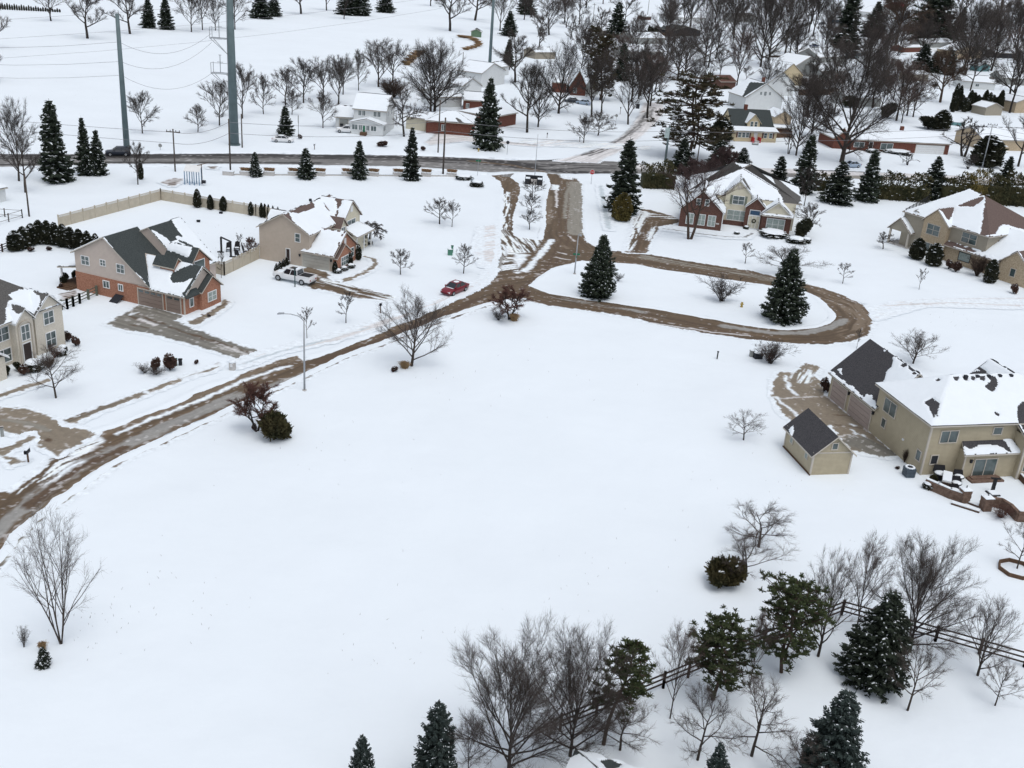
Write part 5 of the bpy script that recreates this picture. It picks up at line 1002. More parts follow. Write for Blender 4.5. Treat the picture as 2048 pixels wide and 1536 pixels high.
h.hip(-13.2, 6.4, 6.8, 21, 4.9, (-.5,14.5), (-4.0,14.5), 9.5, M_SH4, bare=[Z([(1385,275),(1500,355),(1650,480),(1790,580),(1770,640),(1700,680),(1640,700),(1580,690),(1540,580),(1440,400)]), Z([(1180,140),(1225,150),(1270,225),(1200,190)]), Z([(850,85),(1120,95),(1120,105),(850,100)]), Z([(560,340),(780,170),(770,185),(570,350)])])
bb = [Z([(585,470),(615,465),(650,540),(690,660),(640,600)]), Z([(1000,320),(1050,340),(1055,380),(1100,440),(1090,480),(1050,440),(990,350)]), Z([(1215,575),(1260,580),(1270,650),(1240,640)]), Z([(440,480),(500,465),(420,560)])]
h.groof('y', 0, 9, -.1, 7.3, 3.3, 3.3, 3.75, 6.7, M_SH4, bare=bb, trim=M_WHITE); h.groof('y', 5.4, 11, -4.6, -.15, 5.85, 5.85, -2.35, 8.1, M_SH4, bare=bb, trim=M_WHITE)
h.groof('y', 4.5, 8.5, -7.4, -3.95, 3.9, 3.9, -5.7, 5.55, M_SH4, bare=bb, ov=.2, trim=M_WHITE); h.groof('y', 3.6, 9, -12, -6.9, 3.2, 3.2, -9.43, 5.4, M_SH4, bare=[Z([(1500,610),(1560,600),(1640,760),(1600,700)])], trim=M_WHITE)
h.roof([[(-12.1,3.0,3.0),(-6.8,3.0,3.0),(-6.8,3.62,3.35),(-12.1,3.62,3.35)]], M_SH4, name='skirt_roof')
for u in (1.1, 2.9, 4.9): h.win('y', 0, u, u+1.2, .7, 2.5, nx=2, nz=2, gm=M_CURT)
for u in (2.6, 4.1): h.win('y', 0, u, u+.6, 4.2, 5.2, nx=1)
h.win('y', 5.4, -3.45, -1.5, 3.9, 5.3, nx=2); [h.box('shutter', mat('sage_shutter', (.15,.17,.13), .7), *q) for q in ((-3.95,-3.55,5.3,5.5,3.8,5.4), (-1.4,-1.0,5.3,5.5,3.8,5.4))]
h.win('y', 5.4, -4.2, -.9, 1.0, 2.7, nx=3, gm=M_CURT); h.win('y', 4.5, -6.6, -4.7, .15, 2.3, nx=3, nz=1, fm=M_WHITE, gm=mat('cream_door', (.55,.52,.42), .6), name='front_door'); h.win('y', 4.5, -6.5, -4.8, 2.5, 3.3, nx=1, nz=1, gm=mat('blue_transom', (.03,.07,.13), .3), name='arched_transom')
h.part('wreath', M_ARB, lambda b: [b.box(-5.65+.3*cos(t)-.08, -5.65+.3*cos(t)+.08, 4.3, 4.44, 1.45+.3*sin(t)-.08, 1.45+.3*sin(t)+.08) for t in np.linspace(0, 2*pi, 13)])
h.win('y', 3.6, -10.9, -7.9, .5, 2.4, nx=3, gm=M_CURT); h.part('gable_vent', M_TRIM, lambda b: (b.box(-2.75,-1.95,5.3,5.5,6.7,7.2), b.box(-9.8,-9.0,3.5,3.7,4.2,4.6)))
h.part('corner_trim', M_WHITE, lambda b: b.box(-.2,-.05,-.06,.1,0,3.2)); h.part('house_number_plaque', M_CONC, lambda b: b.box(.35,.9,-.06,0,1.1,1.35))

# --- tan brick house, right -------------------------------------------------------
f = Frame((1879,520),(1843,508),1); h = House('tan_brick_house','large tan brick two storey house with brown roof at the right', f)
h.gbody('gable_wall', M_BRKT, 'y', 0, -6, -.1, 4.65, 6.0, 6.0, 2.36, 8.1); h.box('main_wall', M_STAU, -7.2, 9.3, -15.5, -.9, 0, 6.0); h.box('lower_wall', M_BRKT, -10.5, -.1, -1.5, -.7, 0, 2.9)
h.box('garage_wall', M_BRKT, -22, -7.2, -13, -.8, 0, 3.2); h.gbody('garage_gable', M_BRKT, 'y', 0, -4, -15.8, -10.9, 3.2, 3.2, -13.3, 5.2)
Z = lambda L: [(1760+a/6.677, 360+b/6.677) for a, b in L]
bb = [Z([(1415,220),(1500,215),(1560,240),(1600,230),(1640,290),(1780,340),(1950,430),(2200,560),(2200,720),(1920,660),(1800,620),(1700,595),(1620,600),(1575,640),(1530,715),(1350,742),(1385,480)]), Z([(1040,345),(1180,290),(1350,235),(1395,225),(1340,290),(1250,350),(1180,345)]), Z([(790,390),(980,370),(980,400),(920,530),(900,520),(830,420)]), Z([(1340,215),(1400,180),(1500,110),(1520,130),(1490,185),(1400,200)]), Z([(1430,160),(1400,180),(1345,215),(1395,155),(1470,120),(1540,110)])]
h.hip(-7.2, 9.3, -15.8, -.9, 5.95, (-.4,-7.9), (3.3,-8.8), 10.5, M_SH2, bare=bb)
h.groof('y', 0, -6, -.1, 4.65, 6.0, 6.0, 2.36, 8.1, M_SH2, bare=bb); h.groof('x', -22, -7.0, -13, -.8, 3.2, 3.2, -7, 6.6, M_SH2, bare=[Z([(1330,950),(1450,850),(1560,740),(1680,700),(1600,800),(1400,930)])])
h.groof('y', 0, -5, -15.8, -10.9, 3.2, 3.2, -13.3, 5.2, M_SH2, bare=[Z([(1850,945),(2050,935),(2100,1100),(1950,1080)])])
h.roof([[(-10.6,.1,2.75),(-.1,.1,2.75),(-.1,-.9,3.35),(-10.6,-.9,3.35)]], M_SH2, bare=[Z([(870,830),(950,830),(1300,950),(1250,960),(950,870),(980,900),(890,880)])], name='skirt_roof')
h.gbody('porch_gable', M_STAU, 'y', 0, -5, 6.7, 11.2, 2.9, 2.9, 9.2, 4.95, base=2.6); h.groof('y', 0, -5, 6.7, 11.2, 2.9, 2.9, 9.2, 4.95, M_SH2, ov=.25)
h.part('porch_column', M_TRIM, lambda b: (b.box(6.95,7.25,-.3,0,0,2.7), b.box(10.8,11.1,-.3,0,0,2.7), b.box(10.8,11.1,-4.6,-4.3,0,2.7))); h.box('porch_floor', M_CONC, 6.8, 11.2, -5, 0, 0, .18)
h.box('porch_brick', M_BRKT, 5.0, 9.2, -4.5, -2.6, 0, 2.7); h.gbody('side_gable', M_STAU, 'y', -1.2, -6, 4.7, 9.2, 5.2, 5.2, 7.3, 6.7, base=2.6); h.groof('y', -1.2, -6, 4.7, 9.2, 5.2, 5.2, 7.3, 6.7, M_SH2)
h.win('y', 0, 1.3, 3.7, 3.7, 5.4, nx=2, nz=2, fm=M_TRIM); h.win('y', 0, 1.2, 3.6, .7, 2.2, nx=2, nz=1, fm=M_TRIM); h.win('y', -.9, -5.2, -2.5, 3.9, 5.5, nx=2, nz=2, fm=M_TRIM); h.win('y', -.7, -5.0, -2.9, .9, 2.2, nx=1, nz=1, gm=M_CURT, fm=M_DARK); h.win('y', 0, -13.7, -12.9, 1.2, 2.4, nx=1, nz=1, fm=M_TRIM); h.win('y', -2.6, 7.3, 8.0, 1, 2.0, nx=1, nz=1)

# --- khaki house, lower right -------------------------------------------------------
f = Frame((1840,950),(1658,795),-1); h = House('khaki_house','khaki sided two storey house with charcoal garage roof at the lower right', f)
h.box('main_wall', M_SKHA, 0, 9.4, 0, 12.5, 0, 5.4); h.gbody('garage_wall', M_SKHA, 'x', 9.4, 18.6, 0, 8, 3.15, 3.15, 3.95, 6.75); h.box('rear_bay', M_SKHA, -1.05, 0, 3.7, 9.5, 0, 2.85); h.box('rear_wing', M_SKHA, -1.7, 8, 9.5, 20, 0, 4.5)
[h.box('corner_trim', M_TRIM, *q) for q in ((-.05,.12,-.05,.12,0,5.35), (-1.1,-.98,3.66,3.8,0,2.8), (-1.76,-1.6,9.44,9.6,0,4.4))]
Z = lambda L: [(1640+a/4.8, 660+b/4.8) for a, b in L]
bb = [Z([(1010,690),(1060,670),(1080,655),(1090,675),(1145,700),(1110,840),(1090,790),(1040,730),(1015,710)]), Z([(1585,545),(1620,500),(1640,450),(1690,465),(1700,500),(1670,575),(1620,575)]), Z([(1100,480),(1130,470),(1145,480),(1120,498)])]+[Z([(x,450),(x+38,452),(x+32,478),(x+8,475)]) for x in (1283,1368,1450,1537,1622)]+[Z([(1900,740),(1950,690),(2100,700),(2100,1000),(1950,950),(1900,850)]), Z([(1690,800),(1718,812),(1710,825),(1692,818)])]
h.hip(0, 9.4, 0, 17, 5.45, (5.2,4.7), (5.2,12.6), 8.2, M_SH3, bare=bb, trim=M_TRIM, inset=-.16)
bare = Z([(105,380),(495,65),(545,100),(540,130),(570,145),(590,135),(605,170),(610,215),(650,205),(660,180),(720,230),(700,270),(690,345),(640,390),(610,470),(600,560),(600,640),(570,660),(585,730),(560,745),(530,690),(520,620),(440,605),(430,640),(330,560)])
h.groof('x', 9.2, 18.6, 0, 8, 3.15, 3.15, 3.95, 6.75, M_SH3, ov=.4, bare=[bare, Z([(790,340),(830,330),(835,350),(810,360)]), Z([(860,350),(900,345),(935,375),(900,392),(865,380)]), Z([(890,405),(915,400),(925,425),(895,430)]), Z([(870,330),(1085,415),(1010,425),(930,370)])])
h.snow([(18.9,-.3,3.02),(18.9,.8,3.85),(16.6,.8,3.85),(16.6,-.3,3.02)], h.e.children[-1], only=[Z([(155,380),(215,365),(225,440),(190,425)])])
h.groof('y', 9.5, 20, -1.7, 8, 4.5, 4.5, 3.1, 6.9, M_SH3, bare=bb); h.groof('x', 7, 12.0, 12.6, 16.6, 5.2, 5.2, 14.6, 6.9, M_SH3, bare=[Z([(1460,310),(1560,375),(1620,415),(1420,420),(1500,395),(1560,395)])])
h.roof([[(-1.35,3.3,2.7),(-1.35,9.9,2.7),(0,9.3,3.55),(0,3.7,3.55)]], M_SH3, name='bay_roof', bare=[Z([(1358,1060),(1755,1050),(1830,1170),(1760,1130),(1700,1105),(1600,1100),(1500,1100),(1440,1130),(1400,1105)])])
h.gdoor('y', 0, 14.9, 18.0, 2.3, M_GDM); h.gdoor('y', 0, 9.8, 14.1, 2.3, M_GDM)
W = lambda ax, c, a, b_, **k: h.wpx(ax, c, (1640+a[0]/4.8, 660+a[1]/4.8), (1640+b_[0]/4.8, 660+b_[1]/4.8), **k)
h.win('y', 0, 5.9, 8.0, 3.3, 4.7, nx=2, nz=1, fm=M_TRIM); h.win('y', 0, 7.1, 7.75, 1.6, 2.5, nx=1, nz=1, fm=M_TRIM); h.win('y', 0, .55, 1.2, 1.2, 2.2, nx=1, nz=1, fm=M_TRIM)
h.win('x', 0, 1.2, 3.0, 3.5, 4.7, nx=2, nz=1, fm=M_TRIM); h.win('x', 0, 6.9, 7.8, 4.2, 4.9, nx=1, nz=1, fm=M_TRIM); h.win('x', 0, .75, 1.45, 1.2, 2.1, nx=1, nz=1, gm=M_DARK, fm=M_TRIM)
h.win('x', -1.05, 4.9, 7.3, .15, 2.05, nx=2, nz=1, fm=M_TRIM, name='sliding_door'); h.win('x', -1.7, 9.9, 12.0, .9, 2.2, nx=2, nz=1, fm=M_TRIM); h.win('x', -1.7, 10.6, 12.9, 2.9, 3.8, nx=1, nz=1, fm=M_TRIM)
h.lamp(14.5, -.12, 2.2); h.lamp(9.5, -.12, 2.2); h.lamp(-1.15, 4.4, 1.9); h.vents([(4.9,y,8.05) for y in (6.2,7.5,8.8,10.1,11.4)]); h.part('door_step', M_BLOCK, lambda b: (b.box(-2.1,-1.1,4.3,7.9,0,.18), b.box(-1.7,-1.1,4.6,7.6,.18,.3))); h.part('dryer_vent', M_WHITE, lambda b: b.box(3.6,3.85,-.12,0,1.9,2.1))

# --- garden shed ---------------------------------------------------------------------
f = Frame((1619.3,950.1),(1573.4,900.4),-1); h = House('garden_shed','khaki garden shed with charcoal roof beside the driveway of the khaki house', f, 'shed')
h.gbody('wall', M_SKHA, 'x', 0, 5.9, 0, 4.0, 2.35, 2.35, 2.0, 4.1); h.groof('x', 0, 5.9, 0, 4.0, 2.35, 2.35, 2.0, 4.1, M_SH3, ov=.35, rk=.3, only=[[(1400+a/3.16, 640+b/3.16) for a, b in [(548,690),(590,668),(600,700),(590,745),(560,710)]]])
h.part('trim_band', M_TRIM, lambda b: (b.box(-.04,0,0,4,2.3,2.42), b.box(-.06,.1,-.06,.1,0,2.4), b.box(-.06,.1,3.9,4.06,0,2.4), b.box(5.8,5.96,-.06,.1,0,2.4)))
h.win('x', 0, 1.75, 2.25, 2.75, 3.35, nx=1, nz=1, fm=M_TRIM); h.win('y', 0, 4.3, 4.75, 1.2, 1.8, nx=1, nz=1, fm=M_TRIM, gm=M_CURT); h.win('y', 0, 1.0, 1.45, 1.2, 1.8, nx=1, nz=1, fm=M_TRIM, gm=M_CURT); h.box('base_skid', M_WOOD, -.12, 6, -.1, -.02, 0, .14)

# --- roof at the bottom edge ------------------------------------------------------------
c0 = G(1150,1498,3.0); c1 = G(1292,1540,3.0); f = PFrame(c0, math.atan2(c1[1]-c0[1], c1[0]-c0[0])); h = House('low_house','snow covered roof corner poking in at the bottom edge below the great bare trees', f)
h.box('wall', M_SKHA, .3, 13.5, -10.5, -.3, 0, 2.95)
h.hip(.4, 13.6, -10.6, -.4, 3.0, (5.4,-5.4), (8.6,-5.4), 5.3, M_SH1, bare=[[(1122,1515),(1142,1500),(1152,1496),(1156,1506),(1148,1513),(1130,1522)],[(1203,1527),(1215,1518),(1240,1530),(1222,1540)]])

# --- simple far buildings ---------------------------------------------------------------
def far_house(name, label, A, B_, depth, ze, zr, ax='x', wall=M_SWHI, roof=M_SH4, snow=True, wins=(), door=None, gd=None, cat='house', hipr=False, bare=(), chim=None, extra=None, base2=None):
    f = Frame(A, B_, 1)
    if f.v@(f.o-CPOS) < 0: f.v = -f.v
    w = float(np.linalg.norm(G(*B_)-G(*A))); h = House(name, label, f, cat)
    if hipr: h.box('wall', wall, 0, w, 0, depth, 0, ze); h.hip(0, w, 0, depth, ze, (min(depth/2, w*.4), depth/2), (w-min(depth/2, w*.4), depth/2), zr, roof, snow=snow, bare=bare, inset=-.10)
    elif ax == 'x': h.gbody('wall', wall, 'x', 0, w, 0, depth, ze, ze, depth/2, zr); h.groof('x', 0, w, 0, depth, ze, ze, depth/2, zr, roof, snow=snow, bare=bare, inset=-.10)
    else: h.gbody('wall', wall, 'y', 0, depth, 0, w, ze, ze, w/2, zr); h.groof('y', 0, depth, 0, w, ze, ze, w/2, zr, roof, snow=snow, bare=bare, inset=-.10)
    for (u0, u1, z0, z1) in wins: h.win('y', 0, u0*w, u1*w, z0, z1, nx=2, nz=1)
    if door: h.win('y', 0, door*w, door*w+1.0, .2, 2.3, nx=1, nz=1, gm=M_DOOR, name='front_door')
    if gd: h.gdoor('y', 0, gd[0]*w, gd[1]*w, 2.2, gd[2])
    if chim: h.box('chimney', M_BRKR, chim[0]*w-.4, chim[0]*w+.4, chim[1]-.4, chim[1]+.4, ze, zr+1.2)
    return h, w
# white porch house
h, w = far_house('white_house','white two storey house with enclosed front porch across the main road',(707,263),(771,269),9,5.4,8.3,'x',wins=[(.15,.24,3.9,5.0),(.27,.36,3.9,5.0),(.62,.71,3.9,5.0),(.74,.83,3.9,5.0)])
h.box('porch_wall', M_SWHI, -.05, w+.05, -3, 0, 0, 2.6); h.gbody('porch_pediment', M_SWHI, 'y', -3, 0, 0, w, 2.6, 2.6, w*.5, 3.6, base=2.5); h.groof('y', -3, 0, 0, w, 2.6, 2.6, w*.5, 3.6, M_SH4, inset=-.10, trim=M_WHITE)
for a, b_ in ((.06,.22),(.27,.36),(.5,.59),(.64,.8)): h.win('y', -3, a*w, b_*w, 1.1, 2.2, nx=2, nz=1, fm=M_WHITE)
h.win('y', -3, .39*w, .46*w, .3, 2.2, nx=1, nz=1, gm=M_GRNS, name='porch_door'); h.box('porch_step', M_WOOD, .33*w, .52*w, -4.2, -3, 0, .7); h.win('x', w, -2.4, -.7, 1.1, 2.2, nx=2, nz=1); h.win('x', w, 1.5, 2.6, 3.8, 5, nx=1); h.win('x', w, 5.2, 6.3, 3.8, 5, nx=1)
h2, w2 = far_house('white_garage','white garage with snowy roof left of the white porch house',(671,256),(704,258),8,2.7,4.6,'x',gd=(.25,.75,M_SGRY),cat='garage')
# brick ranch and neighbours
far_house('brick_ranch','red brick ranch with snowy hip roof behind the big spruce',(852,266),(945,273),11,3.0,4.8,wall=M_BRKR,hipr=True,gd=None,wins=[(.33,.4,.9,2.2)],bare=[[(912,237),(915,236),(925,246),(920,247)]])
far_house('brick_wing_house','red brick house wing with porch right of the big spruce',(985,258),(1031,249),10,3.0,4.4,wall=M_BRKR,hipr=True)
far_house('cream_garage','cream flat fronted garage joined left of the red brick ranch',(812,257),(851,263),9,2.9,3.9,wall=M_SCRE,cat='garage')
far_house('brick_cottage','low red brick cottage behind the ranch roofs',(927,222),(990,226),9,3.0,4.6,wall=M_BRKR,wins=[(.08,.16,.9,2.0)])
far_house('grey_garage','long pale grey sided garage behind the cream garage',(872,215),(923,214),9,2.8,4.4,wall=M_SWHI,wins=[(.34,.39,1,1.9)],cat='garage')
far_house('white_cottage','white gabled cottage with snowy roof by the far pole foot',(962,176),(1008,168),9,4.4,6.9,'y',wall=M_SWHI)
far_house('white_cottage','low white gabled cottage in front of the gabled one by the pole',(925,191),(962,190),8,2.8,4.8,'y',wall=M_SWHI)
far_house('white_cottage','small white house with one dark window at the pale tree',(1000,152),(1017,150),6,3,4.2,wall=M_SWHI,wins=[(.2,.5,1.2,2.4)])
far_house('brown_shed','small brown shed behind the two big trees',(843,192),(858,193),4,2.2,3.2,wall=M_STAU,cat='shed')
far_house('brick_tudor','steep roofed brick cottage behind the pale blue parked car',(1140,190),(1170,192),9,3.2,7.4,'y',wall=M_BRKR,roof=M_SH1,wins=[(.2,.4,.8,2.2)])
far_house('brick_tudor','steep roofed brick cottage left of the tall narrow pine',(1105,184),(1132,186),9,3.2,6.6,'x',wall=M_BRKR,roof=M_SH1)
far_house('brick_tudor','grey gabled cottage end right of the steep brick one',(1170,190),(1196,189),9,3.0,7.0,'y',wall=M_SGRY,roof=M_SH1)
far_house('brown_house','low brown house beyond the steep cottages',(1070,118),(1110,118),8,2.6,4,wall=M_STAU)
far_house('green_shed','small green shed with snow patched roof on the far field',(942,73.5),(962,75),6,2.4,3.5,'y',wall=M_SGRN,roof=M_SH1,cat='shed',bare=[[(950,56),(965,53),(968,60),(955,62)]])
# cream bungalow
h, w = far_house('cream_bungalow','pale yellow bungalow with dark slate roof and central dormer',(1462,279),(1543,282),9,3.0,7.2,'x',wall=M_SYEL,roof=M_SH1,snow=False,chim=(.42,4.6))
h.box('porch_wall', M_SYEL, -.1, w+.1, -2.2, 0, 0, 2.7); h.roof([[(-.6,-2.7,2.7),(w+.6,-2.7,2.7),(w+.6,.3,3.5),(-.6,.3,3.5)]], M_SH1, name='porch_roof', inset=-.10)
h.gbody('dormer', M_SYEL, 'y', .3, 4.5, w*.36, w*.66, 4.6, 4.6, w*.51, 6.5, base=3); h.groof('y', .3, 4.5, w*.36, w*.66, 4.6, 4.6, w*.51, 6.5, M_SH1, inset=-.10, trim=M_SYEL)
h.win('y', .3, w*.43, w*.49, 3.5, 4.7, nx=1); h.win('y', .3, w*.53, w*.59, 3.5, 4.7, nx=1)
for a in (.07,.17,.26,.7,.83): h.win('y', -2.2, w*a, w*(a+.07), 1.1, 2.3, nx=1)
h.win('y', -2.2, w*.46, w*.53, .4, 2.3, nx=1, nz=1, gm=M_WHITE, name='front_door'); [h.box('shutter', M_BRKD, w*a-.2,w*a+.2,-2.28,-2.15,1,2.4) for a in (.04,.36,.67,.93)]; h.part('porch_rail', M_RED, lambda b: (b.box(w*.40,w*.43,-3.6,-2.2,0,1.3), b.box(w*.56,w*.59,-3.6,-2.2,0,1.3))); h.box('porch_step', M_CONC, w*.44, w*.55, -3.8, -2.2, 0, .5)
# gabled whites going up the street
far_house('white_gabled_house','white gable fronted house with dark blue roof behind the cream bungalow',(1488,222),(1561,224),11,4.2,8.4,'y',wall=M_SWHI,roof=M_SH1,chim=(.62,5),wins=[(.36,.41,5.0,5.9),(.47,.53,4.8,6.0),(.6,.65,5.0,5.9)],bare=[[(1485,195),(1500,165),(1531,167),(1508,180)],[(1533,170),(1545,168),(1556,193),(1548,185)]])
far_house('white_gabled_house','second white house up the street, snowy gable with grey stripe of bare roof',(1530,192),(1585,192),11,4.0,8.0,'y',wall=M_SWHI,bare=[[(1560,150),(1566,148),(1580,175),(1572,170)]])
far_house('cream_gabled_house','cream gable fronted house with brown roof, third up the street',(1556,172),(1602,171),11,4.0,8.0,'y',wall=M_SYEL,roof=M_SH2,bare=[[(1588,128),(1612,128),(1608,146),(1594,144)]])
far_house('white_roof_house','house with long snowy roof, fourth up the street',(1588,152),(1640,150),12,4.0,7.4,'y',wall=M_SGRY,roof=M_SH2)
far_house('white_roof_house','house with broad snowy roof and grey side wall, right of the row',(1640,158),(1692,158),12,3.2,5.6,'x',wall=M_SGRY,bare=[[(1672,128),(1688,124),(1690,128),(1680,134)]])
far_house('white_roof_house','farthest snowy roofed house of the row, under the drooping spruce',(1636,131),(1688,128),12,3.6,6.8,'x',wall=M_SGRY)
far_house('tan_garage','small yellow brown garage right of the cream bungalow',(1548,252),(1580,253),7,2.6,4.2,'y',wall=M_BRKT,cat='garage')
far_house('dark_red_garage','dark red low garage beside the cream bungalow',(1549,272),(1580,274),6,2.2,2.6,wall=M_BRKD,cat='garage')
# long brick ranch
h, w = far_house('long_brick_ranch','long red brick ranch with white double garage door at the right',(1700,300),(1895,309.5),9.5,2.8,4.7,'x',wall=M_BRKR,wins=[(.03,.13,.9,2.1),(.30,.42,.6,2.1)],door=.18,gd=(.66,.95,M_WHITE),chim=(.58,5.2))
h.gbody('cross_wing', M_BRKR, 'y', 1, 10.5, -4.4, .2, 2.8, 2.8, -2.1, 4.4); h.groof('y', 1, 10.5, -4.4, .2, 2.8, 2.8, -2.1, 4.4, M_SH4, inset=-.10)
far_house('tan_ranch','snowy roofed tan house at the right edge behind the thick trunked tree',(1962,300),(2075,303),12,2.9,5.2,'x',wall=M_BRKT,wins=[(.1,.2,1,2)],bare=[[(2020,232),(2033,231),(2032,238),(2022,238)]])
far_house('grey_shed','grey brown shed with snowy gable roof before the arborvitae row',(1969,231),(2002,231),6,2.6,4.1,'y',wall=M_STAU,cat='shed')
far_house('tan_house','tan house corner at the right edge above the grey shed',(2028,226),(2070,226),9,3.6,5.2,'y',wall=M_BRKT)
far_house('white_long_house','white long house with snowy roof behind the tall arborvitae row',(1921,176),(1988,181),9,2.9,5.0,'x',wall=M_SWHI,wins=[(.42,.52,1.1,2.0)],bare=[[(1985,145),(1996,147),(1990,158),(1980,158)]])
far_house('grey_house','grey walled house with snowy roof at the right of the white long house',(2000,168),(2060,172),10,2.8,5.0,'x',wall=M_SGRY)
far_house('teal_shed','teal gabled shed behind the white long house',(1957,143),(1978,143),5,2.6,3.8,'y',wall=M_STEA,cat='shed')
far_house('brown_garage','brown low garage with snowy roof in the right hand gardens',(1826,163),(1855,162),7,2.8,3.8,'x',wall=M_STAU,cat='garage')
far_house('tan_brick_cottage','tan brick cottage with dark door behind the teal shed',(1905,118),(1962,117),10,4.0,7.0,'y',wall=M_BRKT,door=.1)
far_house('dark_house','dark fronted house at the far right',(1990,116),(2030,117),8,2.8,4.0,wall=M_DARK)
far_house('red_house','low red house among the right hand gardens',(1806,105),(1845,104),8,2.6,3.6,wall=M_BRKR)
far_house('white_roof_house','house with snowy roof right of the great dark spruce',(1850,96),(1905,94),10,2.8,4.6,wall=M_SGRY)
far_house('grey_blue_house','grey blue house with snowy roof behind the brown twiggy tree',(1695,118),(1735,116),9,3,5,wall=mat('blue_grey_siding',(.14,.18,.2),.8))
far_house('white_gable_house','white gabled house with a red roofed neighbour at the top right',(1742,36),(1786,34),12,4.2,8.5,'y',wall=M_SWHI)
far_house('red_roof_house','house with dark red roof at the top right edge',(1786,22),(1812,21),10,4,7.5,'x',wall=M_BRKD,roof=mat('red_shingles',(.28,.03,.05),.9),snow=False)
far_house('blue_shed','small dark blue shed at the far green',(1668,47),(1700,47),6,2.8,3.6,wall=mat('blue_boards',(.03,.06,.09),.8),cat='shed')
far_house('grey_green_house','grey walled house among the trees at the top, centre right',(1470,45),(1510,44),10,3.5,5.5,'x',wall=M_SGRY,snow=False)
far_house('white_roof_house','wide snowy roof behind the short arborvitae row, farthest',(1345,46),(1410,47),12,3.4,6.0,wall=M_SWHI)
far_house('white_roof_house','snowy roofed house behind the middle trees, dark sided',(1345,72),(1400,72),11,2.8,5.0,'y',wall=M_DARK,roof=M_SH1,snow=False)
far_house('white_roof_house','snowy roof in the middle gardens, nearest of three',(1262,118),(1325,117),11,2.8,4.8,wall=M_SGRY)
far_house('white_roof_house','snowy roof in the middle gardens, behind the nearest',(1268,88),(1330,88),11,2.8,4.8,wall=M_SGRY)
far_house('brown_shed','tiny dark shed by the slanting far pole',(1285,40),(1302,40),4,2,2.8,wall=M_BRKD,cat='shed')
far_house('brown_house','brown walled low house right of the brown topped pine',(1205,72),(1240,73),8,2.6,4,wall=M_STAU)
far_house('brick_house','dark red roofed house behind the straight bare tree',(1440,178),(1470,178),8,2.6,4.2,wall=M_BRKD,roof=M_BRKD,snow=False)
far_house('white_roof_house','long snowy roofed house in the back gardens above the long ranch',(1690,212),(1760,214),9,2.8,4.6,wall=M_SGRY)
far_house('white_roof_house','snowy roofed cottage between the green garden trees and the brown one',(1745,130),(1800,131),10,2.8,4.8,wall=M_SWHI)
far_house('white_carport','corner of a white building at the left edge below the road',(-30,412),(13,402),6,2.2,2.9,wall=M_SWHI,cat='garage')
# ------------------------------------------------------------ vehicles
M_CRED = mat('red_car_paint', (.17, .008, .018), .3, .05, 1, spec=.6); M_CWHI = mat('white_car_paint', (.70, .71, .72), .35, .03, 1, spec=.5); M_CBLK = mat('dark_car_paint', (.022, .03, .045), .35, .1, 1, spec=.5)
M_CBLU = mat('pale_blue_car_paint', (.34, .42, .52), .35, .05, 1); M_CNAV = mat('navy_car_paint', (.015, .025, .06), .35, .1, 1); M_LIGHT = mat('headlight_lens', (.7, .72, .75), .2, .05, 1); M_TAIL = mat('tail_light_lens', (.35, .01, .01), .3, .05, 1)
M_CGLS = mat('car_glass', (.012, .018, .025), .08, .2, 1, spec=.8)
def loft(b, secs, m=0):
    n = len(secs[0]); o = len(b.v)
    for s_ in secs: b.v += [tuple(p) for p in s_]
    for i in range(len(secs)-1):
        for k in range(n): b.f.append((o+i*n+k, o+i*n+(k+1) % n, o+(i+1)*n+(k+1) % n, o+(i+1)*n+k)); b.mi.append(m)
    b.f += [tuple(range(o+n-1, o-1, -1)), tuple(range(o+(len(secs)-1)*n, o+len(secs)*n))]; b.mi += [m]*2
def hull(x, hw, zb, zt, r=.12): return [(x, -hw*.92, zb), (x, -hw, zb+.16), (x, -hw, zt-r*1.4), (x, -hw*.95, zt-r*.5), (x, -hw*.8, zt), (x, 0, zt+.02), (x, hw*.8, zt), (x, hw*.95, zt-r*.5), (x, hw, zt-r*1.4), (x, hw, zb+.16), (x, hw*.92, zb)]
CARS = {}
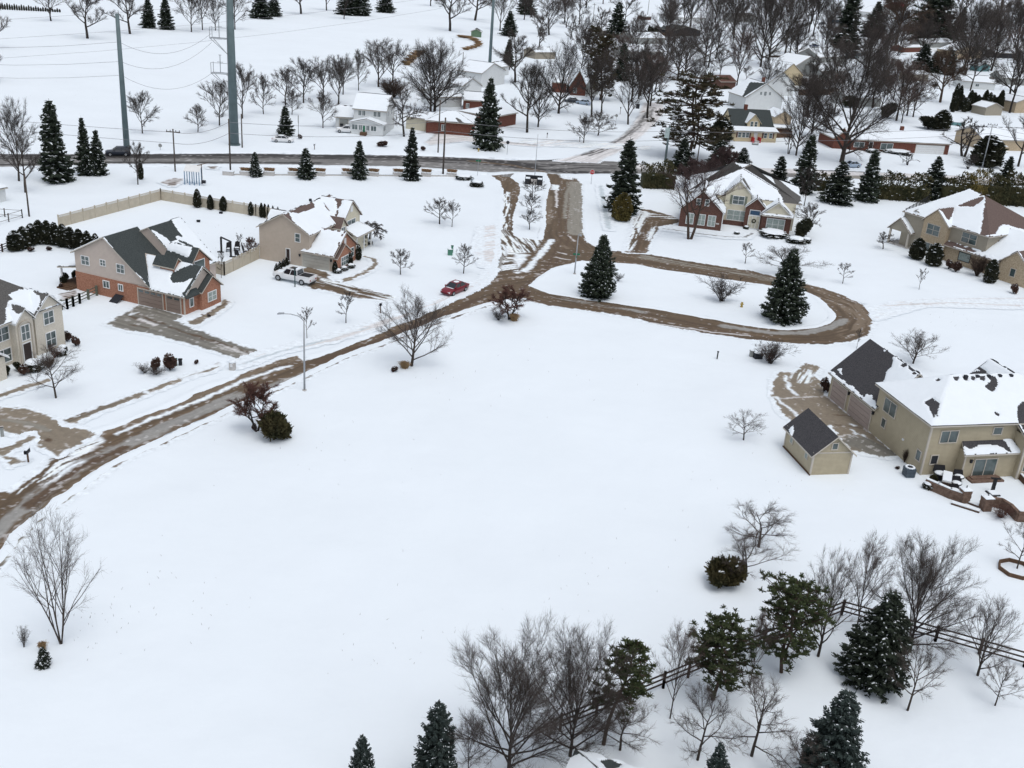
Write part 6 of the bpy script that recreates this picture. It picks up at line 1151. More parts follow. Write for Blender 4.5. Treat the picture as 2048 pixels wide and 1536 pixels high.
def vehicle(kind, label, A, B_, paint, snowy=0.6, cat='car', name='parked_car', far=True):
    """A, B_: pixels where the near front and near rear wheels touch the ground"""
    a = G(*A); b_ = G(*B_); u = a-b_; u /= np.linalg.norm(u); v = np.array([-u[1], u[0], 0])
    mid = (a+b_)/2; W_ = .95 if kind == 'pickup' else .86
    if v@(mid-CPOS) < 0: side = -1
    else: side = 1
    c = mid+v*side*W_*.93; ang = math.atan2(u[1], u[0]); e = empty(name, (c[0], c[1], .02), label, cat, rz=ang)
    P_ = lambda nm, m, fn, par=None, sm=False: (lambda bb: (fn(bb), bb.build(nm, m, par or e, sm))[1])(MB())
    if kind == 'sedan':
        prof = [(-2.35,.70,.38,.72),(-2.28,.80,.28,.92),(-1.8,.86,.22,1.0),(-.8,.89,.2,.98),(.6,.89,.2,.95),(1.1,.88,.2,.90),(1.8,.85,.22,.82),(2.2,.78,.28,.70),(2.34,.66,.36,.58)]
        gh = dict(x=(-1.75,-.95,.25,1.15), zb=.93, zt=1.43, wb=.80, wt=.60); wx = (1.42,-1.4); wr = .33
    elif kind == 'suv':
        prof = [(-2.3,.82,.4,1.0),(-2.25,.9,.3,1.12),(-1.6,.93,.28,1.14),(.6,.93,.28,1.12),(1.0,.92,.28,1.08),(1.9,.88,.3,1.0),(2.25,.82,.35,.85),(2.35,.72,.42,.7)]
        gh = dict(x=(-2.15,-1.85,.1,.95), zb=1.08, zt=1.72, wb=.86, wt=.68); wx = (1.45,-1.4); wr = .38
    else:
        prof = [(-2.95,.94,.55,1.12),(-2.9,.97,.45,1.18),(-1.9,.98,.42,1.18),(.4,.98,.4,1.18),(1.2,.98,.4,1.2),(2.3,.96,.42,1.14),(2.8,.92,.45,1.02),(2.92,.84,.5,.85)]
        gh = dict(x=(-1.0,-.85,.75,1.35), zb=1.15, zt=1.86, wb=.88, wt=.70); wx = (1.95,-1.75); wr = .42
    P_('body', paint, lambda b: loft(b, [hull(*p) for p in prof]), None, True)
    x0, x1, x2, x3 = gh['x']; zb, zt, wb, wt = gh['zb'], gh['zt'], gh['wb'], gh['wt']
    def cab(b): loft(b, [[(x0,-wb,zb),(x0,wb,zb),(x3,wb,zb),(x3,-wb,zb)], [(x1,-wt,zt),(x1,wt,zt),(x2,wt,zt),(x2,-wt,zt)]])
    P_('windows', M_CGLS, cab)
    def rf(b):
        b.prism([(x1-.05,-wt-.03,zt-.03),(x1-.05,wt+.03,zt-.03),(x2+.05,wt+.03,zt-.03),(x2+.05,-wt-.03,zt-.03)], (0,0,.06))
        for s_ in (-1,1):
            for (xa,xb) in ((x0,x1),(x3,x2)): b.tube((xa,s_*wb,zb),(xb,s_*wt,zt),.05)
            b.tube(((x0+x3)/2,s_*wb,zb),((x1+x2)/2,s_*wt,zt),.045)
    P_('roof_panel', paint, rf)
    for sx in wx:
        for sy in (-1,1):
            w_ = P_('wheel', M_RUB, lambda b: b.tube((sx,sy*(prof[3][1]-.2),wr),(sx,sy*(prof[3][1]+.015),wr),wr,n=16)); P_('rim', M_GALV, lambda b: b.tube((sx,sy*(prof[3][1]-.05),wr),(sx,sy*(prof[3][1]+.03),wr),wr*.6,n=10), w_)
    fx, rx_ = prof[-2][0], prof[1][0]; zf = prof[-2][3]
    for sy in (-1,1):
        P_('headlight', M_LIGHT, lambda b: b.box(fx-.08,fx+.09,sy*.62-.16,sy*.62+.16,zf-.2,zf-.04)); P_('tail_light', M_TAIL, lambda b: b.box(rx_-.06,rx_+.05,sy*.7-.12,sy*.7+.12,.68,.88))
        P_('mirror', paint, lambda b: b.box(x3-.35,x3-.2,sy*(wb+.12)-.08,sy*(wb+.12)+.08,zb+.02,zb+.17))
    P_('grille', M_DARK, lambda b: b.box(fx+.0,fx+.13,-.42,.42,.42,zf-.22)); P_('bumper', M_DARK, lambda b: b.box(rx_-.1,rx_,-.7,.7,.34,.44))
    if kind == 'pickup':
        P_('bed_cover', M_BLACK, lambda b: b.box(-2.8,-1.1,-.82,.82,1.15,1.215)); P_('bed_rail', paint, lambda b: (b.box(-2.9,-1.05,-.97,-.83,1.13,1.26), b.box(-2.9,-1.05,.83,.97,1.13,1.26), b.box(-2.93,-2.82,-.9,.9,1.1,1.26)))
        P_('sunroof', M_CGLS, lambda b: b.box(-.3,.5,-.45,.45,zt+.02,zt+.05)); P_('roof_snow', M_RSNOW, lambda b: b.box(-.75,-.4,-.5,.55,zt+.03,zt+.09)); P_('hood_snow', M_RSNOW, lambda b: b.blob((1.9,.1,1.17),.55,.6,.06,10,5))
    elif snowy:
        P_('roof_snow', M_RSNOW, lambda b: b.blob(((x1+x2)/2,0,zt+.01),(x2-x1)*(.55 if snowy > .5 else .38),wt*(.98 if snowy > .5 else .7),.09 if snowy > .5 else .06,12,6), None, True)
        if snowy > .5: P_('hood_snow', M_RSNOW, lambda b: b.blob((1.65,0,prof[-3][3]+.02),.62,.72,.09,12,6), None, True); P_('trunk_snow', M_RSNOW, lambda b: b.blob((-2.0,0,.97),.32,.7,.08,12,6), None, True)
        else: P_('cowl_snow', M_RSNOW, lambda b: b.blob((1.12,0,zb-.02),.10,.72,.05,12,6))
    return e
vehicle('sedan','red sedan parked at the kerb with a little snow on its roof',(907,592),(929.5,583),M_CRED,.4)
vehicle('pickup','white pickup truck parked on the driveway of the beige house',(561,562),(602,570.5),M_CWHI,cat='pickup truck',name='pickup_truck')
vehicle('sedan','white sedan under snow across the main road',(576.5,286),(554.5,285),M_CWHI,.8); vehicle('suv','white suv beside the enclosed porch of the white house',(684,266),(699,267),M_CWHI,.8)
vehicle('suv','dark suv driving left on the main road below the thinner steel pole',(223,313),(250,313),M_CBLK,0,name='suv'); vehicle('sedan','pale blue sedan parked by the steep brick cottage',(1155,208),(1174.5,211),M_CBLU,.4)
vehicle('sedan','dark snow covered car left of the pale blue sedan',(1136,205),(1150,206),M_CBLK,.8); vehicle('pickup','navy pickup on the snowy green at the upper right',(1622,95),(1638,95),M_CNAV,cat='pickup truck',name='pickup_truck')
vehicle('pickup','grey pickup left of the dark blue shed',(1638,50),(1653,50),M_CBLK,cat='pickup truck',name='pickup_truck'); vehicle('suv','dark car between the snowy roofed houses and the great middle tree',(1685,155),(1699,155),M_CBLK,.4)
vehicle('sedan','light blue car on the main road half hidden by spruces',(1700,336),(1712,336),M_CBLU,.8,name='car')
# ------------------------------------------------------------ poles, lamps, wires
def thing(name, base, label, cat, group=None, rz=0): return empty(name, (base[0], base[1], 0), label, cat, group, rz)
def P1(nm, m, fn, e, sm=False): b = MB(); fn(b); return b.build(nm, m, e, sm)
def pole(x, y, yt, r0, r1, label, m=M_WOODP, arm=0, armz=.93, name='utility_pole', group=None, n=8, tf=False):
    b, H, _ = size(x, y, yt, 1); e = thing(name, b, label, 'pole', group); P1('pole', m, lambda q: q.tube((0,0,0),(0,0,H),r0,r1,n=n), e, True)
    if arm: P1('crossarm', m, lambda q: q.box(-arm,arm,-.08,.08,H*armz-.08,H*armz+.08), e); P1('insulator', M_DARK, lambda q: [q.tube((k*arm*.9,0,H*armz+.08),(k*arm*.9,0,H*armz+.35),.07) for k in (-1,-.45,.45,1)], e)
    if tf: P1('transformer', M_GALV, lambda q: q.tube((.45,0,H*.8),(.45,0,H*.8+.9),.28,n=10), e)
    return e, b, H
eA, bA, HA = pole(254,300,28,.62,.36,'thinner grey blue steel pole at the left, full height in view',M_STEEL,name='steel_pole',n=12)
eB, bB, HB = pole(469,290,-75,.98,.55,'thick grey blue steel pole with two antenna brackets on its left',M_STEEL,name='steel_pole',n=16)
eC, bC, HC = pole(979,135,-60,.62,.4,'far slim steel pole rising above the white cottages',M_STEEL,name='steel_pole',n=10)
for yy, nm in ((78,'upper'),(148,'lower')):
    z = float(UPP(bB, 463, yy)[2]); 
    P1('antenna_bracket', M_GALV, lambda q: (q.box(-4.2,-.6,-.9,-.8,z-.1,z+.05), q.box(-4.2,-.6,.8,.9,z-.1,z+.05), q.tube((-4.1,.85,z),(-.9,.0,z-3),.07), q.tube((-4.1,-.85,z),(-.9,0,z-3),.07), q.tube((-4.1,-.85,z),(-4.1,-.85,z+2.1),.06), q.tube((-4.1,.85,z),(-4.1,.85,z+2.1),.06), q.tube((-4.1,-.85,z+2.1),(-.7,-.85,z+2.1),.05), q.tube((-4.1,.85,z),(-4.1,-.85,z),.07), q.tube((-2.4,0,z),(-2.4,0,z+3.6),.08), q.tube((-3.0,0,z+2.2),(-1.8,0,z+2.2),.06), q.tube((-2.7,.0,z+3.6),(-2.1,0,z+3.6),.06), q.tube((-.75,0,z-3.2),(-.75,0,z+2.4),.05)), eB)
P1('cable_run', M_GALV, lambda q: q.path([(-1.02,0,2),(-.85,0,HB*.5),(-.75,0,HB*.85)], .05), eB); P1('base_flange', M_STEEL, lambda q: q.tube((0,0,0),(0,0,.25),1.25,n=16), eB)
p1 = pole(350.5,343,258,.15,.12,'wooden pole with crossarm between the two steel poles',arm=1.3,armz=.93); p2 = pole(461,345,238,.17,.13,'wooden pole directly below the thick steel pole',tf=False); pole(484.5,295,228,.15,.11,'wooden pole just right of the thick steel pole')
p3 = pole(876,305,200,.15,.12,'left of the twin wooden poles in front of the brick ranch'); p4 = pole(886,348,235,.2,.15,'right of the twin wooden poles, nearer the planter row')
p5 = pole(1329,333,251,.28,.2,'grey steel pole with pale board beside the old pine',M_STEEL,name='steel_pole'); P1('notice_board', mat('pale_board',(.45,.55,.55),.6), lambda q: q.box(-.9,.1,-.32,-.26,p5[2]-2.6,p5[2]-.4), p5[0])
pole(1394,326,252,.13,.1,'thin wooden pole between old pine and cream bungalow'); p6 = pole(1964,336,246,.16,.12,'pale wooden pole with wide crossarm at the right hedge',M_GALV,arm=1.2,armz=.985)
pole(58.5,433,348,.14,.1,'thin dark pole at the left edge above the chain fence'); pole(1841,178,128,.14,.1,'leaning grey pole by the brown garage'); pole(1185,52,6,.16,.12,'far wooden pole left of the far sharp spruce',arm=1); pole(1295,31,-8,.16,.12,'slim far pole standing on the pale field'); pole(924,158,104,.13,.1,'thin wooden pole behind the two big trees'); pole(1146,60,38,.14,.1,'short far pole behind the bare centre trees'); pole(1044,116,84,.12,.1,'thin pole in the field right of the pale barked tree'); pole(1906,90,-30,.16,.12,'slanting pole at the top right by the great dark spruce'); pole(1609,83,20,.14,.1,'thin pole at the snowy green, left of the pair of trees')
def lamp_post(x, y, yt, ang, label, sign=False):
    b, H, _ = size(x, y, yt, 1); e = thing('street_lamp', b, label, 'street lamp', rz=ang)
    P1('pole', M_GALV, lambda q: q.tube((0,0,0),(0,0,H-.7),.11,.07,n=8), e, True); P1('arm', M_GALV, lambda q: q.path([(0,0,H-.75),(-.5,0,H-.25),(-1.3,0,H-.02),(-2.0,0,H+.02)], .045, 6), e)
    P1('lamp_head', M_GALV, lambda q: q.prism([(-2.65,-.14,H-.03),(-2.5,.16,H-.03),(-1.95,.11,H+.0),(-1.95,-.11,H+.0)], (0,0,.13)), e); P1('base_plate', M_CONC, lambda q: q.tube((0,0,0),(0,0,.12),.22,n=8), e)
    if sign: P1('street_sign', M_GRNS, lambda q: (q.box(-.5,.5,-.03,.03,2.6,2.85), q.box(-.03,.03,-.5,.5,2.9,3.15)), e)
lamp_post(609,781,628,RAD(12),'grey street lamp with arm beside the curved street'); lamp_post(1149,548,462,RAD(95),'grey street lamp with green signs at the tip of the loop island',True)
def wire(pts, sag, r, label, group):
    b = MB(); o = np.array(pts[0]); o0 = np.array([o[0], o[1], 0])
    for p, q in zip(pts[:-1], pts[1:]):
        p = np.array(p); q = np.array(q); L = [p*(1-t)+q*t-np.array([0,0,sag*4*t*(1-t)]) for t in np.linspace(0,1,13)]; b.path([tuple(x-o0) for x in L], r, 4)
    ob = b.build('power_line', M_WIRE); ob.location = o0; tag(ob, label, 'cable', group)
top = lambda p, dz=0, dx=0: (p[1][0]+dx, p[1][1], p[2]-dz)
L_ = (bA[0]-90, bA[1]-5, 8.0)
for i, dz in enumerate((.6, 2.6)):
    wire([(L_[0], L_[1], 7.5-dz*.6), top(p1, dz), top(p2, dz), top(p4, dz), (p5[1][0], p5[1][1], p5[2]-dz-.5), top(p6, dz*.8+.1), (p6[1][0]+40, p6[1][1]-6, 8)], .9, .035, 'thin utility line strung along the main road', 'utility lines along the main road')
gl = 'transmission wires between the steel poles'
for i, fr in enumerate((.80, .66, .56)):
    wire([(bA[0]-170, bA[1]+95, 16+i*-3.), (bA[0], bA[1], HA*fr)], 7, .028, 'thin transmission wire drooping from the steel poles', gl)
    wire([(bA[0], bA[1], HA*fr), (bB[0]-4, bB[1], float(UPP(bB,463,(70,88,148)[i])[2]))], 3.0, .028, 'thin transmission wire drooping from the steel poles', gl)
    wire([(bA[0]-190, bA[1]-10-9*i, 6), (bC[0], bC[1], HC*(.92-.1*i))], 4+3*i, .028, 'thin transmission wire drooping from the steel poles', gl)
# ------------------------------------------------------------ fences
def fence_panels(pts, H, m, label, sp=2.4, lattice=False):
    pw = [G(*p) for p in pts]; e = thing('privacy_fence', pw[0], label, 'fence'); o = pw[0]
    for a, b_ in zip(pw[:-1], pw[1:]):
        L = np.linalg.norm(b_-a); n = max(1, int(round(L/sp))); u = (b_-a)/L; v = np.array([-u[1], u[0], 0])
        for i in range(n+1):
            c = a+u*L*i/n-o; P1('post', m, lambda q: (q.box(c[0]-.07,c[0]+.07,c[1]-.07,c[1]+.07,0,H+.08), q.box(c[0]-.10,c[0]+.10,c[1]-.10,c[1]+.10,H+.08,H+.12)), e)
            if i < n:
                p0 = a+u*(L*i/n+.08)-o; p1_ = a+u*(L*(i+1)/n-.08)-o
                def pan(q):
                    w = v*.025; q.prism([p0-w, p1_-w, p1_+w, p0+w], (0,0,H*.8)); w = v*.04
                    for z0, z1 in ((.02,.14),(H*.76,H*.81),(H-.06,H)): q.prism([p0-w+[0,0,z0], p1_-w+[0,0,z0], p1_+w+[0,0,z0], p0+w+[0,0,z0]], (0,0,z1-z0))
                    w = v*.012; k = 12
                    for j in range(k):
                        s0 = p0+(p1_-p0)*(j+.2)/k; s1 = p0+(p1_-p0)*(j+.75)/k; q.prism([s0-w+[0,0,H*.81], s1-w+[0,0,H*.81], s1+w+[0,0,H*.81], s0+w+[0,0,H*.81]], (0,0,H*.17))
                P1('panel', m, pan, e)
fence_panels([(118,455),(322,400),(420,417),(512,432),(575,446)],1.85,M_FENCE,'long beige vinyl privacy fence round the back gardens')
fence_panels([(518,517.5),(449,551),(404,540)],1.85,M_FENCE,'beige vinyl fence between brick house and beige house')
def rail_fence(pts, H, m, label, rails=3, sp=2.6, pr=.09, rr=.05, solid=None, name='rail_fence', capx=False):
    pw = [G(*p) for p in pts]; e = thing(name, pw[0], label, 'fence'); o = pw[0]; k = 0
    for a, b_ in zip(pw[:-1], pw[1:]):
        L = np.linalg.norm(b_-a); n = max(1, int(round(L/sp))); u = (b_-a)/L; v = np.array([-u[1], u[0], 0])
        for i in range(n+1):
            c = a+u*L*i/n-o; k += 1
            if k < 98: P1('post', m, lambda q: q.box(c[0]-pr,c[0]+pr,c[1]-pr,c[1]+pr,0,H*1.05), e)
        for j in range(rails):
            z = H*(.3+.62*j/max(1,rails-1)); w = v*.03
            P1('rail', m, lambda q: q.prism([a-o-w+[0,0,z-rr], b_-o-w+[0,0,z-rr], b_-o+w+[0,0,z-rr], a-o+w+[0,0,z-rr]], (0,0,2*rr)), e)
        if solid:
            P1('balusters', m, lambda q: [q.tube(tuple(a-o+u*s_), tuple(a-o+u*s_+[0,0,H]), .02, n=4) for s_ in np.arange(.15, L, .3)], e)
rail_fence([(1120,1462),(1326,1376),(1470,1315),(1682.6,1230),(1870,1282.5),(2048,1334),(2140,1362)],1.3,M_FBR,'dark brown three rail fence running through the trees at the lower right',pr=.085,rr=.055)
rail_fence([(123.5,620),(135,618),(147,613),(160,607),(194,591)],1.25,M_FGR,'greenish two rail gate fence between stone house and brick house',rails=3,sp=2.0,pr=.12)
rail_fence([(-12,511),(22,497)],1.1,M_FBR,'dark rail fence piece at the left end of the arborvitae row',sp=2.4); rail_fence([(-25,432),(45,436),(-10,452)],1.3,M_FBR,'thin dark garden fence at the left edge',rails=2,pr=.06,rr=.02)
rail_fence([(1809,432),(1858,404)],1.5,M_BLACK,'black iron fence behind the tan brick house',rails=2,pr=.05,rr=.03,solid=True,name='iron_fence')
def board_fence(A, B_, H, m, label): a = G(*A); b_ = G(*B_); e = thing('board_fence', a, label, 'fence'); u = (b_-a)/np.linalg.norm(b_-a); v = np.array([-u[1],u[0],0])*.04; P1('boards', m, lambda q: q.prism([-v, b_-a-v, b_-a+v, v], (0,0,H)), e); P1('cap_rail', m, lambda q: q.prism([-v*2+[0,0,H], b_-a-v*2+[0,0,H], b_-a+v*2+[0,0,H], v*2+[0,0,H]], (0,0,.08)), e)
board_fence((1596,191),(1682,189),2.0,M_WOOD,'brown board fence behind the bushy brown growth'); board_fence((1990,206),(2080,208),1.8,M_STAU,'grey tan board fence at the right edge'); board_fence((1540,115),(1700,117),.9,M_FBR,'long low dark fence across the snowy green'); board_fence((1275,72),(1345,72),1.6,M_WOOD,'brown board fence before the short arborvitae row'); board_fence((1545,276),(1583,275),1.7,M_WOOD,'brown fence beside the cream bungalow')
# ------------------------------------------------------------ roadside planters
bA_ = G(452,350); bB_ = G(915,353)
for i, x in enumerate((457,491,538,587,640,694,747,796,852,903)):
    b = G(x, 350+(x-457)*.006); e = thing('stone_planter', b, 'pale stone roadside planter with rust coloured grass spilling over', 'planter', 'stone planters along the roadside')
    P1('planter_box', M_CONC, lambda q: q.box(-1.0,1.0,-.5,.5,0,.75), e); P1('snow_cap', M_RSNOW, lambda q: q.box(-1.05,1.05,-.55,.55,.75,.84), e)
    for k in (-.55,.1,.65):
        if i == 0: break
        g_ = link(bpy.data.objects.new('grass', P['grass'][1].parts[0][1])); g_.parent = e; g_.location = (k, .1, .6); g_.scale = (.75, .6, .8)
e = thing('garden_wall', bA_, 'low snow topped wall linking the stone planters', 'wall'); d = bB_-bA_; v = np.array([0,.15,0]); P1('wall', M_CONC, lambda q: q.prism([-v, d-v, d+v, v], (0,0,.28)), e); P1('snow_cap', M_RSNOW, lambda q: q.prism([-v*1.2+[0,0,.28], d-v*1.2+[0,0,.28], d+v*1.2+[0,0,.28], v*1.2+[0,0,.28]], (0,0,.08)), e)
put(P['snowb'][0],'shrub',927,358,349,16,'dark purple hedge with snow top at the planter row end','shrub'); put(P['snowb'][1],'shrub',953,373,360,12,'round dark shrub with thick snow cap by the entrance lane','shrub')
b = G(1067,369); e = thing('entrance_monument', b, 'U shaped dark brick entrance planter with snow caps at the flagpole', 'monument')
for k in (-1,1): P1('brick_pier', M_DARK, lambda q: q.box(k*1.2-.55,k*1.2+.55,-.4,1.2,0,1.1), e); P1('snow_cap', M_RSNOW, lambda q: q.box(k*1.2-.45,k*1.2+.45,-.3,1.1,1.1,1.2), e)
P1('centre_block', M_CONC, lambda q: q.box(-.6,.6,-.2,.9,0,.9), e); P1('back_wall', M_DARK, lambda q: q.box(-1.7,1.7,1.3,1.6,0,1.5), e)
pole(1069,357,268,.07,.04,'slender silver flagpole behind the entrance monument',M_GALV,name='flagpole')
# ------------------------------------------------------------ signs and small street furniture
def text_mesh(txt, size_, m):
    c = bpy.data.curves.new('t', 'FONT'); c.body = txt; c.size = size_; c.align_x = 'CENTER'; c.align_y = 'CENTER'; c.extrude = .006; o = bpy.data.objects.new('t', c); link(o)
    bpy.context.view_layer.update(); me = bpy.data.meshes.new_from_object(o.evaluated_get(bpy.context.evaluated_depsgraph_get())); bpy.data.objects.remove(o); me.materials.clear(); me.materials.append(m); return me
b, H, _ = size(1182, 368, 341, 1); e = thing('stop_sign', b, 'red stop sign at the entrance road exit', 'sign'); P1('post', M_GALV, lambda q: q.box(-.04,.04,-.04,.04,0,H), e)
P1('sign_face', M_RED, lambda q: q.prism([(.48*cos(pi/8+k*pi/4),-.06,H-.3+.48*sin(pi/8+k*pi/4)) for k in range(8)], (0,.03,0)), e)
P1('sign_border', M_WHITE, lambda q: q.prism([(.52*cos(pi/8+k*pi/4),-.055,H-.3+.52*sin(pi/8+k*pi/4)) for k in range(8)], (0,.02,0)), e)
t = link(bpy.data.objects.new('lettering', text_mesh('STOP', .34, M_WHITE))); t.parent = e; t.location = (0,-.07,H-.3); t.rotation_euler = (pi/2,0,0)
b, H, _ = size(955, 351, 320, 1); e = thing('street_sign', b, 'green street name sign on a thin post by the round shrub', 'sign'); P1('post', M_GALV, lambda q: q.tube((0,0,0),(0,0,H),.04), e); P1('name_plate', M_GRNS, lambda q: (q.box(-.5,.5,-.02,.02,H-.3,H-.02), q.box(-.02,.02,-.5,.5,H,H+.25)), e)
for x, y, yt, l in ((1014,309,281,'dark round sign on a post across the main road'),(321,300,287,'small grey sign on a post by the thinner steel pole'),(1231,252,228,'thin post with pale sign by the side street'),(597,277,230,'tall slim sign post right of the white sedan')):
    b, H, _ = size(x, y, yt, 1); e = thing('road_sign', b, l, 'sign'); P1('post', M_GALV if x != 597 else M_DARK, lambda q: q.tube((0,0,0),(0,0,H),.05), e); P1('sign_face', M_SGRY if x != 1014 else M_DARK, lambda q: q.tube((0,-.05,H-.4),(0,-.02,H-.4),.38,n=12) if x != 597 else q.box(-.1,.1,-.06,-.02,H-1.8,H-.2), e)
def mailbox(x, y, label, m=M_DARK, H=1.2, snow=True, brick=False):
    b = G(x, y); e = thing('mailbox', b, label, 'mailbox')
    if brick: P1('pillar', m, lambda q: q.box(-.3,.3,-.3,.3,0,H), e); P1('snow_cap', M_RSNOW, lambda q: q.blob((0,0,H+.02),.42,.4,.2,10,6), e, True); P1('box', M_WHITE, lambda q: q.box(-.12,.12,-.45,-.3,H-.45,H-.15), e)
    else: P1('post', M_WOOD, lambda q: q.box(-.06,.06,-.06,.06,0,H-.2), e); P1('box', m, lambda q: (q.box(-.14,.14,-.35,.3,H-.25,H), q.tube((0,-.35,H),(0,.3,H),.14,n=8)), e); P1('snow_cap', M_RSNOW, lambda q: q.box(-.12,.12,-.33,.28,H+.12,H+.18), e) if snow else None
mailbox(465,739,'pale stone mailbox pillar capped with snow above the curved street',M_CONC,.9,brick=True); mailbox(761,626,'dark mailbox with snow by the beige house driveway',M_DARK,1.3); mailbox(57,925,'dark mailbox at the lower left driveway',M_DARK,1.2); mailbox(1094,276,'dark mailbox on the snowy corner lot',M_DARK); mailbox(1159,284,'dark mailbox left of the two small trees',M_DARK); mailbox(1240,229,'dark mailbox on a tall post by the side street',M_DARK,2); mailbox(629,299,'thin mailbox post beside the main road',M_GALV,1.1)
def hydrant(x, y, label): b = G(x, y); e = thing('fire_hydrant', b, label, 'hydrant'); P1('barrel', M_YEL, lambda q: (q.tube((0,0,0),(0,0,.6),.14,n=10), q.tube((0,0,.0),(0,0,.08),.2,n=10)), e); P1('bonnet', M_YEL, lambda q: q.blob((0,0,.62),.16,.16,.16,10,6), e); P1('nozzle', M_YEL, lambda q: (q.tube((-.26,0,.42),(.26,0,.42),.07), q.tube((0,-.24,.42),(0,0,.42),.08)), e); P1('snow_cap', M_RSNOW, lambda q: q.blob((0,0,.8),.13,.13,.09), e)
hydrant(1483,614,'yellow fire hydrant on the loop island'); hydrant(957,303,'yellow fire hydrant across the main road')
def box_thing(name, x, y, w, d_, H, m, label, cat, snow=True, ang=0.2):
    b = G(x, y); e = thing(name, b, label, cat, rz=ang); P1('cabinet', m, lambda q: (q.box(-w/2,w/2,-d_/2,d_/2,0,H), q.box(-w/2-.04,w/2+.04,-d_/2-.04,d_/2+.04,H-.1,H)), e)
    if snow: P1('snow_cap', M_RSNOW, lambda q: q.blob((0,0,H+.01),w*.55,d_*.55,.09,10,6), e, True)
box_thing('utility_box',900,510,.7,.5,.9,M_UTIL,'green utility box beside the small street tree','utility box'); box_thing('utility_pedestal',904,505,.3,.3,1.1,M_UTIL,'thin green pedestal beside the utility box','utility box',False); box_thing('utility_box',1515,716,1.0,.8,.7,M_DARK,'dark green utility box beside the snowy shrub','utility box'); box_thing('utility_box',1503,713,.5,.4,.8,M_SGRY,'small grey utility post left of the dark box','utility box')
box_thing('utility_pedestal',351,731,.35,.35,.8,M_UTIL,'green stub beside the bigger ball shrub','utility box',False); box_thing('utility_pedestal',361,730,.35,.35,.7,M_DARK,'dark stub beside the bigger ball shrub','utility box',False); box_thing('utility_pedestal',5,873,.25,.2,.9,M_SGRY,'grey stub on the lower left lawn','utility box',False); box_thing('utility_pedestal',1434,718,.12,.12,1.0,M_DARK,'thin dark marker post in the snow field','marker',False)
box_thing('trash_bin',1275,217,.9,.8,1.3,M_DARK,'dark trash bin at the side street kerb','bin',False); box_thing('trash_bin',683,257,.7,.7,1.1,M_DARK,'dark trash bin beside the white garage door','bin',False)
box_thing('bench',1510,290,1.6,.5,.45,M_SGRY,'grey bench in front of the cream bungalow steps','bench'); box_thing('yard_crate',397,444,.5,.4,.3,M_DARK,'small dark box on the fenced lawn','crate',False); box_thing('yard_crate',442,427,.5,.4,.25,M_DARK,'small dark box near the privacy fence','crate',False)
# trampoline like teal pool frame and yellow slide in far gardens
box_thing('covered_pool',1912,250,4,2.5,1.0,M_STEA,'teal covered pool behind the long brick ranch garage','pool'); box_thing('toy_slide',2012,292,1.6,.8,.9,M_YEL,'yellow play slide at the right edge garden','slide',False)
# garden lamp post by the pickup
b, H, _ = size(590,574,536,1); e = thing('lamp_post', b, 'dark green garden lamp post in front of the white pickup', 'lamp post'); P1('post', mat('dark_green_paint',(.01,.05,.05),.5), lambda q: q.tube((0,0,0),(0,0,H-.35),.07,n=8), e); P1('lantern', M_GLASS, lambda q: q.prism([(-.12,-.12,H-.35),(.12,-.12,H-.35),(.12,.12,H-.35),(-.12,.12,H-.35)], (0,0,.3)), e); P1('lantern_cap', M_BLACK, lambda q: q.tube((0,0,H-.05),(0,0,H+.08),.2,.02,n=8), e)
# swing frame and lawn chairs
a = G(443,505); b_ = G(462,514); e = thing('swing_frame', a, 'dark timber swing frame behind the short vinyl fence', 'swing frame'); d = b_-a
P1('upright', M_BLACK, lambda q: q.box(-.12,.12,-.12,.12,0,2.3), e); P1('upright', M_BLACK, lambda q: q.box(d[0]-.12,d[0]+.12,d[1]-.12,d[1]+.12,0,2.3), e); P1('beam', M_BLACK, lambda q: q.tube((0,0,2.3),(d[0],d[1],2.3),.13,n=4), e); P1('foot', M_BLACK, lambda q: (q.box(d[0]-.2,d[0]+.7,d[1]-.1,d[1]+.1,0,.14), q.box(-.6,.3,-.1,.1,0,.14)), e)
for x, y, an, l in ((458,503,.3,'dark lawn chair under the swing frame'),(474,501,.1,'round backed dark chair right of the swing frame'),(477,514,2.8,'dark lawn chair nearest the vinyl fence'),(492,507,1.6,'dark low lawn chair under the red tinged shrub')):
    b = G(x, y); e = thing('lawn_chair', b, l, 'chair', rz=an); P1('seat', M_BLACK, lambda q: q.box(-.4,.4,-.35,.35,.35,.45), e); P1('backrest', M_BLACK, lambda q: q.prism([(-.4,.3,.45),(.4,.3,.45),(.32,.5,1.15),(0,.55,1.3),(-.32,.5,1.15)], (0,.07,0)), e); P1('seat_snow', M_RSNOW, lambda q: q.blob((0,-.02,.46),.36,.3,.1), e)
    for sx in (-.35,.35):
        for sy in (-.3,.3): P1('leg', M_BLACK, lambda q: q.box(sx-.04,sx+.04,sy-.04,sy+.04,0,.36), e)
put(P['crab'][0],'shrub',503,513,474,15,'rust red shrub with snow on its twigs beside the beige house','shrub')
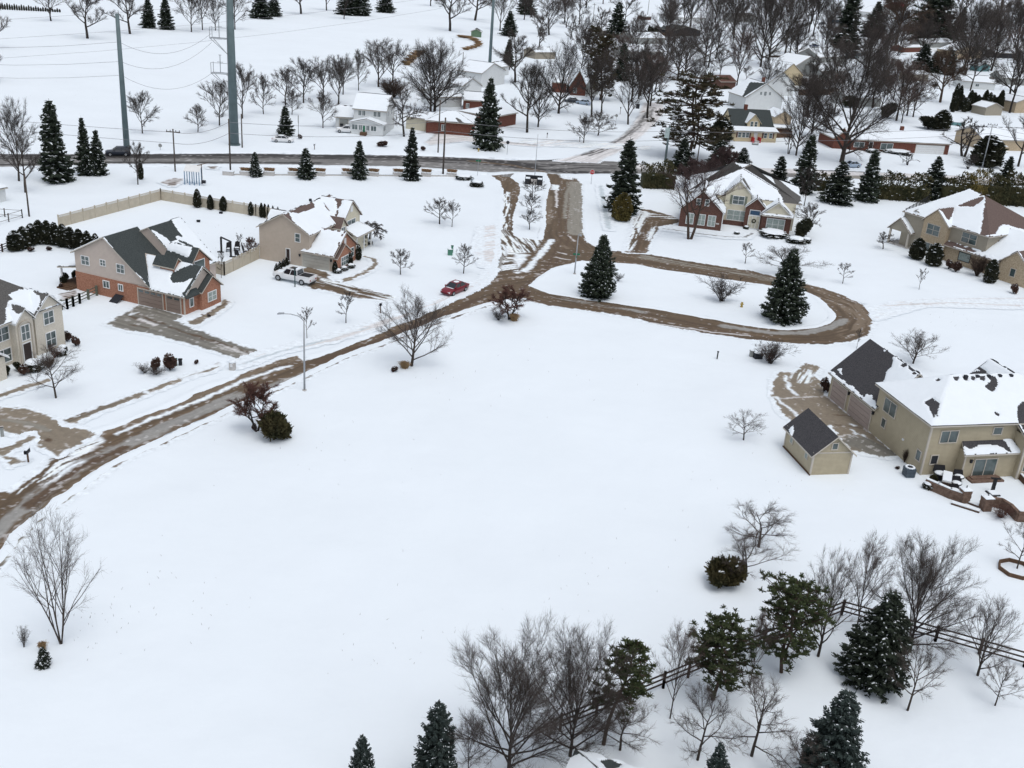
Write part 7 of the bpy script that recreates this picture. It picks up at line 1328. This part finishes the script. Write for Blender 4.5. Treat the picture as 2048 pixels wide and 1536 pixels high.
# play set by the road
b = G(386,369); e = thing('play_set', b, 'pale canopied play set with blue frame below the main road', 'play set'); P1('canopy', M_WHITE, lambda q: q.prism([(-1.4,-.6,2.4),(1.4,-.6,2.4),(1.4,1.0,3.3),(-1.4,1.0,3.3)], (0,0,.06)), e); P1('post', mat('blue_frame',(.06,.16,.28),.5), lambda q: [q.box(x-.06,x+.06,y-.06,y+.06,0,2.5 if y < 0 else 3.2) for x in (-1.3,-.4,.4,1.3) for y in (-.5,.9)], e); P1('side_arm', M_WOOD, lambda q: (q.tube((1.4,.9,0),(1.4,.9,3.6),.08), q.tube((.6,.9,3.3),(2.6,.9,3.9),.07)), e); P1('swing_seat', M_DARK, lambda q: q.box(1.6,2.3,-.3,.2,.4,.9), e)
for n_, (pp, k) in enumerate([([(322,366),(345,357),(368,358),(358,368),(344,374)],'dirt'),([(414,334),(436,333),(430,339),(420,338)],'dirt'),([(232,0+640),(238,640),(236,642)],'dirt'),([(755,252+268),(757,0+520),(756,521)],'dirt'),([(118,590),(150,582),(158,592),(128,602)],'dirt')]):
    if n_ in (2,3): continue
    paved('bare_ground', [pp], base='dsnow', res=.2, edge=.4, strokes=[('mixdirt',3,[pp[0], pp[2]]),('mixdirt',2,[pp[1], pp[-1]])])
paved('grass_bank', [[(912,74),(925,70),(950,78),(962,86),(962,93),(948,98),(925,102),(928,99),(948,93),(955,88),(945,82),(925,78)]], base='snow', res=.4, edge=.6, strokes=[('mixtan',1.5,[(920,75),(945,80),(958,89),(940,96)])])
for i, (x, y) in enumerate([(922,75),(930,76),(938,77),(945,80),(950,82),(955,86),(958,90),(955,93),(948,96),(940,98),(932,100)]): put(P['grass'][i%2],'dry_grass',x,y,y-5,7,'tuft of tan dry grass curving below the green shed','grass','tan dry grass curve by the green shed')
for i, (x, y) in enumerate([(814,130),(820,124),(826,118),(832,113),(838,109)]): put(P['grass'][i%2],'dry_grass',x,y,y-8,9,'orange dry grass tuft seen through the big bare trees','grass','orange dry grass behind the big trees')
put(P['grass'][0],'ornamental_grass',809,736,724,9,'tan grass clump at the foot of the roadside tree','grass'); put(P['redb'][0],'shrub',789,743,733,8,'dark shrub left of the tan grass clump','shrub'); put(P['grass'][0],'ornamental_grass',1028,641,628,9,'tan grass clump under the corner crabapple','grass'); put(P['twiggy'][0],'shrub',997,640,622,15,'grey shrub at the foot of the corner crabapple','shrub'); put(P['redb'][1],'shrub',509,862,846,6,'small reddish shrub left of the round green bush','shrub')
# ------------------------------------------------------------ patio of the khaki house
def wall_run(name, pts, H, t, m, label, snow=True):
    pw = [G(*p) for p in pts]; e = thing(name, pw[0], label, 'wall'); o = pw[0]
    def run(q, z0, z1, tt):
        for a, b_ in zip(pw[:-1], pw[1:]): u = (b_-a)/np.linalg.norm(b_-a); v = np.array([-u[1],u[0],0])*tt; q.prism([a-o-v-u*.05+[0,0,z0], b_-o-v+u*.05+[0,0,z0], b_-o+v+u*.05+[0,0,z0], a-o+v-u*.05+[0,0,z0]], (0,0,z1-z0))
    for k in range(4): P1('block_course', m, lambda q: run(q, H*k/4+.01, H*(k+1)/4-.015, t-.012*(k%2)), e)
    if snow: P1('snow_cap', M_RSNOW, lambda q: run(q, H, H+.07, t*.8), e)
wall_run('retaining_wall',[(1850,975),(1873,985),(1898,996),(1922,1004)],.95,.18,M_BLOCK,'rust brown block wall left of the patio steps'); wall_run('retaining_wall',[(1980,1012),(2000,1015),(2018,1026),(2033,1042),(2060,1044)],.95,.18,M_BLOCK,'rust brown block wall right of the patio steps',False)
for x, y, l in ((1926,1003,'left stone pillar with snow cap at the patio steps'),(1969,1019,'right stone pillar with snow cap at the patio steps')):
    b = G(x, y); e = thing('stone_pillar', b, l, 'pillar', rz=.2)
    for k in range(5): P1('block_course', M_BLOCK, lambda q: q.box(-.42+.02*(k%2),.42-.02*(k%2),-.42+.02*(k%2),.42-.02*(k%2),k*.26+.01,k*.26+.25), e)
    P1('snow_cap', M_RSNOW, lambda q: (q.box(-.46,.46,-.46,.46,1.31,1.36), q.blob((0,0,1.36),.46,.46,.12,10,6)), e); P1('finial', M_BLACK, lambda q: q.tube((0,0,1.4),(0,0,1.7),.05), e)
wall_run('retaining_wall',[(2036,955),(2048,967),(2070,985)],.6,.15,M_WOOD,'dark planter edge at the right edge of the khaki house'); 
for i, (a, b_) in enumerate((((1925,1001),(1957,1013)),((1904,1007),(1958,1024)))): wall_run('patio_step',[a,b_],.16,.3,M_BLOCK,('upper' if i == 0 else 'lower')+' snowy step between the two stone pillars')
b = G(1890,972); e = thing('outdoor_counter', b, 'stone outdoor counter with long snowy top', 'counter', rz=RAD(68)); P1('base', M_BLOCK, lambda q: q.box(-.9,.9,-.32,.32,0,.9), e); P1('top_slab', M_CONC, lambda q: q.box(-1.15,1.15,-.42,.42,.9,.98), e); P1('snow_cap', M_RSNOW, lambda q: q.box(-1.12,1.12,-.4,.4,.98,1.1), e)
def furn(x, y, r, H, label, name='patio_chair', cat='chair'):
    b = G(x, y); e = thing(name, b, label, cat); P1('seat', M_BLACK, lambda q: q.tube((0,0,H*.55),(0,0,H*.65),r,n=10), e); P1('backrest', M_BLACK, lambda q: q.prism([(-r,r*.6,H*.6),(r,r*.6,H*.6),(r*.8,r*.9,H*1.25),(-r*.8,r*.9,H*1.25)], (0,.08,0)), e); P1('base', M_BLACK, lambda q: q.tube((0,0,0),(0,0,H*.55),r*.7,r*.5,n=8), e); P1('seat_snow', M_RSNOW, lambda q: q.blob((0,0,H*.66),r*.95,r*.9,.14,10,6), e, True)
furn(1916,962,.5,.8,'dark patio chair with snow seat nearest the sliding door'); furn(1911,975,.5,.8,'dark patio chair with snow seat, middle one'); furn(1907,988,.45,.7,'dark patio chair with snow seat behind the wall'); furn(1878,958,.62,1.0,'round dark grill with thick snow lid by the house corner','covered_grill','grill')
put(P['greenb'][0],'shrub',1866,966,948,10,'green shrub at the house corner by the grill','shrub'); put(P['snowb'][0],'shrub',1855,977,962,10,'snow spotted dark shrub left of the block wall','shrub'); put(P['snowb'][1],'shrub',1873,979,964,9,'snow spotted dark shrub behind the block wall','shrub'); put(P['redtwiggy'][0],'shrub',2000,1035,1010,22,'frosted red twig shrub before the right block wall','shrub'); put(P['redb'][1],'shrub',1795,938,932,6,'small purple shrub left of the air conditioner','shrub'); put(P['brownbush'][0],'shrub',1808,925,898,5,'thin brown climber stem at the khaki house wall','shrub')
b, H, _ = size(1984,985,956,1); e = thing('patio_heater', b, 'dark T topped patio post on the snowy patio', 'post'); P1('post', M_BLACK, lambda q: q.box(-.13,.13,-.13,.13,0,H), e); P1('top_bar', M_BLACK, lambda q: q.box(-.45,.45,-.1,.1,H,H+.12), e)
b = G(1982,999); e = thing('fire_table', b, 'dark square table with snow by the right pillar', 'table', rz=.2); P1('top', M_BLACK, lambda q: q.box(-.5,.5,-.5,.5,.6,.7), e); P1('leg', M_BLACK, lambda q: q.box(-.3,.3,-.3,.3,0,.6), e); P1('snow_cap', M_RSNOW, lambda q: q.box(-.35,.42,-.4,.4,.7,.78), e)
b = G(1816,952); e = thing('air_conditioner', b, 'grey air conditioner unit with snow ring top at the khaki house', 'air conditioner', rz=.15); P1('casing', mat('blue_grey_metal',(.09,.12,.15),.6), lambda q: q.box(-.45,.45,-.45,.45,.05,.95), e); P1('louvre', M_DARK, lambda q: [q.box(-.47,.47,-.47,.47,z,z+.03) for z in (.2,.35,.5,.65,.8)], e); P1('fan_guard', M_DARK, lambda q: q.tube((0,0,.95),(0,0,1.02),.3,n=12), e); P1('snow_ring', M_RSNOW, lambda q: [q.blob((.37*cos(t),.37*sin(t),1.0),.13,.13,.07,6,4) for t in np.linspace(0,2*pi,13)[:-1]], e)
b = G(2031,1141); e = thing('planter_ring', b, 'octagonal brown timber planter ring round the right hand tree', 'planter')
for k in range(8): t0, t1 = 2*pi*k/8, 2*pi*(k+1)/8; P1('edge_board', M_WOOD, lambda q: q.prism([(1.45*cos(t0),1.45*sin(t0),0),(1.45*cos(t1),1.45*sin(t1),0),(1.32*cos(t1),1.32*sin(t1),0),(1.32*cos(t0),1.32*sin(t0),0)], (0,0,.32)), e)
for i in range(36):
    rr = random.Random(900+i); x, y = (rr.uniform(1255, 2040), rr.uniform(60, 250)) if i < 24 else (rr.uniform(1000, 1250), rr.uniform(30, 175)); sz = rr.uniform(50, 90)*(.75+y/330); k = rr.choice(['vase', 'oak', 'round', 'crook', 'slim'])
    put(P[k][i % len(P[k])], 'bare_tree', x, y, y-sz, sz*.36, 'leafless tree standing between the crowded houses beyond the main road', 'tree', 'bare trees between the far houses')
# ------------------------------------------------------------ more far trees (nothing tells these apart)
R_ = random.Random(77)
for i in range(50):
    x = R_.uniform(1250, 2040); y = R_.uniform(8, 105) if i < 38 else R_.uniform(105, 215); sz = R_.uniform(60, 95)*(.7+y/300)
    k = R_.choice(['vase', 'big', 'oak', 'round']); put(P[k][i % len(P[k])], 'bare_tree', x, y, y-sz, sz*.36, 'bare leafless tree among the crowded trees of the far upper right neighbourhood', 'tree', 'far bare trees of the upper right neighbourhood')
for i in range(26):
    x = 10+i*45+R_.uniform(-15, 15); y = R_.uniform(-25, -8); put(P['vase'][i % 3], 'bare_tree', x, y, y-55, 24, 'far bare tree whose trunk crosses the top edge behind the golf course', 'tree', 'far bare trees along the top edge of the golf course')

# dry stalks poking through the snow
R0 = np.random.RandomState(5); pts = []
for cx, cy, n, sx, sy in ((180,1240,40,90,60),(350,1180,30,120,80),(800,1300,25,150,90),(1150,760,15,250,60),(700,900,25,250,120),(1500,980,25,150,60),(1200,1150,25,200,100),(1750,1120,20,120,50),(880,770,12,60,30),(440,470,25,60,20),(150,60+140,40,160,40),(700,60,40,250,30),(1550,620,12,60,20),(1900,640,15,100,20),(90,880,10,60,30)):
    for k in range(n): pts.append(G(cx+R0.normal(0, sx*.6), max(12, cy+R0.normal(0, sy*.6))))
pts = np.array(pts); k = len(pts); hh = R0.uniform(.05, .22, k); d = R0.normal(0, .06, (k, 3)); d[:, 2] = hh
v, fq = segmesh(np.concatenate([pts, pts+d, np.full((k, 1), .012), np.full((k, 1), .004)], 1), 3)
tag(link(bpy.data.objects.new('dry_stalks', npmesh('dry_stalks', v, fq, M_BARKL))), 'tiny dry stalks poking through the open snow field', 'weeds', kind='stuff')
